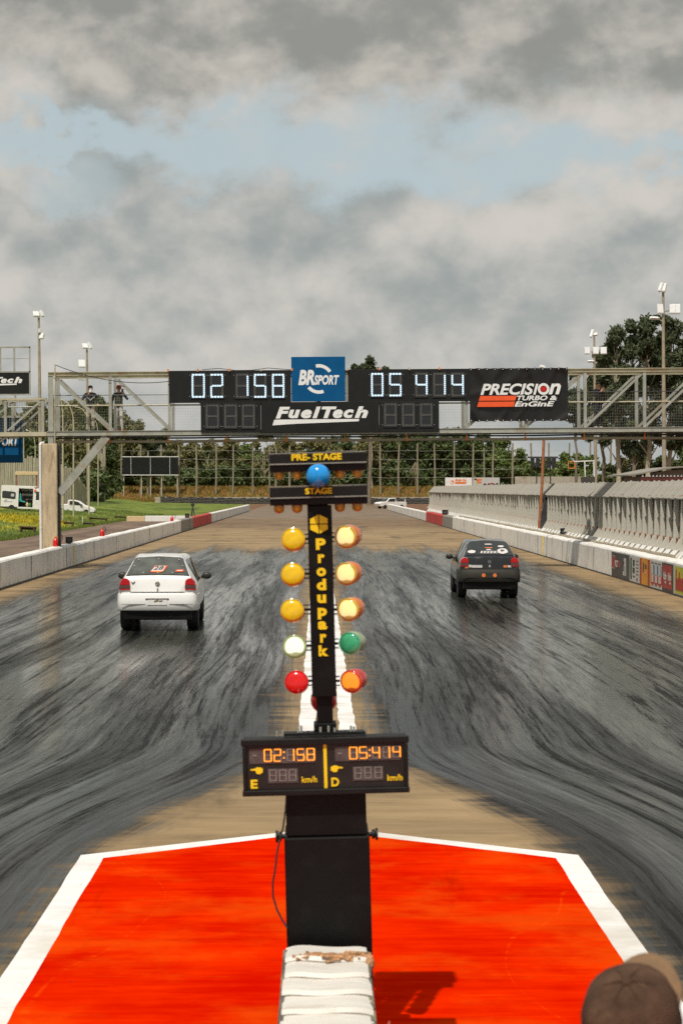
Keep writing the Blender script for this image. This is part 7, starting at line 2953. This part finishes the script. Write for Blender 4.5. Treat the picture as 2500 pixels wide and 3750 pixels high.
def gum_tree(label, px, Y, toppy, wpx, seed, lowpy, lean=0.0, pale=True, group='eucalyptus trees on the right', dens=1.0):
    """eucalyptus: tall bare trunk, ascending limbs, rounded bunches of leaves with sky between"""
    rs = np.random.default_rng(seed)
    x = GX(px, Y)
    h = CAM_H + (VY - toppy) * Y / F
    low = CAM_H + (VY - lowpy) * Y / F
    w = wpx * Y / F
    r = thing('eucalyptus_tree', label, 'tree', (x, Y, -0.1), (0, 0, 0), group)
    mb = MB()
    tp = Vector((lean * h, 0, h * .93))
    tr = limb(mb, (0, 0, 0), tp, 0.0145 * h, 0.004 * h, rs, 0.008, 8)
    clumps = []
    n = int(17 * dens)
    for i in range(n):
        f = (i + .5) / n
        z = low + (h - low) * (f ** 0.85) - 0.04 * h
        t_ = min(0.999, z / h)
        base = tp * min(1, max(0.15, t_ - 0.10))
        spread = w * .5 * (0.55 + 0.45 * math.sin(math.pi * min(1, f * 1.15))) * (1.0 if f < .8 else 0.75)
        a = i * 2.4 + rs.uniform(-.5, .5)
        e = Vector((tp.x * t_ + math.cos(a) * spread * rs.uniform(.55, 1.0), math.sin(a) * spread * .8, z))
        limb(mb, base, e, 0.0045 * h, 0.0014 * h, rs, 0.05)
        k_ = rs.uniform(0.8, 1.25)
        R0 = h * 0.052 * k_
        clumps.append((e, (R0 * 1.05, R0, R0 * .92)))
        for q in range(2):
            e2 = e + Vector((rs.normal(0, 1) * R0 * 1.1, rs.normal(0, 1) * R0, rs.normal(0.2, .7) * R0))
            clumps.append((e2, (R0 * .62, R0 * .62, R0 * .55)))
    clumps.append((tp + Vector((0, 0, h * .02)), (h * .05, h * .05, h * .052)))
    mb.build('trunk', m_paletrunk if pale else m_trunk, r, smooth=True)
    leaf_object(leaf_cloud(clumps, 430, 0.235, rs, droop=0.6, elong=2.4), m_euc, r, 'crown')
    return r


gum_tree('leftmost eucalyptus, leaning over the black banner corner, lower than the rest', 2212, 205, 1310, 120, 11, 1560, lean=-0.02, pale=False)
gum_tree('eucalyptus with a thick pale trunk rising behind the person in black', 2262, 196, 1180, 150, 42, 1640, lean=-0.01)
gum_tree('tallest eucalyptus, with a pale trunk, left of the tallest right mast', 2372, 200, 1142, 190, 13, 1600, lean=-0.012)
gum_tree('eucalyptus crowding behind the tallest right mast', 2455, 206, 1158, 150, 14, 1600, lean=0.005)
gum_tree('eucalyptus cut off by the right photo edge', 2530, 198, 1190, 170, 15, 1600, pale=False)
gum_tree('darker eucalyptus filling the gap behind the pale-trunked ones', 2318, 225, 1215, 170, 16, 1640, pale=False)
gum_tree('slender eucalyptus standing low between the banner and the right mast', 2110, 240, 1415, 70, 17, 1540, pale=False, dens=.6)
gum_tree('lone far treetop poking up above the right time board', 1351, 300, 1312, 34, 48, 1380, pale=False, group=None, dens=.4)

# trees on the left bank behind the gantry
mats_l = [m_leafd, m_leafo, m_leafl]
G_L = 'trees on the bank behind the gantry left end'
for i, (px, top, Y, wpx, mi, bare, ds) in enumerate((
        (20, 1490, 250, 170, 0, 0, 'dark leafy tree behind the blue hanging sign'),
        (118, 1450, 262, 165, 1, 0, 'olive rounded tree behind the tallest left mast'),
        (205, 1432, 270, 160, 1, 0, 'olive tree forming the left summit of the grove behind the gantry'),
        (285, 1440, 265, 150, 1, 0.2, 'yellowish tree behind the street lamp arms'),
        (360, 1452, 258, 150, 0, 0, 'dark tree directly behind the two people on the gantry'),
        (440, 1482, 352, 140, 1, 0, 'olive tree just right of the person with orange shoes'),
        (505, 1528, 354, 130, 0, 0, 'dark tree at the right foot of the left grove'),
        (60, 1600, 232, 150, 0, 0, 'dense dark green tree below the side walkway'),
        (165, 1600, 236, 120, 0, 0, 'dark shrubby tree just left of the concrete pillar top'),
        (255, 1520, 238, 130, 1, 0.75, 'nearly bare grey-brown tree above the palisade'),
        (310, 1600, 232, 110, 1, 0.6, 'half-bare tree beside the steel brace'),
        (385, 1612, 246, 70, 0, 0, 'dark tree behind the cluster of upright logs'))):
    x_ = GX(px, Y)
    g_ = ground_h(x_, Y)
    h = CAM_H + (VY - top) * Y / F - g_
    broad_tree('bank_tree', ds, x_, Y, h, wpx * Y / F, mats_l[mi], 100 + i, bare, G_L, m_twig if bare > .3 else None, low=0.9)

# belt of trees behind the poles
G_C = 'belt of trees behind the wooden poles'
for i, (px, top, wpx, mi, bare, ds) in enumerate((
        (470, 1585, 120, 0, 0, 'dark tree behind the left half of the black panel board'), (560, 1578, 120, 0, 0, 'dark round tree above the black panel board middle'),
        (640, 1605, 110, 1, 0.1, 'olive tree above the right end of the black panel board'), (705, 1620, 100, 1, 0.3, 'thin olive tree right of the black panel board'),
        (770, 1590, 130, 1, 0.85, 'bare branched tree standing against the sky left of the light bars'), (838, 1600, 120, 1, 0.15, 'broad yellowish bush-like tree left of the light bars'),
        (905, 1618, 110, 2, 0.2, 'light green tree left of the light bars'), (965, 1590, 120, 1, 0.85, 'tangled leafless tree just left of the light bars'),
        (1040, 1592, 120, 1, 0.35, 'thin tree behind the left light bar'), (1110, 1585, 120, 1, 0.8, 'leafless pale tree above the blue lamp'),
        (1185, 1590, 110, 1, 0.5, 'half-bare pale tree right of the blue lamp'), (1262, 1578, 120, 0, 0, 'dark bushy tree above the right light bar'),
        (1335, 1572, 110, 1, 0.4, 'pale-trunked tree just right of the light bars'), (1405, 1565, 120, 1, 0.3, 'olive tree with hanging dead fronds'),
        (1478, 1560, 130, 0, 0, 'dark tree left of the hanging dry palm fronds'), (1552, 1556, 140, 2, 0, 'light green tree above the far end of the ribbed fence'),
        (1630, 1556, 140, 0, 0, 'tall dark tree above the orange billboard'), (1702, 1560, 140, 0, 0, 'tall dark tree above the fruit billboard'),
        (1775, 1570, 140, 0, 0, 'dark tree above the right end of the fruit billboard'), (1850, 1592, 130, 2, 0, 'bright green tree at the right end of the dense belt'),
        (1908, 1655, 110, 0, 0, 'low dark tree left of the traffic lights'))):
    Y = 356 + (i * 7) % 16
    x_ = GX(px, Y)
    g_ = ground_h(x_, Y)
    h = CAM_H + (VY - top) * Y / F - g_
    broad_tree('belt_tree', ds, x_, Y, h, wpx * Y / F * 1.1, mats_l[mi], 300 + i, bare, G_C, m_twig if bare > .25 else None, per=290, size=0.40, low=1.0 - 0.55 * bare)
G_R = 'low trees beyond the right fence'
for i, (px, top, Y, wpx, mi, ds) in enumerate(((1985, 1672, 270, 110, 2, 'light green low tree behind the traffic lights'), (2065, 1668, 280, 120, 2, 'feathery light green tree behind the yellow cage'),
                                               (2135, 1662, 275, 110, 2, 'light green tree behind the white pipe frame'), (2215, 1690, 230, 120, 0, 'dark low bush right of the white pipe frame'),
                                               (2290, 1672, 235, 130, 1, 'olive low tree left of the curved roof'), (2365, 1680, 240, 120, 0, 'dark low tree behind the curved roof'),
                                               (2440, 1662, 235, 120, 0, 'dark low tree above the red panels'), (2510, 1640, 232, 130, 0, 'dark low tree at the right photo edge'))):
    x_ = GX(px, Y)
    h = CAM_H + (VY - top) * Y / F
    broad_tree('low_tree', ds, x_, Y, h, wpx * Y / F * 1.15, mats_l[mi], 500 + i, 0, G_R, per=260, size=0.30)
# understorey
rs = np.random.default_rng(77)
cl = []
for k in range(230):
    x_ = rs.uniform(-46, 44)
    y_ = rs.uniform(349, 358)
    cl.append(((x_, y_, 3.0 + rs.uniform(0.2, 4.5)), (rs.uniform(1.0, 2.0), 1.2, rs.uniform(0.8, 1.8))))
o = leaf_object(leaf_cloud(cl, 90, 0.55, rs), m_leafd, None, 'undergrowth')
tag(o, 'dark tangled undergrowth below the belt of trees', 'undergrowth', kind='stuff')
cl = []
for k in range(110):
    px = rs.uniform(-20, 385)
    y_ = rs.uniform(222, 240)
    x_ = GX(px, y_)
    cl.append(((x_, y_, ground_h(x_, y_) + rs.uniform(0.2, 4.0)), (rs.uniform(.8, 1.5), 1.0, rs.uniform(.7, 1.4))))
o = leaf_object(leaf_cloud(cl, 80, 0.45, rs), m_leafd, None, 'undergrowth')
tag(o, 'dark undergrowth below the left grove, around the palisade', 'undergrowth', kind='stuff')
# closed mass of the grove that rises behind the left end of the gantry
cl = []
ctr = [(-30, 1505), (120, 1468), (205, 1448), (285, 1458), (360, 1468), (440, 1502), (510, 1548), (575, 1600)]
for k in range(190):
    px = rs.uniform(-20, 560)
    y_ = rs.uniform(276, 296) if px < 405 else rs.uniform(350, 357)
    tp_ = float(np.interp(px, [q[0] for q in ctr], [q[1] for q in ctr]))
    x_ = GX(px, y_)
    g_ = ground_h(x_, y_)
    zt_ = CAM_H + (VY - tp_) * y_ / F
    f = rs.random() ** 0.7
    cl.append(((x_, y_, g_ + 0.5 + (zt_ - g_ - 2.0) * f), (rs.uniform(1.3, 2.3), 1.5, rs.uniform(1.1, 1.9))))
o = leaf_object(leaf_cloud(cl, 170, 0.42, rs), m_leafo, None, 'grove')
tag(o, 'olive green grove rising as one mass behind the left end of the gantry', 'grove', kind='stuff')
# far wooded horizon
cl = []
for k in range(800):
    x_ = rs.uniform(-120, 160)
    y_ = rs.uniform(395, 440)
    cl.append(((x_, y_, 3.0 + rs.uniform(0.0, 9.0 if x_ < 48 else 2.0)), (rs.uniform(2.5, 4.5), 2.5, rs.uniform(2.0, 3.2))))
o = leaf_object(leaf_cloud(cl, 80, 0.85, rs), m_leafd, None, 'far_wood')
tag(o, 'distant dark wood along the horizon behind everything', 'wood', kind='stuff')
# leaning dead palm fronds, pale trunk at the bank
mb = MB()
pts = None
for k in range(60):
    a = rs.normal(0, 0.5)
    mb.bar((a * .6, rs.normal(0, .2), 8.2 - abs(a)), (a + rs.normal(0, .25), rs.normal(0, .2), 8.2 - rs.uniform(2.0, 5.0)), 0.05, 0.10)
tag(mb.build('dry_fronds', m_twig, loc=(GX(1520, 350), 350, 0.6)), 'hanging bundle of dry palm fronds among the belt trees', 'palm fronds')
mb = MB()
mb.tube([(0, 0, 0), (-0.2, 0, 3), (0.05, 0, 7), (-0.1, 0, 12)], [0.55, 0.36, 0.33, 0.26], 8)
tag(mb.build('bare_trunk', m_paletrunk, smooth=True, loc=(GX(1358, 347), 347, 2.9)), 'thick pale bare trunk just right of the starting tree light bars', 'tree trunk')
